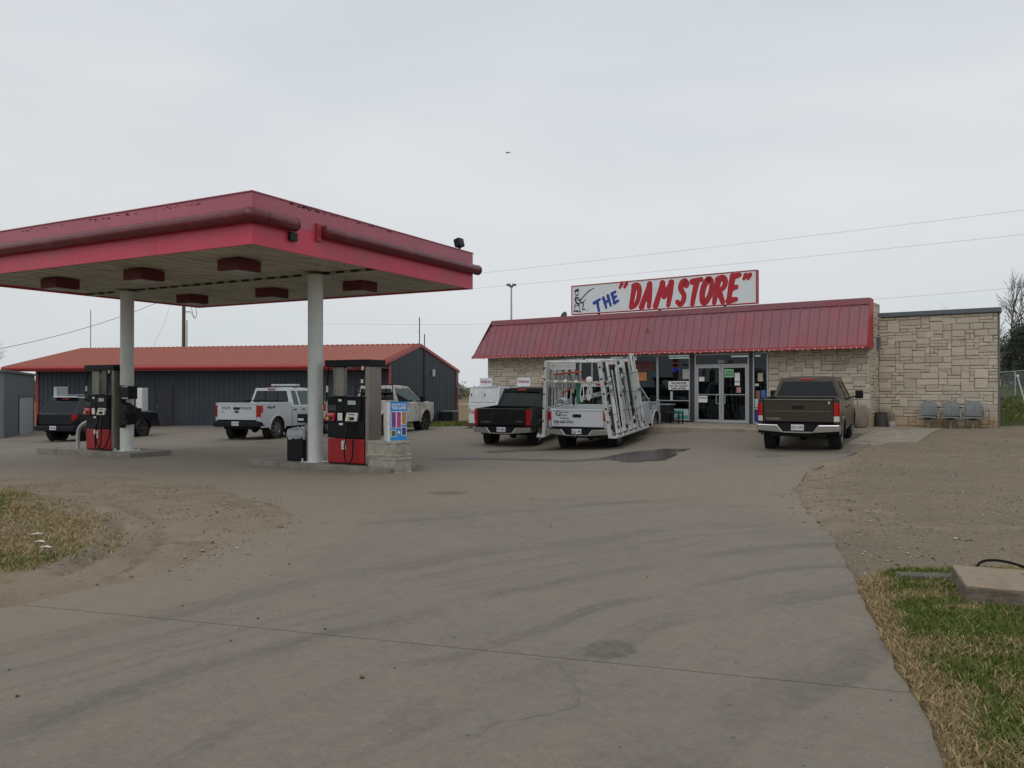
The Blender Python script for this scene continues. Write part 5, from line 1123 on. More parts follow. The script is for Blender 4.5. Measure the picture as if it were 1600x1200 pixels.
def vehicle(name, pose, c, label, cat, paint, group=None):
    X0, Y0, th_ = pose; c = dict(dict(W=2.0, L=5.8, wb=3.7, ro=1.2, R=.40, sill=.46, belt=1.14, zr=1.92, zbr=1.30, hood=1.20, cab0=2.15, cab1=4.05, wsb=4.6, rw=.24, bed=True, glass=M_GLV, rim=M_RIM, bump=M_CHR, tyre_w=.26, bz=.60, rwt=.0, lower=None, seats=True, spokes=6, arch=.075), **c)
    R_ = c['R']; W = c['W']/2; L_ = c['L']; ya, yf_ = c['ro'], c['ro']+c['wb']
    s_, co = math.sin(th_), math.cos(th_)
    wg = [g(X0+co*lx+s_*ly, Y0-s_*lx+co*ly) for lx, ly in ((-.85, ya), (.85, ya), (-.85, yf_), (.85, yf_))]
    zr_, zf_ = (wg[0]+wg[1])/2, (wg[2]+wg[3])/2; pitch = math.atan2(zf_-zr_, c['wb']); z0 = zr_ - math.tan(pitch)*ya
    t = thing(name, (X0, Y0, z0), -th_, label, cat, group, rx=pitch)
    def hw(y, z):                        # half width of the body skin
        k = 1 - .055*max(0, (y-(L_-.9))/.9)**2 - .03*max(0, (.35-y)/.35)**2
        zz = (z-c['sill'])/(c['belt']-c['sill']); b_ = .975+.025*math.sin(max(0, min(1, zz))*math.pi*.85+.35) if zz < 1 else .975+.025*math.sin(math.pi*.85+.35)-.05*(zz-1)
        return W*k*b_
    Ra = R_+c['arch']
    def zlo(y):
        z = c['sill']
        for yc in (ya, yf_):
            d = abs(y-yc)
            if d < Ra: z = max(z, R_+math.sqrt(Ra*Ra-d*d))
        return z
    def skin(nm, y0, y1, ztop, mt, sides=(-1, 1), zmin=None):
        for s in sides:
            ys = sorted(set([y0, y1]+[y0+(y1-y0)*i/14 for i in range(15)]+[v for yc in (ya, yf_) for v in [yc+Ra*math.cos(a) for a in np.linspace(0, math.pi, 15)] if y0 < v < y1]))
            rows = []
            for y in ys:
                zl, zt = (zlo(y) if zmin is None else max(zmin, zlo(y))), ztop(y); rows.append([(s*hw(y, zl+(zt-zl)*j/6), y, zl+(zt-zl)*j/6) for j in range(7)] + [(s*(hw(y, zt)-.02), y, zt+.012), (s*(hw(y, zt)-.07), y, zt+.014)])
            if s > 0: rows = rows[::-1]
            MB().grid(rows).build(nm, mt, t, smooth=True, ang=30)
    cab0, cab1, wsb = c['cab0'], c['cab1'], c['wsb']
    topbed = lambda y: c['zbr']; topcab = lambda y: c['belt']
    def tophood(y): u = (y-wsb+.15)/(L_-wsb); return lerp(c['belt']+.0, c['hood']-.12, max(0, u)**1.6)
    split = c.get('doors', [cab0+.01, (cab0+cab1+.9)/2-.25, wsb-.25])
    if c['bed']: skin('bed_side', .13, cab0-.012, topbed, paint)
    else: skin('rear_quarter', .10, split[0]-.006, topcab, paint)
    for a_, b_ in zip(split[:-1], split[1:]): skin('door', a_+.005, b_-.005, topcab, paint)
    skin('fender', split[-1]+.005, L_-.12, tophood, paint)
    if c['lower']:
        for a_, b_ in ((ya+Ra, yf_-Ra),): 
            for s in (-1, 1): box('lower_cladding', c['lower'], t, min(s*W*.96, s*W*1.0), max(s*W*.96, s*W*1.0), a_, b_, c['sill']-.10, c['sill']+.02, bevel=.01)
    # arch flares
    for s in (-1, 1):
        for yc in (ya, yf_):
            P = [(s*(hw(yc, R_+Ra*math.sin(a))+.006), yc+Ra*math.cos(a), R_+Ra*math.sin(a)) for a in np.linspace(-.05, math.pi+.05, 17) if R_+Ra*math.sin(a) > .3]
            MB().tube(P, c.get('flare', .028), n=6).build('arch_lip', c.get('flare_mat', paint), t, smooth=True)
    # door handles
    for a_, b_ in zip(split[:-1], split[1:]):
        for s in (-1, 1): x_ = hw(a_+.2, c['belt']-.12); box('door_handle', c.get('hnd', M_BLK), t, min(s*x_, s*(x_+.035)), max(s*x_, s*(x_+.035)), a_+.10, a_+.28, c['belt']-.15, c['belt']-.115, bevel=.01)
    # inner dark shell and running gear
    m = MB(); m.box(-W*.66, W*.66, .18, L_-.2, .40, .78); m.box(-W*.93, W*.93, ya+Ra+.04, yf_-Ra-.04, c['sill']-.03, c['sill']+.05); m.box(-W*.93, W*.93, .14, ya-Ra-.02, c['sill']+.02, .7); m.build('underbody', M_DARK, t)
    for yc in (ya, yf_):
        for s in (-1, 1): MB().lathe([(Ra+.03, s*W*.66), (Ra+.03, s*W*.93)], n=22, axis='x', c=(0, yc, R_)).build('wheel_well', M_DARK, t)
    m = MB(); m.tube([(-W*.8, ya, R_-.02), (W*.8, ya, R_-.02)], .05, n=8); m.lathe([(0, -.16), (.13, -.08), (.16, 0), (.13, .08), (0, .16)], n=12, axis='x', c=(.0, ya, R_-.03)); m.tube([(0, ya, R_), (0, yf_, .5)], .04, n=6); m.tube([(-W*.8, yf_, R_-.02), (W*.8, yf_, R_-.02)], .045, n=8)
    for s in (-1, 1): m.tube([(s*.52, .3, .55), (s*.52, L_-.4, .52)], .05, n=4); m.tube([(s*.6, ya-.3, .3), (s*.6, ya, R_-.07), (s*.6, ya+.4, .45)], .03, n=4)
    m.tube([(.55, .25, .42), (.55, 1.0, .42), (.4, 2.4, .42)], .035, n=8); m.build('running_gear', M_DARK, t)
    tw = c['tyre_w']
    for yc in (ya, yf_):
        for s in (-1, 1):
            xc = s*(W-tw/2-.035)
            w = MB().lathe([(R_*.60, -tw*.42), (R_*.74, -tw*.5), (R_*.93, -tw*.48), (R_, -tw*.36), (R_, tw*.36), (R_*.93, tw*.48), (R_*.74, tw*.5), (R_*.60, tw*.42)], n=36, axis='x', c=(xc, yc, R_)).build('wheel', M_TYR, t, smooth=True, ang=40)
            rm = MB(); o = s*tw*.40; i_ = s*tw*.22
            rm.lathe([(R_*.62, s*tw*.44), (R_*.60, s*tw*.36), (R_*.55, i_)], n=30, axis='x', c=(xc, yc, R_)); rm.lathe([(R_*.18, s*tw*.34), (R_*.15, s*tw*.42), (0, s*tw*.43)], n=14, axis='x', c=(xc, yc, R_))
            ns = c['spokes']
            for k in range(ns):
                a = 2*math.pi*k/ns; d = Vector((0, math.cos(a), math.sin(a))); q = Vector((0, -d.z, d.y)); cc = Vector((xc, yc, R_))
                P = [cc+d*R_*.14+q*R_*.075, cc+d*R_*.14-q*R_*.075, cc+d*R_*.60-q*R_*.10, cc+d*R_*.60+q*R_*.10]
                rm.prism([p+Vector((s*tw*.26, 0, 0)) for p in P], (s*tw*.12, 0, 0))
            rm.build('rim', c['rim'], w, smooth=True, ang=25); MB().lathe([(0, i_*.6), (R_*.56, i_*.6)], n=24, axis='x', c=(xc, yc, R_)).build('brake', M_DARK, w)
    # hood, front end
    rows = []
    for i in range(13):
        y = lerp(wsb-.12, L_-.14, i/12); zt = tophood(y)+.012; rows.append([(hw(y, zt)*u*.965, y, zt+(.085*(1-(u*u))*(1-.3*i/12)) - (.0 if i < 11 else .02*(i-10))) for u in np.linspace(-1, 1, 9)])
    MB().grid(rows).build('hood', paint, t, smooth=True, ang=50)
    zg = c['hood']-.13; box('front_fascia', paint, t, -W*.93, W*.93, L_-.16, L_-.10, c['sill']+.1, zg, bevel=.03); box('grille', c.get('grille', M_CHR), t, -W*.55, W*.55, L_-.105, L_-.07, zg-.38, zg-.05, bevel=.02)
    for k in range(3): box('grille_bar', M_BLK, t, -W*.51, W*.51, L_-.072, L_-.062, zg-.34+k*.10, zg-.28+k*.10)
    for s in (-1, 1): MB().prism([(s*W*.58, L_-.11, zg-.33), (s*W*.90, L_-.12, zg-.31), (s*W*.955, L_-.35, zg-.15), (s*W*.955, L_-.33, zg-.02), (s*W*.58, L_-.09, zg-.05)], (0, .045, 0)).build('headlight', M_TAILW, t, bevel=.01)
    box('front_bumper', c.get('fbump', c['bump']), t, -W*.97, W*.97, L_-.10, L_+.0, .42, .70, bevel=.04)
    # greenhouse
    zb, zr = c['belt']+.012, c['zr']; wb_, wr = W*.955, W*.955-c['rw']; y4, y3 = c.get('rb', cab0+.03), c.get('rt', cab0+.12); y2, y1 = c.get('wt', cab1-.05), wsb
    def SP(s, y, h, o=0.0): return (s*(lerp(wb_, wr, h)+o), y, lerp(zb, zr, h))
    def Y4(h): return lerp(y4, y3, h)
    def Y1(h): return lerp(y1, y2, h)
    def side(nm, q, mt, th=.03, o=.0, sides=(-1, 1)):
        for s in sides: MB().prism([SP(s, y, h, o) for y, h in q], (-s*th, 0, 0)).build(nm, mt, t, bevel=0)
    hs, ht = .03, .86
    nwin = c.get('nwin', None) or [(Y4(.5)+.12, (split[1])), (split[1], Y1(.5)-.0)]
    # frame: sill strip, header strip, pillars
    side('window_sill', [(y4, 0), (y1, 0), (Y1(hs), hs), (Y4(hs), hs)], paint)
    side('roof_rail', [(Y4(ht), ht), (Y1(ht), ht), (Y1(1), 1), (Y4(1), 1)], paint)
    side('pillar', [(y4, 0), (y4+c.get('cp', .16), 0), (Y4(1)+c.get('cp', .16)*.8, 1), (Y4(1), 1)], paint, o=.001)
    side('pillar', [(y1-.11, 0), (y1, 0), (Y1(1), 1), (Y1(1)-.09, 1)], paint, o=.001)
    for yb in c.get('bp', [split[1]]): side('pillar', [(yb-.05, 0), (yb+.05, 0), (yb+.04, 1), (yb-.06, 1)], c.get('bpm', paint), o=.001)
    side('side_window', [(y4+.05, hs), (y1-.05, hs), (Y1(ht)-.03, ht), (Y4(ht)+.05, ht)], c['glass'], th=.006, o=-.012)
    rows = []
    for i in range(9):
        y = lerp(y3-.0, y2+.0, i/8); e_ = .02*(1-math.sin(math.pi*i/8)); rows.append([((wr+.01)*u, y, zr+.045*(1-u**4)-e_ - (.02 if abs(u) > .98 else 0)) for u in np.linspace(-1, 1, 11)])
    rf = MB().grid(rows); rf.build('roof', c.get('roofm', paint), t, smooth=True, ang=60); box('roof_lining', M_SEATS, t, -wr+.02, wr-.02, y3+.03, y2-.03, zr-.04, zr-.02)
    def xw(h): return lerp(wb_, wr, h)
    def rear(nm, q, mt, th=.03, o=0): MB().prism([(x, Y4(h)-o, lerp(zb, zr, h)) for x, h in q], (0, th, 0)).build(nm, mt, t)
    rp0, rp1 = .11, .86
    rear('rear_header', [(-xw(rp1), rp1), (xw(rp1), rp1), (xw(1), 1.02), (-xw(1), 1.02)], paint)
    rear('rear_sill', [(-xw(0), -.0), (xw(0), -.0), (xw(.04), .06), (-xw(.04), .06)], paint)
    for s in (-1, 1): rear('rear_pillar', [(s*xw(0), 0), (s*(xw(0)-.10), 0), (s*(xw(1)-.09), 1), (s*xw(1), 1)], paint, o=.001)
    rear('rear_window', [(-xw(.04)+.06, .05), (xw(.04)-.06, .05), (xw(rp1)-.05, rp1+.01), (-xw(rp1)+.05, rp1+.01)], c.get('rglass', c['glass']), th=.006, o=-.008)
    if c.get('slider'):
        for xx in (-.28, .28): MB().prism([(xx-.012, Y4(.06)-.003, lerp(zb, zr, .06)), (xx+.012, Y4(.06)-.003, lerp(zb, zr, .06)), (xx+.012, Y4(.86)-.003, lerp(zb, zr, .86)), (xx-.012, Y4(.86)-.003, lerp(zb, zr, .86))], (0, .02, 0)).build('slider_frame', M_BLK, t)
    MB().prism([(x, Y1(h), lerp(zb, zr, h)) for x, h in ((-xw(0)+.07, 0), (xw(0)-.07, 0), (xw(1)-.07, .97), (-xw(1)+.07, .97))], (0, .006, 0)).build('windshield', c['glass'] if c['glass'] is not M_GLD else M_GLV, t)
    for s in (-1, 1): MB().prism([(s*xw(0), y1, zb), (s*(xw(0)-.08), y1+.01, zb), (s*(xw(1)-.07), y2+.01, zr), (s*xw(1), y2, zr)], (0, -.04, 0)).build('a_pillar', paint, t)
    box('brake_lamp', M_TAIL, t, -.17, .17, Y4(.94)-.03, Y4(.94)+.0, zr-.055, zr-.005, bevel=.006)
    # seats, dash
    if c['seats']:
        for yy in ([y2-1.05, y2-1.95] if y2-y4 > 1.9 else [y2-1.05]):
            for xx in (-.42, .42): box('seat', M_SEATS, t, xx-.25, xx+.25, yy, yy+.14, .9, zb+.30, bevel=.04); box('headrest', M_SEATS, t, xx-.12, xx+.12, yy, yy+.09, zb+.33, zb+.50, bevel=.03)
    box('dashboard', M_SEATS, t, -W*.85, W*.85, y1-.55, y1-.15, .8, zb-.01, bevel=.03); box('cabin_floor', M_DARK, t, -W*.9, W*.9, y4+.05, y1-.1, .62, .66)
    # mirrors
    for s in (-1, 1):
        my = c.get('mir', y1-.42); mo = c.get('mirx', .13); mh = c.get('mirh', .20)
        MB().tube([(s*(W*.94), my, zb+.03), (s*(W+mo-.02), my, zb+.07)], .022, n=6).build('mirror_arm', M_BLK, t)
        m_ = box('mirror', M_BLK, t, min(s*(W+mo-.07), s*(W+mo+.15)), max(s*(W+mo-.07), s*(W+mo+.15)), my-.02, my+.09, zb+.0, zb+mh, bevel=.03); box('mirror_glass', M_BLK, m_, min(s*(W+mo-.05), s*(W+mo+.13)), max(s*(W+mo-.05), s*(W+mo+.13)), my-.027, my-.021, zb+.02, zb+mh-.02)
    # bed, tailgate, lamps, bumper
    if c['bed']:
        bw = W-.16; box('bed_floor', c.get('bedm', M_BLK), t, -bw, bw, .08, cab0-.08, .78, .80); 
        for s in (-1, 1): box('bed_wall', c.get('bedm', M_BLK), t, min(s*bw, s*(bw+.02)), max(s*bw, s*(bw+.02)), .08, cab0-.08, .80, c['zbr']-.01); box('bed_rail', c.get('railm', M_BLK), t, min(s*(bw), s*(W*.965-.07)), max(s*(bw), s*(W*.965-.07)), .10, cab0-.04, c['zbr']-.02, c['zbr']+.018, bevel=.01)
        box('bed_front', paint, t, -W*.93, W*.93, cab0-.08, cab0-.045, .78, c['zbr']-.0, bevel=.01); box('cab_back', paint, t, -W*.93, W*.93, cab0+.0, cab0+.04, .62, zb+.005)
        tgw = W-.165; tg = box('tailgate', paint, t, -tgw, tgw, .045, .115, c['bz']+.12, c['zbr']+.01, bevel=.018)
        box('tailgate_lip', c.get('tlip', paint), tg, -tgw+.02, tgw-.02, .03, .05, c['zbr']-.04, c['zbr']+.005, bevel=.008)
        m_ = box('tailgate_handle', M_BLK, tg, -.14, .14, .025, .044, c['zbr']-.24, c['zbr']-.15, bevel=.01)
        lz0, lz1 = c.get('lamp', (c['bz']+.22, c['zbr']-.08))
    else:
        tgw = W-.13; tg = box('tailgate', paint, t, -tgw, tgw, .06, .12, c['bz']+.10, zb+.0, bevel=.03); lz0, lz1 = c['bz']+.28, zb-.02
        box('handle', M_BLK, tg, -.2, .2, .04, .058, zb-.16, zb-.10, bevel=.01)
    for s in (-1, 1):
        xo = hw(.1, 1.0); xi = tgw+.012
        cp_ = MB().prism([(s*xi, .05, c['bz']+.06), (s*xo, .14, c['bz']+.06), (s*xo, .14, c['zbr'] if c['bed'] else zb), (s*xi, .05, c['zbr'] if c['bed'] else zb)], (0, .10, 0)).build('corner_post', paint, t, bevel=.008)
        lz_ = lerp(lz0, lz1, .30)
        MB().prism([(s*(xi+.003), .030, lz_), (s*(xo+.004), .13, lz_), (s*(xo+.004), .13, lz1), (s*(xi+.003), .030, lz1)], (0, .03, 0)).build('tail_light', M_TAIL, t, bevel=.006)
        MB().prism([(s*(xo+.012), .10, lz_), (s*(xo+.012), .26, lz_+.04), (s*(xo+.012), .24, lz1-.04), (s*(xo+.012), .10, lz1)], (-s*.02, 0, 0)).build('tail_light', M_TAIL, t, bevel=.004)
        MB().prism([(s*(xi+.003), .032, lz0), (s*(xo+.002), .13, lz0), (s*(xo+.002), .13, lz_-.004), (s*(xi+.003), .032, lz_-.004)], (0, .03, 0)).build('reversing_light', M_TAILW if c.get('revw', True) else M_TAIL, t, bevel=.004)
    bz = c['bz']; rb_ = MB()
    bp_ = c['bump']
    if c.get('cutout', True):
        for s in (-1, 1): MB().prism([(s*W*.985, .22, bz-.12), (s*W*.985, .02, bz-.11), (s*.46, -.03, bz-.14), (s*.34, -.03, bz-.14), (s*.40, -.03, bz-.02), (s*.50, -.03, bz+.06), (s*W*.985, .02, bz+.07), (s*W*.985, .22, bz+.07)] if False else [(s*W*.99, .0, bz-.10), (s*.34, -.03, bz-.15), (s*.50, -.03, bz+.055), (s*W*.99, .0, bz+.065)], (0, .14, 0)).build('rear_bumper', bp_, t, bevel=.02)
        MB().prism([(-.345, -.03, bz-.15), (.345, -.03, bz-.15), (.345, -.03, bz-.115), (-.345, -.03, bz-.115)], (0, .12, 0)).build('rear_bumper', bp_, t)
        box('bumper_step', M_BLK, t, -.50, .50, .0, .12, bz-.11, bz+.06); box('bumper_top', M_BLK, t, -W*.93, W*.93, .0, .13, bz+.068, bz+.09, bevel=.004)
    else:
        box('rear_bumper', bp_, t, -W*.985, W*.985, -.02, .14, bz-.13, bz+.07, bevel=.035)
        box('bumper_top', M_BLK, t, -W*.9, W*.9, .0, .13, bz+.072, bz+.088)
    for s in (-1, 1): box('bumper_end', bp_, t, min(s*W*.955, s*W*.99), max(s*W*.955, s*W*.99), .13, .36, bz-.10, bz+.06, bevel=.015)
    pl = box('number_plate', M_PLATE, t, -.155, .155, -.045 if c.get('cutout', True) is False else -.012, -.038 if c.get('cutout', True) is False else -.004, bz-.085, bz+.065, label='pale number plate')
    py_ = -.047 if c.get('cutout', True) is False else -.014
    text(c.get('plate', 'DJC 57H'), .09, M_SBLU if c.get('pblue') else M_INK, pl, Matrix.Translation((0, py_, bz-.015)) @ Matrix.Rotation(R(90), 4, 'X'), width=.27, bold=.001)
    return t, c, dict(W=W, zb=zb, SP=SP, hw=hw, tg=tg)
def tg_text(v, s, size, x, z, mt, width, y=.043, bold=.001, **k): return text(s, size, mt, v[2]['tg'], Matrix.Translation((x, y, z)) @ Matrix.Rotation(R(90), 4, 'X'), width=width, bold=bold, **k)

P_BRN = mat('pyrite_brown_paint', (.078, .070, .056), .26, .75, var=.03, coat=.35); P_WHT = mat('white_car_paint', (.56, .58, .61), .30, var=.02, coat=.4, dirt=(.46, .43, .38), dirt_s=1.6, dirt_lo=.62, dirt_hi=.9)
P_WHD = mat('muddy_white_paint', (.60, .59, .55), .45, var=.05, dirt=(.27, .20, .12), dirt_s=1.6, dirt_lo=.44, dirt_hi=.66); P_BLK = mat('black_car_paint', (.008, .008, .009), .22, var=.1, coat=.1, spec=.35, dirt=(.03, .027, .025), dirt_s=2, dirt_lo=.5, dirt_hi=.85)
P_SUV = mat('dark_blue_car_paint', (.008, .010, .016), .26, .1, var=.1, coat=.15, spec=.35)

# brown pickup by the door
v = vehicle('pickup_truck', (7.33, 20.54, .467), dict(W=2.03, L=5.81, wb=3.7, ro=1.2, R=.40, zr=1.86, belt=1.20, zbr=1.36, hood=1.24, cab0=2.05, cab1=4.0, wsb=4.62, glass=M_GLD, rglass=M_GLD, bz=.66, rw=.26, lamp=(.80, 1.27), doors=[2.06, 3.02, 4.32], plate='DJC C37H', mirh=.24, mirx=.16),
            'bronze-brown pickup with dark privacy glass parked nose-in beside the store door', 'pickup', P_BRN, 'pickups parked at the store')
tg_text(v, 'TUNDRA', .075, -.60, .86, M_CHR, .36); box('tailgate_crease', P_BRN, v[2]['tg'], -.8, .8, .038, .05, 1.05, 1.065, bevel=.006); box('wax_mark', M_PAPER, v[2]['tg'], .74, .77, .040, .0445, 1.25, 1.37)
# black pickup
v = vehicle('pickup_truck', (-.35, 26.26, .34), dict(W=1.99, L=5.78, wb=3.64, ro=1.2, R=.38, zr=1.84, belt=1.16, zbr=1.26, hood=1.2, cab0=2.10, cab1=3.95, wsb=4.45, glass=M_GLV, bz=.60, rw=.27, lamp=(.72, 1.23), doors=[2.11, 2.75, 4.15], revw=False, cutout=True, pblue=True, plate='BK1 8821'),
            'black pickup with tall red tail lights parked between the ice freezers and the glass carrier', 'pickup', P_BLK, 'pickups parked at the store')
tg_text(v, 'SILVERADO', .05, -.55, .83, M_CHR, .34); tg_text(v, '1500', .05, .62, .85, M_CHR, .2)
x_ = v[2]['W']*.955
for s in (-1, 1): MB().prism([v[2]['SP'](s, 2.12, .02, .012), v[2]['SP'](s, 2.32, .02, .012), v[2]['SP'](s, 2.36, .9, .012), v[2]['SP'](s, 2.24, .9, .012)], (-s*.02, 0, 0)).build('cab_corner', P_BLK, v[0])
# police pickup
v = vehicle('pickup_truck', (-10.08, 29.2, .31), dict(W=2.0, L=5.89, wb=3.68, ro=1.15, R=.41, zr=1.90, belt=1.22, zbr=1.36, hood=1.24, cab0=2.1, cab1=3.9, wsb=4.6, glass=M_GLV, bz=.62, rw=.22, lamp=(.86, 1.28), doors=[2.11, 2.72, 4.3], bump=M_BLK, cutout=False, revw=False, spokes=7, slider=True, railm=M_BLK, plate='STATE', grille=M_BLK),
            'white police pickup with a roof light bar parked facing the grey metal building', 'pickup')if False else vehicle('pickup_truck', (-10.08, 29.2, .31), dict(W=2.0, L=5.89, wb=3.68, ro=1.15, R=.41, zr=1.90, belt=1.22, zbr=1.36, hood=1.24, cab0=2.1, cab1=3.9, wsb=4.6, glass=M_GLV, bz=.62, rw=.22, lamp=(.86, 1.28), doors=[2.11, 2.72, 4.3], bump=M_BLK, cutout=False, revw=False, spokes=7, slider=True, railm=M_BLK, plate='101 7734', grille=M_BLK),
            'white police pickup with a roof light bar parked facing the grey metal building', 'police pickup', P_WHT, 'pickups parked at the store')
tg_text(v, 'STATE', .13, -.46, 1.17, M_INK, .38, bold=.003); tg_text(v, 'POLICE', .13, .40, 1.17, M_INK, .46, bold=.003); tg_text(v, 'F-150', .06, -.64, 1.03, M_INK, .18)
MB().lathe([(0, 0), (.10, 0), (.10, -.006), (0, -.006)], n=18, axis='y', M=Matrix.Translation((0, .043, 1.04)) @ Matrix.Diagonal((1, 1, .45, 1))).build('badge', M_DKAL, v[2]['tg'])
text('4x4', .16, M_INK, v[0], rowmat((v[2]['hw'](.55, 1.15)+.008, .72, 1.20), (0, 1, 0), (0, 0, 1), (1, 0, 0)), width=.5, bold=.002, shear=.2)
lb_ = box('light_bar', M_GALV, v[0], -.60, .60, 3.0, 3.28, 1.985, 2.07, bevel=.03); box('bar_foot', M_BLK, lb_, -.5, -.4, 3.05, 3.2, 1.93, 1.984); box('bar_foot', M_BLK, lb_, .4, .5, 3.05, 3.2, 1.93, 1.984)
MB().tube([(-.3, 2.6, 1.93), (-.3, 2.6, 2.12)], .006, n=5).build('aerial', M_BLK, v[0])
for yy in (.25, 1.75): MB().tube([(-.8, yy, 1.37), (-.8, yy+.02, 1.44), (.8, yy+.02, 1.44), (.8, yy, 1.37)] if yy > 1 else [(-.86, .12, 1.38), (-.86, .3, 1.43), (-.86, 1.9, 1.43), (-.86, 2.02, 1.38)], .02, n=6).build('bed_bar', M_BLK, v[0])
# dirty white pickup nosing out behind the right dispenser
v = vehicle('pickup_truck', (-6.35, 30.3, .36), dict(W=2.02, L=5.8, wb=3.57, ro=1.25, R=.43, zr=1.92, belt=1.24, zbr=1.36, hood=1.32, cab0=2.3, cab1=3.75, wsb=4.5, glass=M_GLV, bz=.62, rw=.25, rim=M_RIMD, bump=M_BLK, fbump=M_BLK, cutout=False, doors=[2.31, 4.2], bp=[], nwin=[], flare=.05, grille=M_BLK, hnd=M_BLK, mirx=.16, mirh=.26, plate='CVT 4410'),
            'mud-splashed white pickup with black bumpers parked nose-in at the grey gable', 'pickup', P_WHD, 'pickups parked at the store')
hr = MB()
for p_ in ([(-.88, 2.16, 1.3), (-.86, 2.18, 1.98), (.86, 2.18, 1.98), (.88, 2.16, 1.3)], [(-.86, 2.16, 1.66), (.86, 2.16, 1.66)], [(-.3, 2.17, 1.3), (-.3, 2.17, 1.98)], [(.3, 2.17, 1.3), (.3, 2.17, 1.98)]): hr.tube(p_, .03, n=8)
hr.build('headache_rack', M_BLK, v[0]); box('toolbox', M_BLK, v[0], -.9, .9, 1.6, 2.05, 1.15, 1.50, bevel=.02)
bb = MB(); bb.tube([(-.8, 5.86, .5), (-.8, 5.92, 1.05), (.8, 5.92, 1.05), (.8, 5.86, .5)], .04, n=8); bb.build('brush_guard', M_BLK, v[0])
# dark estate / SUV
v = vehicle('estate_car', (-17.7, 30.9, .27), dict(W=1.86, L=4.85, wb=2.85, ro=.95, R=.37, zr=1.70, belt=1.08, sill=.42, hood=1.14, bed=False, cab0=1.0, cab1=3.35, wsb=3.75, rb=.16, rt=.62, wt=2.95, glass=M_GLD, rglass=M_GLD, bz=.56, rw=.20, cutout=False, bump=P_SUV, doors=[.98, 1.90, 3.05], cp=.20, bp=[.98, 1.92], revw=False, rim=M_RIMD, grille=M_BLK, plate='CZK 8820', arch=.06, mirx=.08, mirh=.15),
            'dark blue-black SUV partly hidden by the left fuel dispenser', 'SUV', P_SUV)
for s in (-1, 1): MB().tube([(s*.62, .9, 1.73), (s*.62, 1.0, 1.80), (s*.62, 2.6, 1.80), (s*.62, 2.7, 1.73)], .018, n=6).build('roof_rack', M_GALV, v[0])
MB().prism([(-.55, .50, 1.72), (.55, .50, 1.72), (.55, .66, 1.745), (-.55, .66, 1.745)], (0, 0, .025)).build('spoiler', M_GALV, v[0])
# the glazier's truck with its racks
GT = vehicle('pickup_truck', (2.0, 24.6, .455), dict(W=2.03, L=6.05, wb=3.97, ro=1.25, R=.40, zr=1.98, belt=1.24, zbr=1.29, hood=1.34, cab0=2.15, cab1=4.0, wsb=4.65, glass=M_GLV, bz=.63, rw=.24, lamp=(.82, 1.22), doors=[2.16, 3.05, 4.35], plate='CJT 1·M8', bedm=M_WHTD, railm=M_WHTD, grille=M_CHR),
            'white pickup carrying window frames and glass on tall side racks in front of the store', 'glass truck', P_WHT, 'pickups parked at the store')
v = GT; t = v[0]
tg_text(v, 'G', .24, -.62, 1.16, M_INK, .17, bold=.006); tg_text(v, 'ainesville', .07, -.40, 1.20, M_INK, .27, bold=.001); tg_text(v, 'Glass', .075, -.42, 1.11, M_INK, .2, bold=.001); tg_text(v, 'Company', .085, -.42, 1.02, M_INK, .32, bold=.002); tg_text(v, '940-665-3321', .11, -.44, .90, M_INK, .66, bold=.004)
tg_text(v, 'F-250', .05, -.68, .83, M_INK, .14); MB().lathe([(0, 0), (.10, 0), (.10, -.006), (0, -.006)], n=18, axis='y', M=Matrix.Translation((0, .043, 1.10)) @ Matrix.Diagonal((1, 1, .5, 1))).build('badge', M_DKAL, v[2]['tg'])
xr_ = v[2]['hw'](4.9, 1.05)+.008; RS = lambda y, z: rowmat((xr_, y, z), (0, 1, 0), (0, 0, 1), (1, 0, 0))
text('G', .34, M_INK, t, RS(4.56, 1.06), width=.2, bold=.006); text('Glass Company', .10, M_INK, t, RS(4.95, 1.13), width=.5, bold=.001); text('665-3321', .10, M_INK, t, RS(4.95, .82), width=.5, bold=.001)
MB().tube([(0, -.02, .52), (0, -.16, .50)], .03, n=8).build('tow_hitch', M_CHR, t); MB().lathe([(0, .05), (.03, .03), (.03, .0), (.015, -.03)], n=10, c=(0, -.15, .56)).build('tow_ball', M_CHR, t, smooth=True)
M_RACK = mat('rack_aluminium', (.56, .57, .55), .45, .25, var=.14, vs=5, dirt=(.25, .23, .19), dirt_s=7, dirt_lo=.55)
M_ORNG = mat('orange_red_bar', (.55, .10, .05), .5, var=.15); M_CLP = mat('grey_clamp', (.17, .17, .18), .6, var=.25, vs=10); M_GRN = mat('green_clamp', (.03, .14, .07), .5)
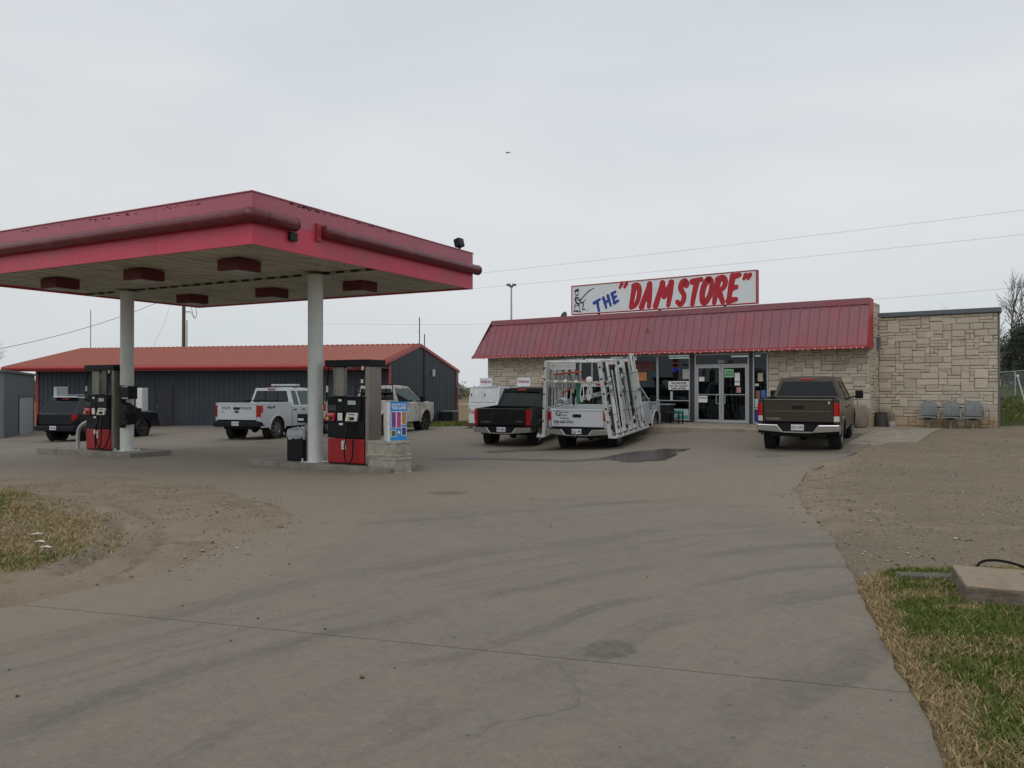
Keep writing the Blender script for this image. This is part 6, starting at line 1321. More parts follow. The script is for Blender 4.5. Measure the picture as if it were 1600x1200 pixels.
def rack(s, xt, xb, y0, y1, zt, zb_, nam, n_p, lab):
    rk = MB(); rt = link(nam, None, t); rt.empty_display_size = .1
    if lab: rt['label'] = lab
    def P(y, h, o=0): return (s*(lerp(xb, xt, h)+o), y, lerp(zb_, zt, h))
    for i in range(n_p):
        y = lerp(y0, y1, i/(n_p-1)); m = MB(); m.prism([P(y-.035, 0), P(y+.035, 0), P(y+.035, 1), P(y-.035, 1)], (-s*.045, 0, 0)); m.build('upright', M_RACK, rt)
        for h in (.12, .3, .5, .7, .88): q = P(y, h, .012); box('rubber_pad', M_CLP if i % 2 else M_BLKR, rt, min(q[0], q[0]+s*.02), max(q[0], q[0]+s*.02), q[1]-.05, q[1]+.05, q[2]-.06, q[2]+.06)
    for h in (.02, .36, .68, .985):
        m = MB(); m.prism([P(y0-.05, h, -.047), P(y1+.05, h, -.047), P(y1+.05, h+.02, -.047), P(y0-.05, h+.02, -.047)], (-s*.04, 0, 0)); m.build('rail', M_RACK, rt)
    m = MB(); q = P(0, 0); m.box(min(q[0]-s*.08, q[0]+s*.17), max(q[0]-s*.08, q[0]+s*.17), y0-.12, y1+.12, zb_-.05, zb_); m.build('ledge', M_RACK, rt, bevel=.005)
    for i in range(7): y = lerp(y0, y1, i/6); box('ledge_stop', M_WHTD, rt, min(q[0]+s*.13, q[0]+s*.17), max(q[0]+s*.13, q[0]+s*.17), y-.03, y+.03, zb_+.001, zb_+.06)
    return P, rt
PR, rr_ = rack(1, .86, 1.17, -.02, 3.15, 2.78, .50, 'side_rack', 8, None); PL, rl_ = rack(-1, 1.00, 1.13, -.02, 3.0, 2.80, .47, 'side_rack', 6, None)
rr_.name = 'side_rack'; rl_.name = 'side_rack'
for yy in (.0, 1.8, 3.5):
    MB().tube([(-1.0, yy, 2.76), (.86, yy, 2.74)], .028, n=8).build('cross_bar', M_RACK, t)
for yy in (.06, 1.0): MB().tube([(-1.0, yy, 1.42), (-.95, yy, 2.75)], .03, n=8).build('inner_post', M_RACK, t); MB().tube([(.86, yy, 1.42), (.80, yy, 2.72)], .03, n=8).build('inner_post', M_RACK, t)
box('sign_plate', M_WHTD, t, -.95, -.05, .12, .15, 2.52, 2.80); 
MB().tube([(-1.2, -.06, 2.18), (-.2, -.05, 2.14), (.75, -.06, 2.12)], .028, n=8).build('pole', mat('pale_timber', (.42, .36, .25), .7, var=.2, vs=8), t)
for xx, rr2 in ((-.30, .06), (.05, .045), (.48, .105), (-.62, .045)):
    MB().lathe([(0, .06), (rr2*.8, .04), (rr2, 0), (rr2*.8, -.04), (0, -.06)], n=14, axis='y', c=(xx, -.10, 2.12+rr2*.8)).build('knob', M_WHT, t, smooth=True)
# window units carried on the right rack
def unit(y0, y1, h0, h1, o, lab, par=None):
    f_ = par
    fr_ = MB(); w_ = .085
    def Q(y, h, oo): p = PR(y, h, oo); return p
    dh = w_/2.3
    for (a, b_, c0, d0) in ((y0, y0+w_, h0, h1), (y1-w_, y1, h0, h1), (y0+w_, y1-w_, h0, h0+dh*1.6), (y0+w_, y1-w_, h1-dh, h1)):
        fr_.prism([Q(a, c0, o), Q(b_, c0, o), Q(b_, d0, o), Q(a, d0, o)], (.045, 0, 0))
    u = tag(fr_.build('window_unit', M_WHTD, None), lab, 'window unit', 'window units strapped to the rack')
    u.matrix_world = t_m
    MB().prism([Q(y0+w_, h0+dh, o+.02), Q(y1-w_, h0+dh, o+.02), Q(y1-w_, h1-dh, o+.02), Q(y0+w_, h1-dh, o+.02)], (.006, 0, 0)).build('pane', M_GLV, u)
    return u
t_m = Matrix.Translation(t.location) @ t.rotation_euler.to_matrix().to_4x4()
unit(.18, 1.02, .03, .98, .045, 'white framed window unit strapped to the right rack, the one nearest the tailgate')
unit(1.12, 1.62, .03, .93, .045, 'white framed window unit in the middle of the right rack')
unit(1.75, 2.3, .03, 1.0, .045, 'white framed window unit on the right rack next to the cab')
unit(2.62, 2.95, .02, 1.08, .05, 'tall narrow white frame at the front end of the right rack')
rq = random.Random(12)
M_STRP = mat('dark_strap', (.05, .05, .055), .8)
for i in range(17):
    y = rq.uniform(.0, 3.05); w_ = rq.uniform(.03, .07); h0_, h1_ = rq.uniform(.02, .2), rq.uniform(.75, 1.0); o_ = rq.uniform(.035, .15); dy = rq.uniform(-.12, .12)
    MB().prism([PR(y, h0_, o_), PR(y+w_, h0_, o_), PR(y+w_+dy, h1_, o_), PR(y+dy, h1_, o_)], (.03, 0, 0)).build('glass_stop', rq.choice([M_RACK, M_RACK, M_WHTD, M_CLP, M_STRP]), rr_)
for i in range(22):
    y = rq.uniform(-.02, 3.1); h_ = rq.uniform(.06, .96); q = PR(y, h_, rq.uniform(.03, .13)); s__ = rq.uniform(.03, .06)
    box('rubber_block', rq.choice([M_CLP, M_BLKR, M_RACK, M_WHTD]), rr_, q[0], q[0]+.05, y-s__, y+s__, q[2]-s__, q[2]+s__*1.3, bevel=.008)
for h_ in (.30, .55, .80): MB().tube([PR(-.05, h_-.02, .10), PR(1.0, h_+.02, .17), PR(2.0, h_-.01, .19), PR(3.15, h_+.01, .12)], .009, n=5).build('strap', M_STRP, rr_)
for i in range(9):
    y = rq.uniform(.0, 2.9); w_ = rq.uniform(.03, .08); MB().prism([PL(y, .05, .02), PL(y+w_, .05, .02), PL(y+w_, .95, .02), PL(y, .95, .02)], (-.03, 0, 0)).build('glass_stop', rq.choice([M_RACK, M_CLP, M_WHTD]), rl_)
MB().prism([PL(-.10, -.02, .0), PL(.06, -.02, .0), PL(.06, 1.0, .0), PL(-.10, 1.0, .0)], (.10, 0, 0)).build('corner_mast', M_RACK, rl_, bevel=.006); MB().prism([PR(-.12, -.02, .0), PR(.04, -.02, .0), PR(.04, 1.0, .0), PR(-.12, 1.0, .0)], (-.12, 0, 0)).build('corner_mast', M_RACK, rr_, bevel=.006)
for z_ in (.9, 1.3, 1.75, 2.2, 2.55): box('mast_hole', M_BLKR, rl_, PL(0, (z_-.47)/2.33)[0]+.012, PL(0, (z_-.47)/2.33)[0]+.06, -.104, -.1005, z_, z_+.05); box('mast_hole', M_BLKR, rr_, PR(0, (z_-.5)/2.28)[0]-.09, PR(0, (z_-.5)/2.28)[0]-.03, -.124, -.1205, z_, z_+.06)
# clamps and orange bars on the left rack, rope, ladder in the bed
MB().tube([(-.88, .35, 2.36), (.05, .35, 2.44)], .03, n=8).build('orange_bar', M_ORNG, t); MB().tube([(-.7, .6, 1.75), (.25, .4, 2.22)], .028, n=8).build('orange_bar', M_ORNG, t); MB().tube([(-.1, 1.4, 2.70), (.75, 1.0, 2.74)], .02, n=8).build('orange_bar', M_ORNG, t)
for i in range(7): x_ = -.78+i*.13; box('hanging_clamp', M_CLP, t, x_-.035, x_+.035, .30, .37, 1.92-.03*(i % 2), 2.34, bevel=.008); box('clamp_edge', M_RACK, t, x_+.038, x_+.05, .31, .36, 1.95, 2.32)
box('green_clamp', M_GRN, t, .0, .11, .02, .10, 1.45, 2.10, bevel=.01)
for xx, l_ in ((.20, .55), (.42, .5), (.47, .45)): MB().tube(smooth3([(xx, .0, 2.08), (xx-.05, -.02, 2.08-l_*.6), (xx, -.03, 2.08-l_), (xx+.06, -.02, 2.08-l_*.6), (xx+.03, 0, 2.08)]), .016, n=6).build('rope', M_WHTD, t)
ld = MB(); ld.tube([(-.75, .2, 1.48), (.2, 2.0, 1.72)], .035, n=4); ld.tube([(-.45, .1, 1.46), (.5, 1.9, 1.70)], .035, n=4)
for k in range(6): u = (k+.5)/6; ld.tube([(lerp(-.75, .2, u), lerp(.2, 2.0, u), lerp(1.48, 1.72, u)), (lerp(-.45, .5, u), lerp(.1, 1.9, u), lerp(1.46, 1.70, u))], .016, n=6)
tag(ld.build('ladder', M_GALV, None), 'aluminium ladder lying across the bed of the glass-carrier pickup', 'ladder').matrix_world = t_m
cl = MB()
for k in range(4): cl.tube([(-.62+.16*math.cos(a)+k*.02, .22+.03*k, 1.50+.10*math.sin(a)+k*.01) for a in np.linspace(0, 2*math.pi, 15)], .013, n=5)
tag(cl.build('cable_coil', M_GALV, None), 'coil of grey cable on the bed rail just above the lettered tailgate', 'coil').matrix_world = t_m
box('rack_strut', M_BLK, t, -.26, -.20, .35, .41, 1.41, 1.78)
# ------------------------------------------------------------------ things on the walk
# shell seats on posts before the wing
def seat(tx, off, yaw, label, armL, armR, fold=False):
    x, y, _ = sw(tx, off); t = thing('pedestal_seat', (x, y, FL-.02), SA+yaw, label, 'seat', 'grey slatted seats on posts')
    M_S = M_SEAT
    MB().lathe([(0, 0), (.035, 0), (.035, .30), (0, .30)], n=10).build('post', M_S, t); box('mount', M_BLK, t, -.12, .10, -.08, .1, .30, .335)
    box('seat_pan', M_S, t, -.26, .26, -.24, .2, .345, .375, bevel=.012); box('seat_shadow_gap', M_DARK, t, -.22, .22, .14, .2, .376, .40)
    # round-topped back made of slats
    m = MB(); pts = [(.25*math.cos(a)*1.0, .22, .62+.26*math.sin(a)) for a in np.linspace(0, math.pi, 13)]
    m.tube([(.25, .21, .38)]+pts+[(-.25, .21, .38)], .017, n=8); m.build('back_frame', M_S, t, smooth=True)
    for i in range(-4, 5):
        xx = i*.05; top = .62+.26*math.sqrt(max(0, 1-(xx/.25)**2))-.01; box('slat', M_S, t, xx-.019, xx+.019, .205, .22, .39, top)
    for s, has in ((-1, armL), (1, armR)):
        if not has: continue
        if has == 2:      # a tall shell side
            MB().prism([(s*.30, -.22, .37), (s*.30, .20, .37), (s*.33, .20, .80), (s*.35, .10, .90), (s*.34, -.05, .78), (s*.31, -.22, .50)], (s*.025, 0, 0)).build('side_shell', M_S, t, bevel=.006)
        else:
            MB().prism([(s*.30, -.20, .30), (s*.30, .05, .30), (s*.33, .08, .66), (s*.33, -.12, .66)], (s*.025, 0, 0)).build('arm_panel', M_S, t, bevel=.006); box('arm_rest', M_BLK, t, min(s*.27, s*.37), max(s*.27, s*.37), -.14, .1, .665, .69, bevel=.006)
M_SEAT = mat('seat_grey', (.235, .265, .265), .5, .2, var=.12, vs=6)
T0 = tpx(1450, .62); T1 = tpx(1485, .62); T2 = tpx(1520, .62)
seat(T0, .66, .0, 'grey slatted seat on a post, the one nearest the metal bin, without arms', 0, 0)
seat(T1, .66, .0, 'grey slatted seat on a post, middle of the three, with one arm panel', 1, 0)
seat(T2, .66, .05, 'grey slatted seat on a post nearest the wing corner, with a tall side shell', 1, 2)

def rock(name, loc, sx, sy, sz, seed, mt, label, cat, flat=.0):
    r = random.Random(seed); bm_v = []; n1, n2 = 22, 14; rows = []
    for i in range(n2+1):
        ph = math.pi*i/n2; row = []
        for k in range(n1):
            a = 2*math.pi*k/n1; d = Vector((math.sin(ph)*math.cos(a), math.sin(ph)*math.sin(a), math.cos(ph)))
            d = Vector([math.copysign(abs(c)**.75, c) for c in d])
            f_ = 1 + .16*(float(fbm(np.array([d.x*1.7+seed]), np.array([d.y*1.7+d.z*1.3]), 1.0, 4, seed)[0])-.5)*2
            row.append((d.x*sx*f_, d.y*sy*f_, max(-flat, d.z*f_)*sz+sz*flat))
        row.append(row[0]); rows.append(row)
    m = MB().grid(rows[::-1]); o = m.build(name, mt, None, smooth=True, ang=60); o.location = loc; return tag(o, label, cat)
x, y, _ = sw(tpx(1344, -.5), -.5); rock('boulder', (x, y, FL-.06), .24, .2, .42, 3, M_ROCK, 'upright weathered boulder against the front wall right of the brown pickup', 'boulder', flat=.95)
tx = tpx(1377, .55); x, y, _ = sw(tx, .55)
bk = thing('metal_bin', (x, y, FL-.01), SA, 'battered dark metal bin with a side handle in the corner by the wing', 'metal bin')
m = MB(); m.lathe([(0, 0), (.20, 0), (.205, .02), (.185, .46), (.195, .475), (.175, .475), (.17, .05), (0, .05)], n=20); m.build('drum', mat('scorched_steel', (.06, .055, .052), .6, .3, var=.3, vs=6), bk, smooth=True); MB().tube([(.18, 0, .44), (.26, 0, .42), (.27, 0, .26), (.19, 0, .22)], .01).build('handle', M_BLK, bk)
x, y, _ = sw(tx-.30, .85); lb = thing('leaning_slab', (x, y, FL), SA, 'grey weathered plank leaning in the wall corner behind the metal bin', 'plank')
MB().prism([(-.10, .0, 0), (.14, .0, 0), (.10, .16, .78), (.05, .2, 1.02), (-.06, .2, 1.02), (-.10, .15, .75)], (0, .04, .0)).build('board', M_ROCK, lb, bevel=.005)
x, y, _ = sw(tx+.10, .95); rock('boulder', (x, y, FL-.03), .2, .14, .33, 8, M_ROCK, 'grey pointed rock behind the dark metal bin', 'boulder', flat=.9)
x, y, _ = sw(tx+.34, .5); rock('boulder', (x, y, FL-.04), .10, .09, .12, 6, M_BLOCK, 'small white stone beside the dark metal bin', 'stone', flat=.8)

# small dark table and bench outside the window
tx = tpx(1055, -.95); pt_ = thing('side_table', sw(tx, -1.0, FL-.03), SA, 'small dark green slatted table on the walk in front of the store window', 'table')
for i in range(4): box('slat', mat('dark_green_paint', (.02, .05, .042), .5), pt_, -.28, .28, -.22+i*.11, -.13+i*.11, .40, .425)
for s in (-1, 1):
    for q in (-1, 1): box('leg', M_BLK, pt_, s*.24-.02, s*.24+.02, q*.17-.02, q*.17+.02, 0, .398)
box('stretcher', M_BLK, pt_, -.22, .22, -.01, .01, .18, .21)
tx = tpx(1040, -.7); bt = thing('bench', sw(tx-.35, -.62, FL-.02), SA, 'black bench with a pale top edge under the store window behind the white pickup', 'bench')
box('seat', M_GALV, bt, -.7, .62, -.2, .2, .66, .70, bevel=.005); box('front_panel', M_DARK, bt, -.66, .58, -.17, .17, .04, .655)

# ------------------------------------------------------------------ old slab with rusty bolts, bottom right
ang = math.atan2(-.37, .93); pad = thing('concrete_pad', (3.36, 5.93, -.06), ang, 'thick old concrete pad with rusty anchor bolts set in the grass', 'concrete pad')
r = random.Random(2); PW, PD, PH = 1.5, .78, .205; rows = []
def ringp(z, s=0): 
    o = []
    for (ax, ay, bx, by, n_) in ((0, 0, PW, 0, 26), (PW, 0, PW, PD, 14), (PW, PD, 0, PD, 26), (0, PD, 0, 0, 14)):
        for k in range(n_): u = k/n_; cx, cy = PW/2, PD/2; X_, Y_ = ax+(bx-ax)*u, ay+(by-ay)*u; q = 1-s; o.append((cx+(X_-cx)*q+r.uniform(-.004, .004), cy+(Y_-cy)*(q-s)+r.uniform(-.004, .004), z+r.uniform(-.003, .003)))
    o.append(o[0]); return o
rows = [ringp(-.1), ringp(.05), ringp(.11), ringp(PH-.012), ringp(PH, .008)]; m = MB().grid(rows); m.build('slab', mat('shaded_stained_side', (.165, .135, .10), .95, var=.3, vs=9, dirt=(.30, .27, .22), dirt_s=16, dirt_lo=.62, dirt_hi=.7, bump=.9, bs=30), pad); MB().add(rows[-1][:-1], [tuple(range(80))]).build('top', M_PADC, pad)  # pad sides: dirt and shade both put into one darker colour
MB().prism([(.55, .2, PH+.001), (1.2, .12, PH+.001), (1.3, .6, PH+.001), (.48, .62, PH+.001)], (0, 0, .006)).build('grout_patch', mat('grey_grout', (.23, .19, .15), .9, var=.2, vs=10, bump=.4), pad)
for bx, by, h in ((.74, .42, .075), (.79, .30, .03), (1.15, .42, .07)):
    a_ = MB(); a_.lathe([(0, h), (.024, h), (.024, .008), (0, .008)], n=10, c=(bx, by, PH)); a_.lathe([(0, .03), (.04, .03), (.04, .006), (0, .006)], n=6, c=(bx, by, PH)); a_.lathe([(0, h+.012), (.036, h+.01), (.036, h-.02), (0, h-.02)], n=6, c=(bx, by, PH)); a_.build('anchor_bolt', M_RUST, pad)
kb = thing('broken_kerb', (3.27, 6.72, -.03), -.1, 'short broken length of kerb in the grass left of the old pad', 'kerb stone'); m = MB().box(0, .62, 0, .16, -.04, .07); m.build('body', mat('dark_kerb', (.13, .115, .10), .9, var=.2), kb, bevel=.02)
cb = thing('black_cable', (3.95, 6.75, 0), 0, 'loops of black cable standing up behind the old pad', 'cable')
MB().tube(smooth3([(-.05, 0, .0), (.0, .02, .13), (.16, .05, .15), (.38, .06, .10), (.52, .04, .02)]), .011, n=8).build('loop', M_BLKR, cb, smooth=True); MB().tube(smooth3([(.52, .0, .0), (.60, .0, .12), (.72, .0, .3), (.9, .0, .34), (1.1, .1, .0)]), .013, n=8).build('loop', M_BLKR, cb, smooth=True)

# scraps of litter on the left verge
for i, (px, py, a_, lab) in enumerate(((58, 841, .4, 'bent white scrap lying uppermost on the left grass verge'), (63, 853, -.3, 'white paper scrap in the middle of the left grass verge litter'), (72, 862, .1, 'pale crumpled scrap lowest of the litter on the left grass verge'))):
    x, y, z = on(px, py, .045); o = MB().grid([[(-.06, -.012, 0), (0, -.014, .008), (.05, -.008, .0)], [(-.05, .01, .005), (0.01, .012, .016), (.055, .012, .003)]]).build('paper_scrap', M_PAPER, None); o.location = (x, y, z); o.rotation_euler = (0, 0, a_); sol = o.modifiers.new('t', 'SOLIDIFY'); sol.thickness = .003; tag(o, lab, 'litter')

# ------------------------------------------------------------------ behind: poles, wires, dish, bird
def rayp(px, py, Y): return ((px-800)/1250*Y, Y, CAMZ+(605-py)/1250*Y)
x, y, z = rayp(287, 470, 60); gp = g(x, y); up_ = thing('utility_pole', (x, y, gp), 0, 'dark wooden utility pole behind the orange roof, its top hidden by the canopy', 'utility pole')
MB().tube([(0, 0, -.5), (0, 0, 10.2)], [.17, .12], n=10).build('pole', M_BARK, up_, smooth=True); MB().tube([(.24, 0, 2), (.24, 0, 7.6)], .05, n=6).build('conduit', M_GALV, up_)
box('crossarm', M_BARK, up_, -1.1, 1.1, -.08, .08, 9.4, 9.52); box('bracket', M_GALV, up_, .1, .7, -.04, .04, 8.75, 8.82); box('bracket', M_GALV, up_, .1, .52, -.04, .04, 8.2, 8.28)
for p_ in ([(.55, 0, 8.75), (.62, 0, 8.3), (.7, 0, 7.9), (.82, 0, 7.75), (.95, 0, 8.0), (.9, 0, 8.6), (.85, 0, 9.3)], [(.5, 0, 8.2), (.7, 0, 8.0), (.85, 0, 7.8)]): MB().tube(smooth3(p_), .018, n=5).build('jumper_wire', M_BLKR, up_)
x, y, z = rayp(799, 500, 50); lp = thing('light_pole', (x, y, g(x, y)), 0, 'slim light pole with twin lamp heads rising behind the store roof', 'light pole')
hp = CAMZ+(605-446)/1250*50-g(x, y)
MB().tube([(0, 0, 0), (0, 0, hp)], [.09, .05], n=8).build('pole', M_GALV, lp, smooth=True)
for s in (-1, 1): box('lamp_head', M_CAP, lp, min(s*.05, s*.30), max(s*.05, s*.30), -.15, .15, hp-.02, hp+.10, bevel=.02)
box('mount', M_CAP, lp, -.12, .12, -.05, .05, hp-.12, hp-.025)
# roof kit left of the sign
p = sw(tpx(886, 1.2), 1.2, 4.27); ds = thing('satellite_dish', p, SA, 'small grey satellite dish on the store roof just left of the big sign', 'satellite dish')
MB().tube([(0, 0, 0), (0, 0, .22), (-.08, 0, .32)], .02).build('mast', M_CAP, ds); dm = Matrix.Translation((-.13, -.0, .38)) @ Matrix.Rotation(R(-68), 4, 'Y'); MB(dm).lathe([(0, .0), (.12, .012), (.24, .05), (.245, .06), (.12, .025), (0, .012)], n=18).build('reflector', M_CAP, ds, smooth=True)
p = sw(tpx(868, 1.6), 1.6, 4.28); rs = thing('roof_hatch', p, SA, 'low grey sloping metal hatch on the store roof left of the sign', 'roof hatch'); MB().prism([(-.7, 0, 0), (.7, 0, 0), (.7, 0, .36), (-.5, 0, .25)], (0, .8, 0)).build('cover', M_GALV, rs)

M_WIRE = mat('wire', (.22, .22, .23), .6)
def wire(a, b_, sag, label, r_=.008, n=40, grp='overhead wires'):
    a, b_ = Vector(a), Vector(b_); o = MB().tube([a.lerp(b_, k/n) - Vector((0, 0, sag*4*(k/n)*(1-k/n))) for k in range(n+1)], r_, n=5).build('overhead_wire', M_WIRE, None); return tag(o, label, 'wire', grp)
def ext(pa, Ya, pb, Yb, t0, t1): a = Vector(rayp(*pa, Ya)); b_ = Vector(rayp(*pb, Yb)); return a+(b_-a)*t0, a+(b_-a)*t1
a, b_ = ext((745, 427), 70, (1600, 324), 55, -.05, 1.6); wire(a, b_, .2, 'uppermost of the faint overhead wires crossing above the store sign')
a, b_ = ext((745, 450), 70, (1600, 362), 55, -.05, 1.6); wire(a, b_, .2, 'middle faint overhead wire passing just above the store sign')
a, b_ = ext((1370, 467), 60, (1600, 446), 55, -.1, 2); wire(a, b_, .1, 'short faint wire seen low over the stone wing roof')
a, b_ = ext((500, 505), 80, (745, 506), 80, -.1, 1.15); wire(a, b_, .1, 'faint level wire seen between the canopy and the store roof')
pt_ = Vector(rayp(287, 455, 60)); wire(Vector(rayp(-200, 572, 42)), pt_, .9, 'dark service wire sagging from the far left up to the utility pole', r_=.018)
wire(Vector(rayp(228, 558, 48)), Vector(rayp(268, 470, 58)), .4, 'thin drop wire slanting down to the orange roof', r_=.008)
bd = thing('bird', rayp(794, 238, 45), .3, 'small dark bird in flight high in the middle of the sky', 'bird')
MB().lathe([(0, -.13), (.022, -.09), (.035, -.02), (.03, .05), (.012, .10), (.02, .12), (0, .16)], n=10, axis='y').build('body', M_BLK, bd, smooth=True)
for s in (-1, 1): MB().prism([(0, -.03, .01), (s*.10, -.05, .04), (s*.20, -.06, -.06), (s*.12, .03, .03), (0, .05, .01)] if s > 0 else [(0, -.03, .01), (0, .05, .01), (s*.12, .03, .0), (s*.17, -.06, -.09), (s*.10, -.05, .0)], (0, 0, .006)).build('wing', M_BLK, bd)

# ------------------------------------------------------------------ trees and the green bank
M_TWIG = mat('twig_grey', (.13, .11, .10), .9, var=.2); M_TWF = mat('twig_far_hazed', (.42, .38, .37), .9, var=.2)  # far twigs paled, distance haze painted into their colour
M_EVG = mat('evergreen_leaf', (.030, .046, .020), .7, var=.5, vs=1.5, rand=.0); M_SCR = mat('scrub_leaf', (.085, .10, .05), .85, var=.45, vs=.6)
def bare_tree(loc, h, seed, label, mt=M_TWIG, spread=.8, depth=6, lean=0):
    r = random.Random(seed); t = thing('bare_tree', loc, 0, label, 'tree', 'leafless trees'); tr = MB(); cr = MB()
    def go(p, d, l_, rad, k):
        q = p + d*l_; mid = p + d*l_*.5 + Vector((r.uniform(-1, 1), r.uniform(-1, 1), 0))*l_*.06
        (tr if k < 2 else cr).tube([p, mid, q], [rad, rad*.85, rad*.68], n=6 if k < 2 else (4 if k < 4 else 3), cap=False)
        if k >= depth: return
        nb = r.choice([2, 3, 3]) if k < depth-1 else r.choice([3, 4])
        for i in range(nb):
            ax = Vector((r.uniform(-1, 1), r.uniform(-1, 1), r.uniform(-.3, .5))); nd = (d + ax*spread*(1 if i else .5)).normalized()
            if k > 1: nd.z += .05; nd.normalize()
            go(p.lerp(q, r.uniform(.6, 1)) if i else q, nd, l_*r.uniform(.62, .86), rad*r.uniform(.5, .7), k+1)
    go(Vector((0, 0, -.2)), Vector((lean, 0, 1)).normalized(), h*.26, h*.018, 0)
    tr.build('trunk', M_BARK if mt is M_TWIG else mt, t); cr.build('crown', mt, t); return t
def clump(n, cx, cy, cz, rx, ry, rz, r, size, mb_v, mb_f):
    for _ in range(n):
        d = Vector((r.gauss(0, 1), r.gauss(0, 1), r.gauss(0, 1))).normalized()*(r.random()**.45); p = Vector((cx+d.x*rx, cy+d.y*ry, cz+d.z*rz))
        u = Vector((r.uniform(-1, 1), r.uniform(-1, 1), r.uniform(-1, 1))).normalized(); v = u.orthogonal().normalized(); s = size*r.uniform(.6, 1.5); b_ = len(mb_v)
        mb_v += [tuple(p), tuple(p+u*s+v*s*.35), tuple(p+u*s*1.5), tuple(p+u*s-v*s*.35)]; mb_f.append((b_, b_+1, b_+2, b_+3))
def leafy(loc, h, w, seed, label, mt, n=9000, name='evergreen_tree', cat='tree', size=.10, grp=None, base=.12):
    r = random.Random(seed); t = thing(name, loc, 0, label, cat, grp); V, F = [], []; K = 26
    for i in range(K):
        f_ = r.random(); zc = h*(base+(1-base)*f_*.92); rad = w*.5*(1-.62*f_**1.6); a = r.uniform(0, 6.28); q = rad*r.uniform(.15, .8)
        s = w*.17*r.uniform(.6, 1.3); clump(n//K, q*math.cos(a), q*math.sin(a), zc, s, s, s*.85, r, size, V, F)
    me = bpy.data.meshes.new('crown'); me.from_pydata(V, [], F); me.materials.append(mt); link('crown', me, t)
    MB().tube([(0, 0, -.3), (.05, 0, h*.4), (0, .05, h*.8)], [w*.035, w*.028, w*.01], n=7).build('trunk', M_BARK, t); return t
def gp(x, y): return (x, y, g(x, y))
def col(px, Y): return ((px-800)/1250*Y, Y)
leafy(gp(*col(1632, 40)), 4.9, 4.2, 1, 'dense dark evergreen behind the right end of the stone wing', M_EVG, 16000, grp='evergreens by the fence')
leafy(gp(*col(1600, 46)), 3.6, 3.6, 2, 'lower dark evergreen left of the taller one behind the wing', M_EVG, 9000, grp='evergreens by the fence')
leafy(gp(*col(1720, 44)), 6.5, 6.0, 3, 'broad dark evergreen just outside the right edge of the view', M_EVG, 9000, grp='evergreens by the fence')
bare_tree(gp(*col(1584, 42)), 7.2, 5, 'tall leafless tree rising behind the wing corner in front of the evergreens', lean=.05)
bare_tree(gp(*col(1598, 52)), 7.6, 8, 'leafless tree behind the evergreens at the right edge')
bare_tree(gp(*col(1490, 60)), 7.0, 11, 'leafless tree whose twig tips just clear the stone wing roof', depth=5)
bare_tree(gp(*col(1556, 58)), 6.4, 17, 'slender leafless tree close to the wing corner, behind the wire fence', depth=5)
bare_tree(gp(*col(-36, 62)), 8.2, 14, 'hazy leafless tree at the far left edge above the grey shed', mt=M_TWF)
for i, (px, Y, h, w) in enumerate(((1566, 48, 2.6, 2.6), (1585, 43, 2.2, 2.4), (1575, 56, 3.6, 4))):
    leafy(gp(*col(px, Y)), h, w, 30+i, ('low scrubby bush at the fence nearest the wing', 'low scrubby bush at the fence under the bare tree', 'taller scrubby bush beyond the wire fence')[i], M_SCR, 4500, name='scrub_bush', cat='bush', size=.07, grp='bushes along the wire fence', base=.1)
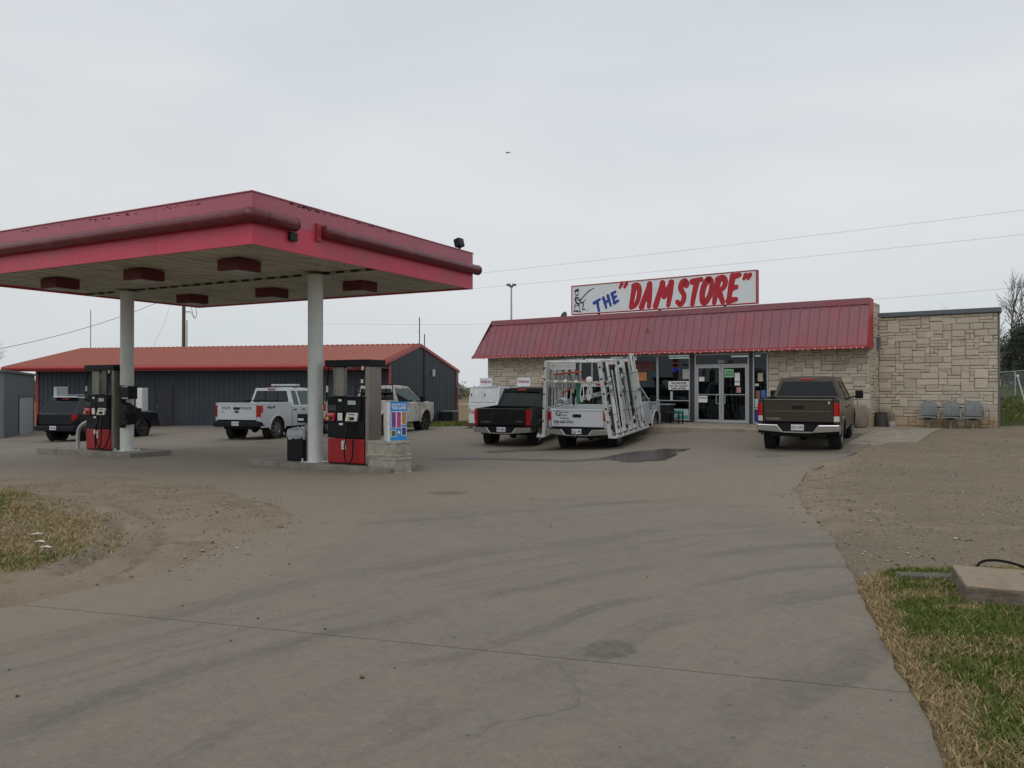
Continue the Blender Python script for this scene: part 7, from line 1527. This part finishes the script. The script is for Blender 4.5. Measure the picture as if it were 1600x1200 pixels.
# chain-link fence up on the bank
fa, fb = Vector((*col(1530, 37), 0)), Vector((*col(1760, 36), 0)); fn = thing('wire_fence', (fa.x, fa.y, 0), math.atan2(fb.y-fa.y, fb.x-fa.x), 'chain-link fence on the green bank behind the wing', 'fence')
Ln = (fb-fa).length; np_ = 4; ux = (fb-fa).normalized()
def fz(s): p = fa+ux*s; return g(p.x, p.y)
for i in range(np_+1): s = i*Ln/np_; MB().tube([(s, 0, fz(s)-.2), (s, 0, fz(s)+1.22)], .03, n=6).build('post', M_GALV, fn)
MB().tube([(s, 0, fz(s)+1.2) for s in np.linspace(0, Ln, 12)], .02, n=6).build('top_rail', M_GALV, fn)
m = MB(); s = 0
while s < Ln: m.tube([(s, 0, fz(s)), (s+1.1 if s+1.1 < Ln else Ln, 0, fz(min(s+1.1, Ln))+1.15)], .0035, n=3, cap=False); m.tube([(s+1.1 if s+1.1 < Ln else Ln, .01, fz(min(s+1.1, Ln))), (s, .01, fz(s)+1.15)], .0035, n=3, cap=False); s += .09
m.build('mesh', M_GALV, fn, kind='stuff')
x, y = col(1595, 33); lp2 = thing('leaning_post', (x, y, g(x, y)-.1), 0, 'pale leaning pipe post with a knob on the green bank', 'post'); MB().tube([(.25, 0, 0), (-.12, 0, 1.35)], .03, n=8).build('pipe', M_WHT, lp2); MB().lathe([(0, .08), (.06, .04), (.06, -.02), (0, -.06)], n=10, c=(-.13, 0, 1.4)).build('knob', M_WHT, lp2, smooth=True)
# field gate rail and posts seen between the metal building and the store
ff = thing('field_fence', (-4.5, 56, 0), 0, 'white pipe rail fence across the field between the two buildings', 'fence')
for i in range(9): x = -6+i*2.2; z = g(x-4.5, 56); MB().tube([(x, 0, z-.3), (x, 0, z+1.25)], .05, n=6).build('post', M_BARK, ff)
MB().tube([(-6+i*2.2, 0, g(-10.5+i*2.2, 56)+1.15) for i in range(9)], .035, n=6).build('rail', M_WHTD, ff)
# far wood along the horizon
r = random.Random(77); V, F = [], []
for i in range(210):
    a = R(r.uniform(-46, 46)); dd = r.uniform(150, 230); x, y = dd*math.sin(a), dd*math.cos(a); hh = r.uniform(2.6, 5.2)*dd/190; z = g(x, y)
    clump(230, x, y, z+hh*.42, hh*.8, hh*.8, hh*.55, r, .42, V, F)
me = bpy.data.meshes.new('far_wood'); me.from_pydata(V, [], F); me.materials.append(mat('far_leafless_wood', (.115, .125, .10), .95, var=.3, vs=.08)); tag(link('far_wood', me, kind='stuff'), 'low grey-green wood along the horizon between the two buildings', 'wood')
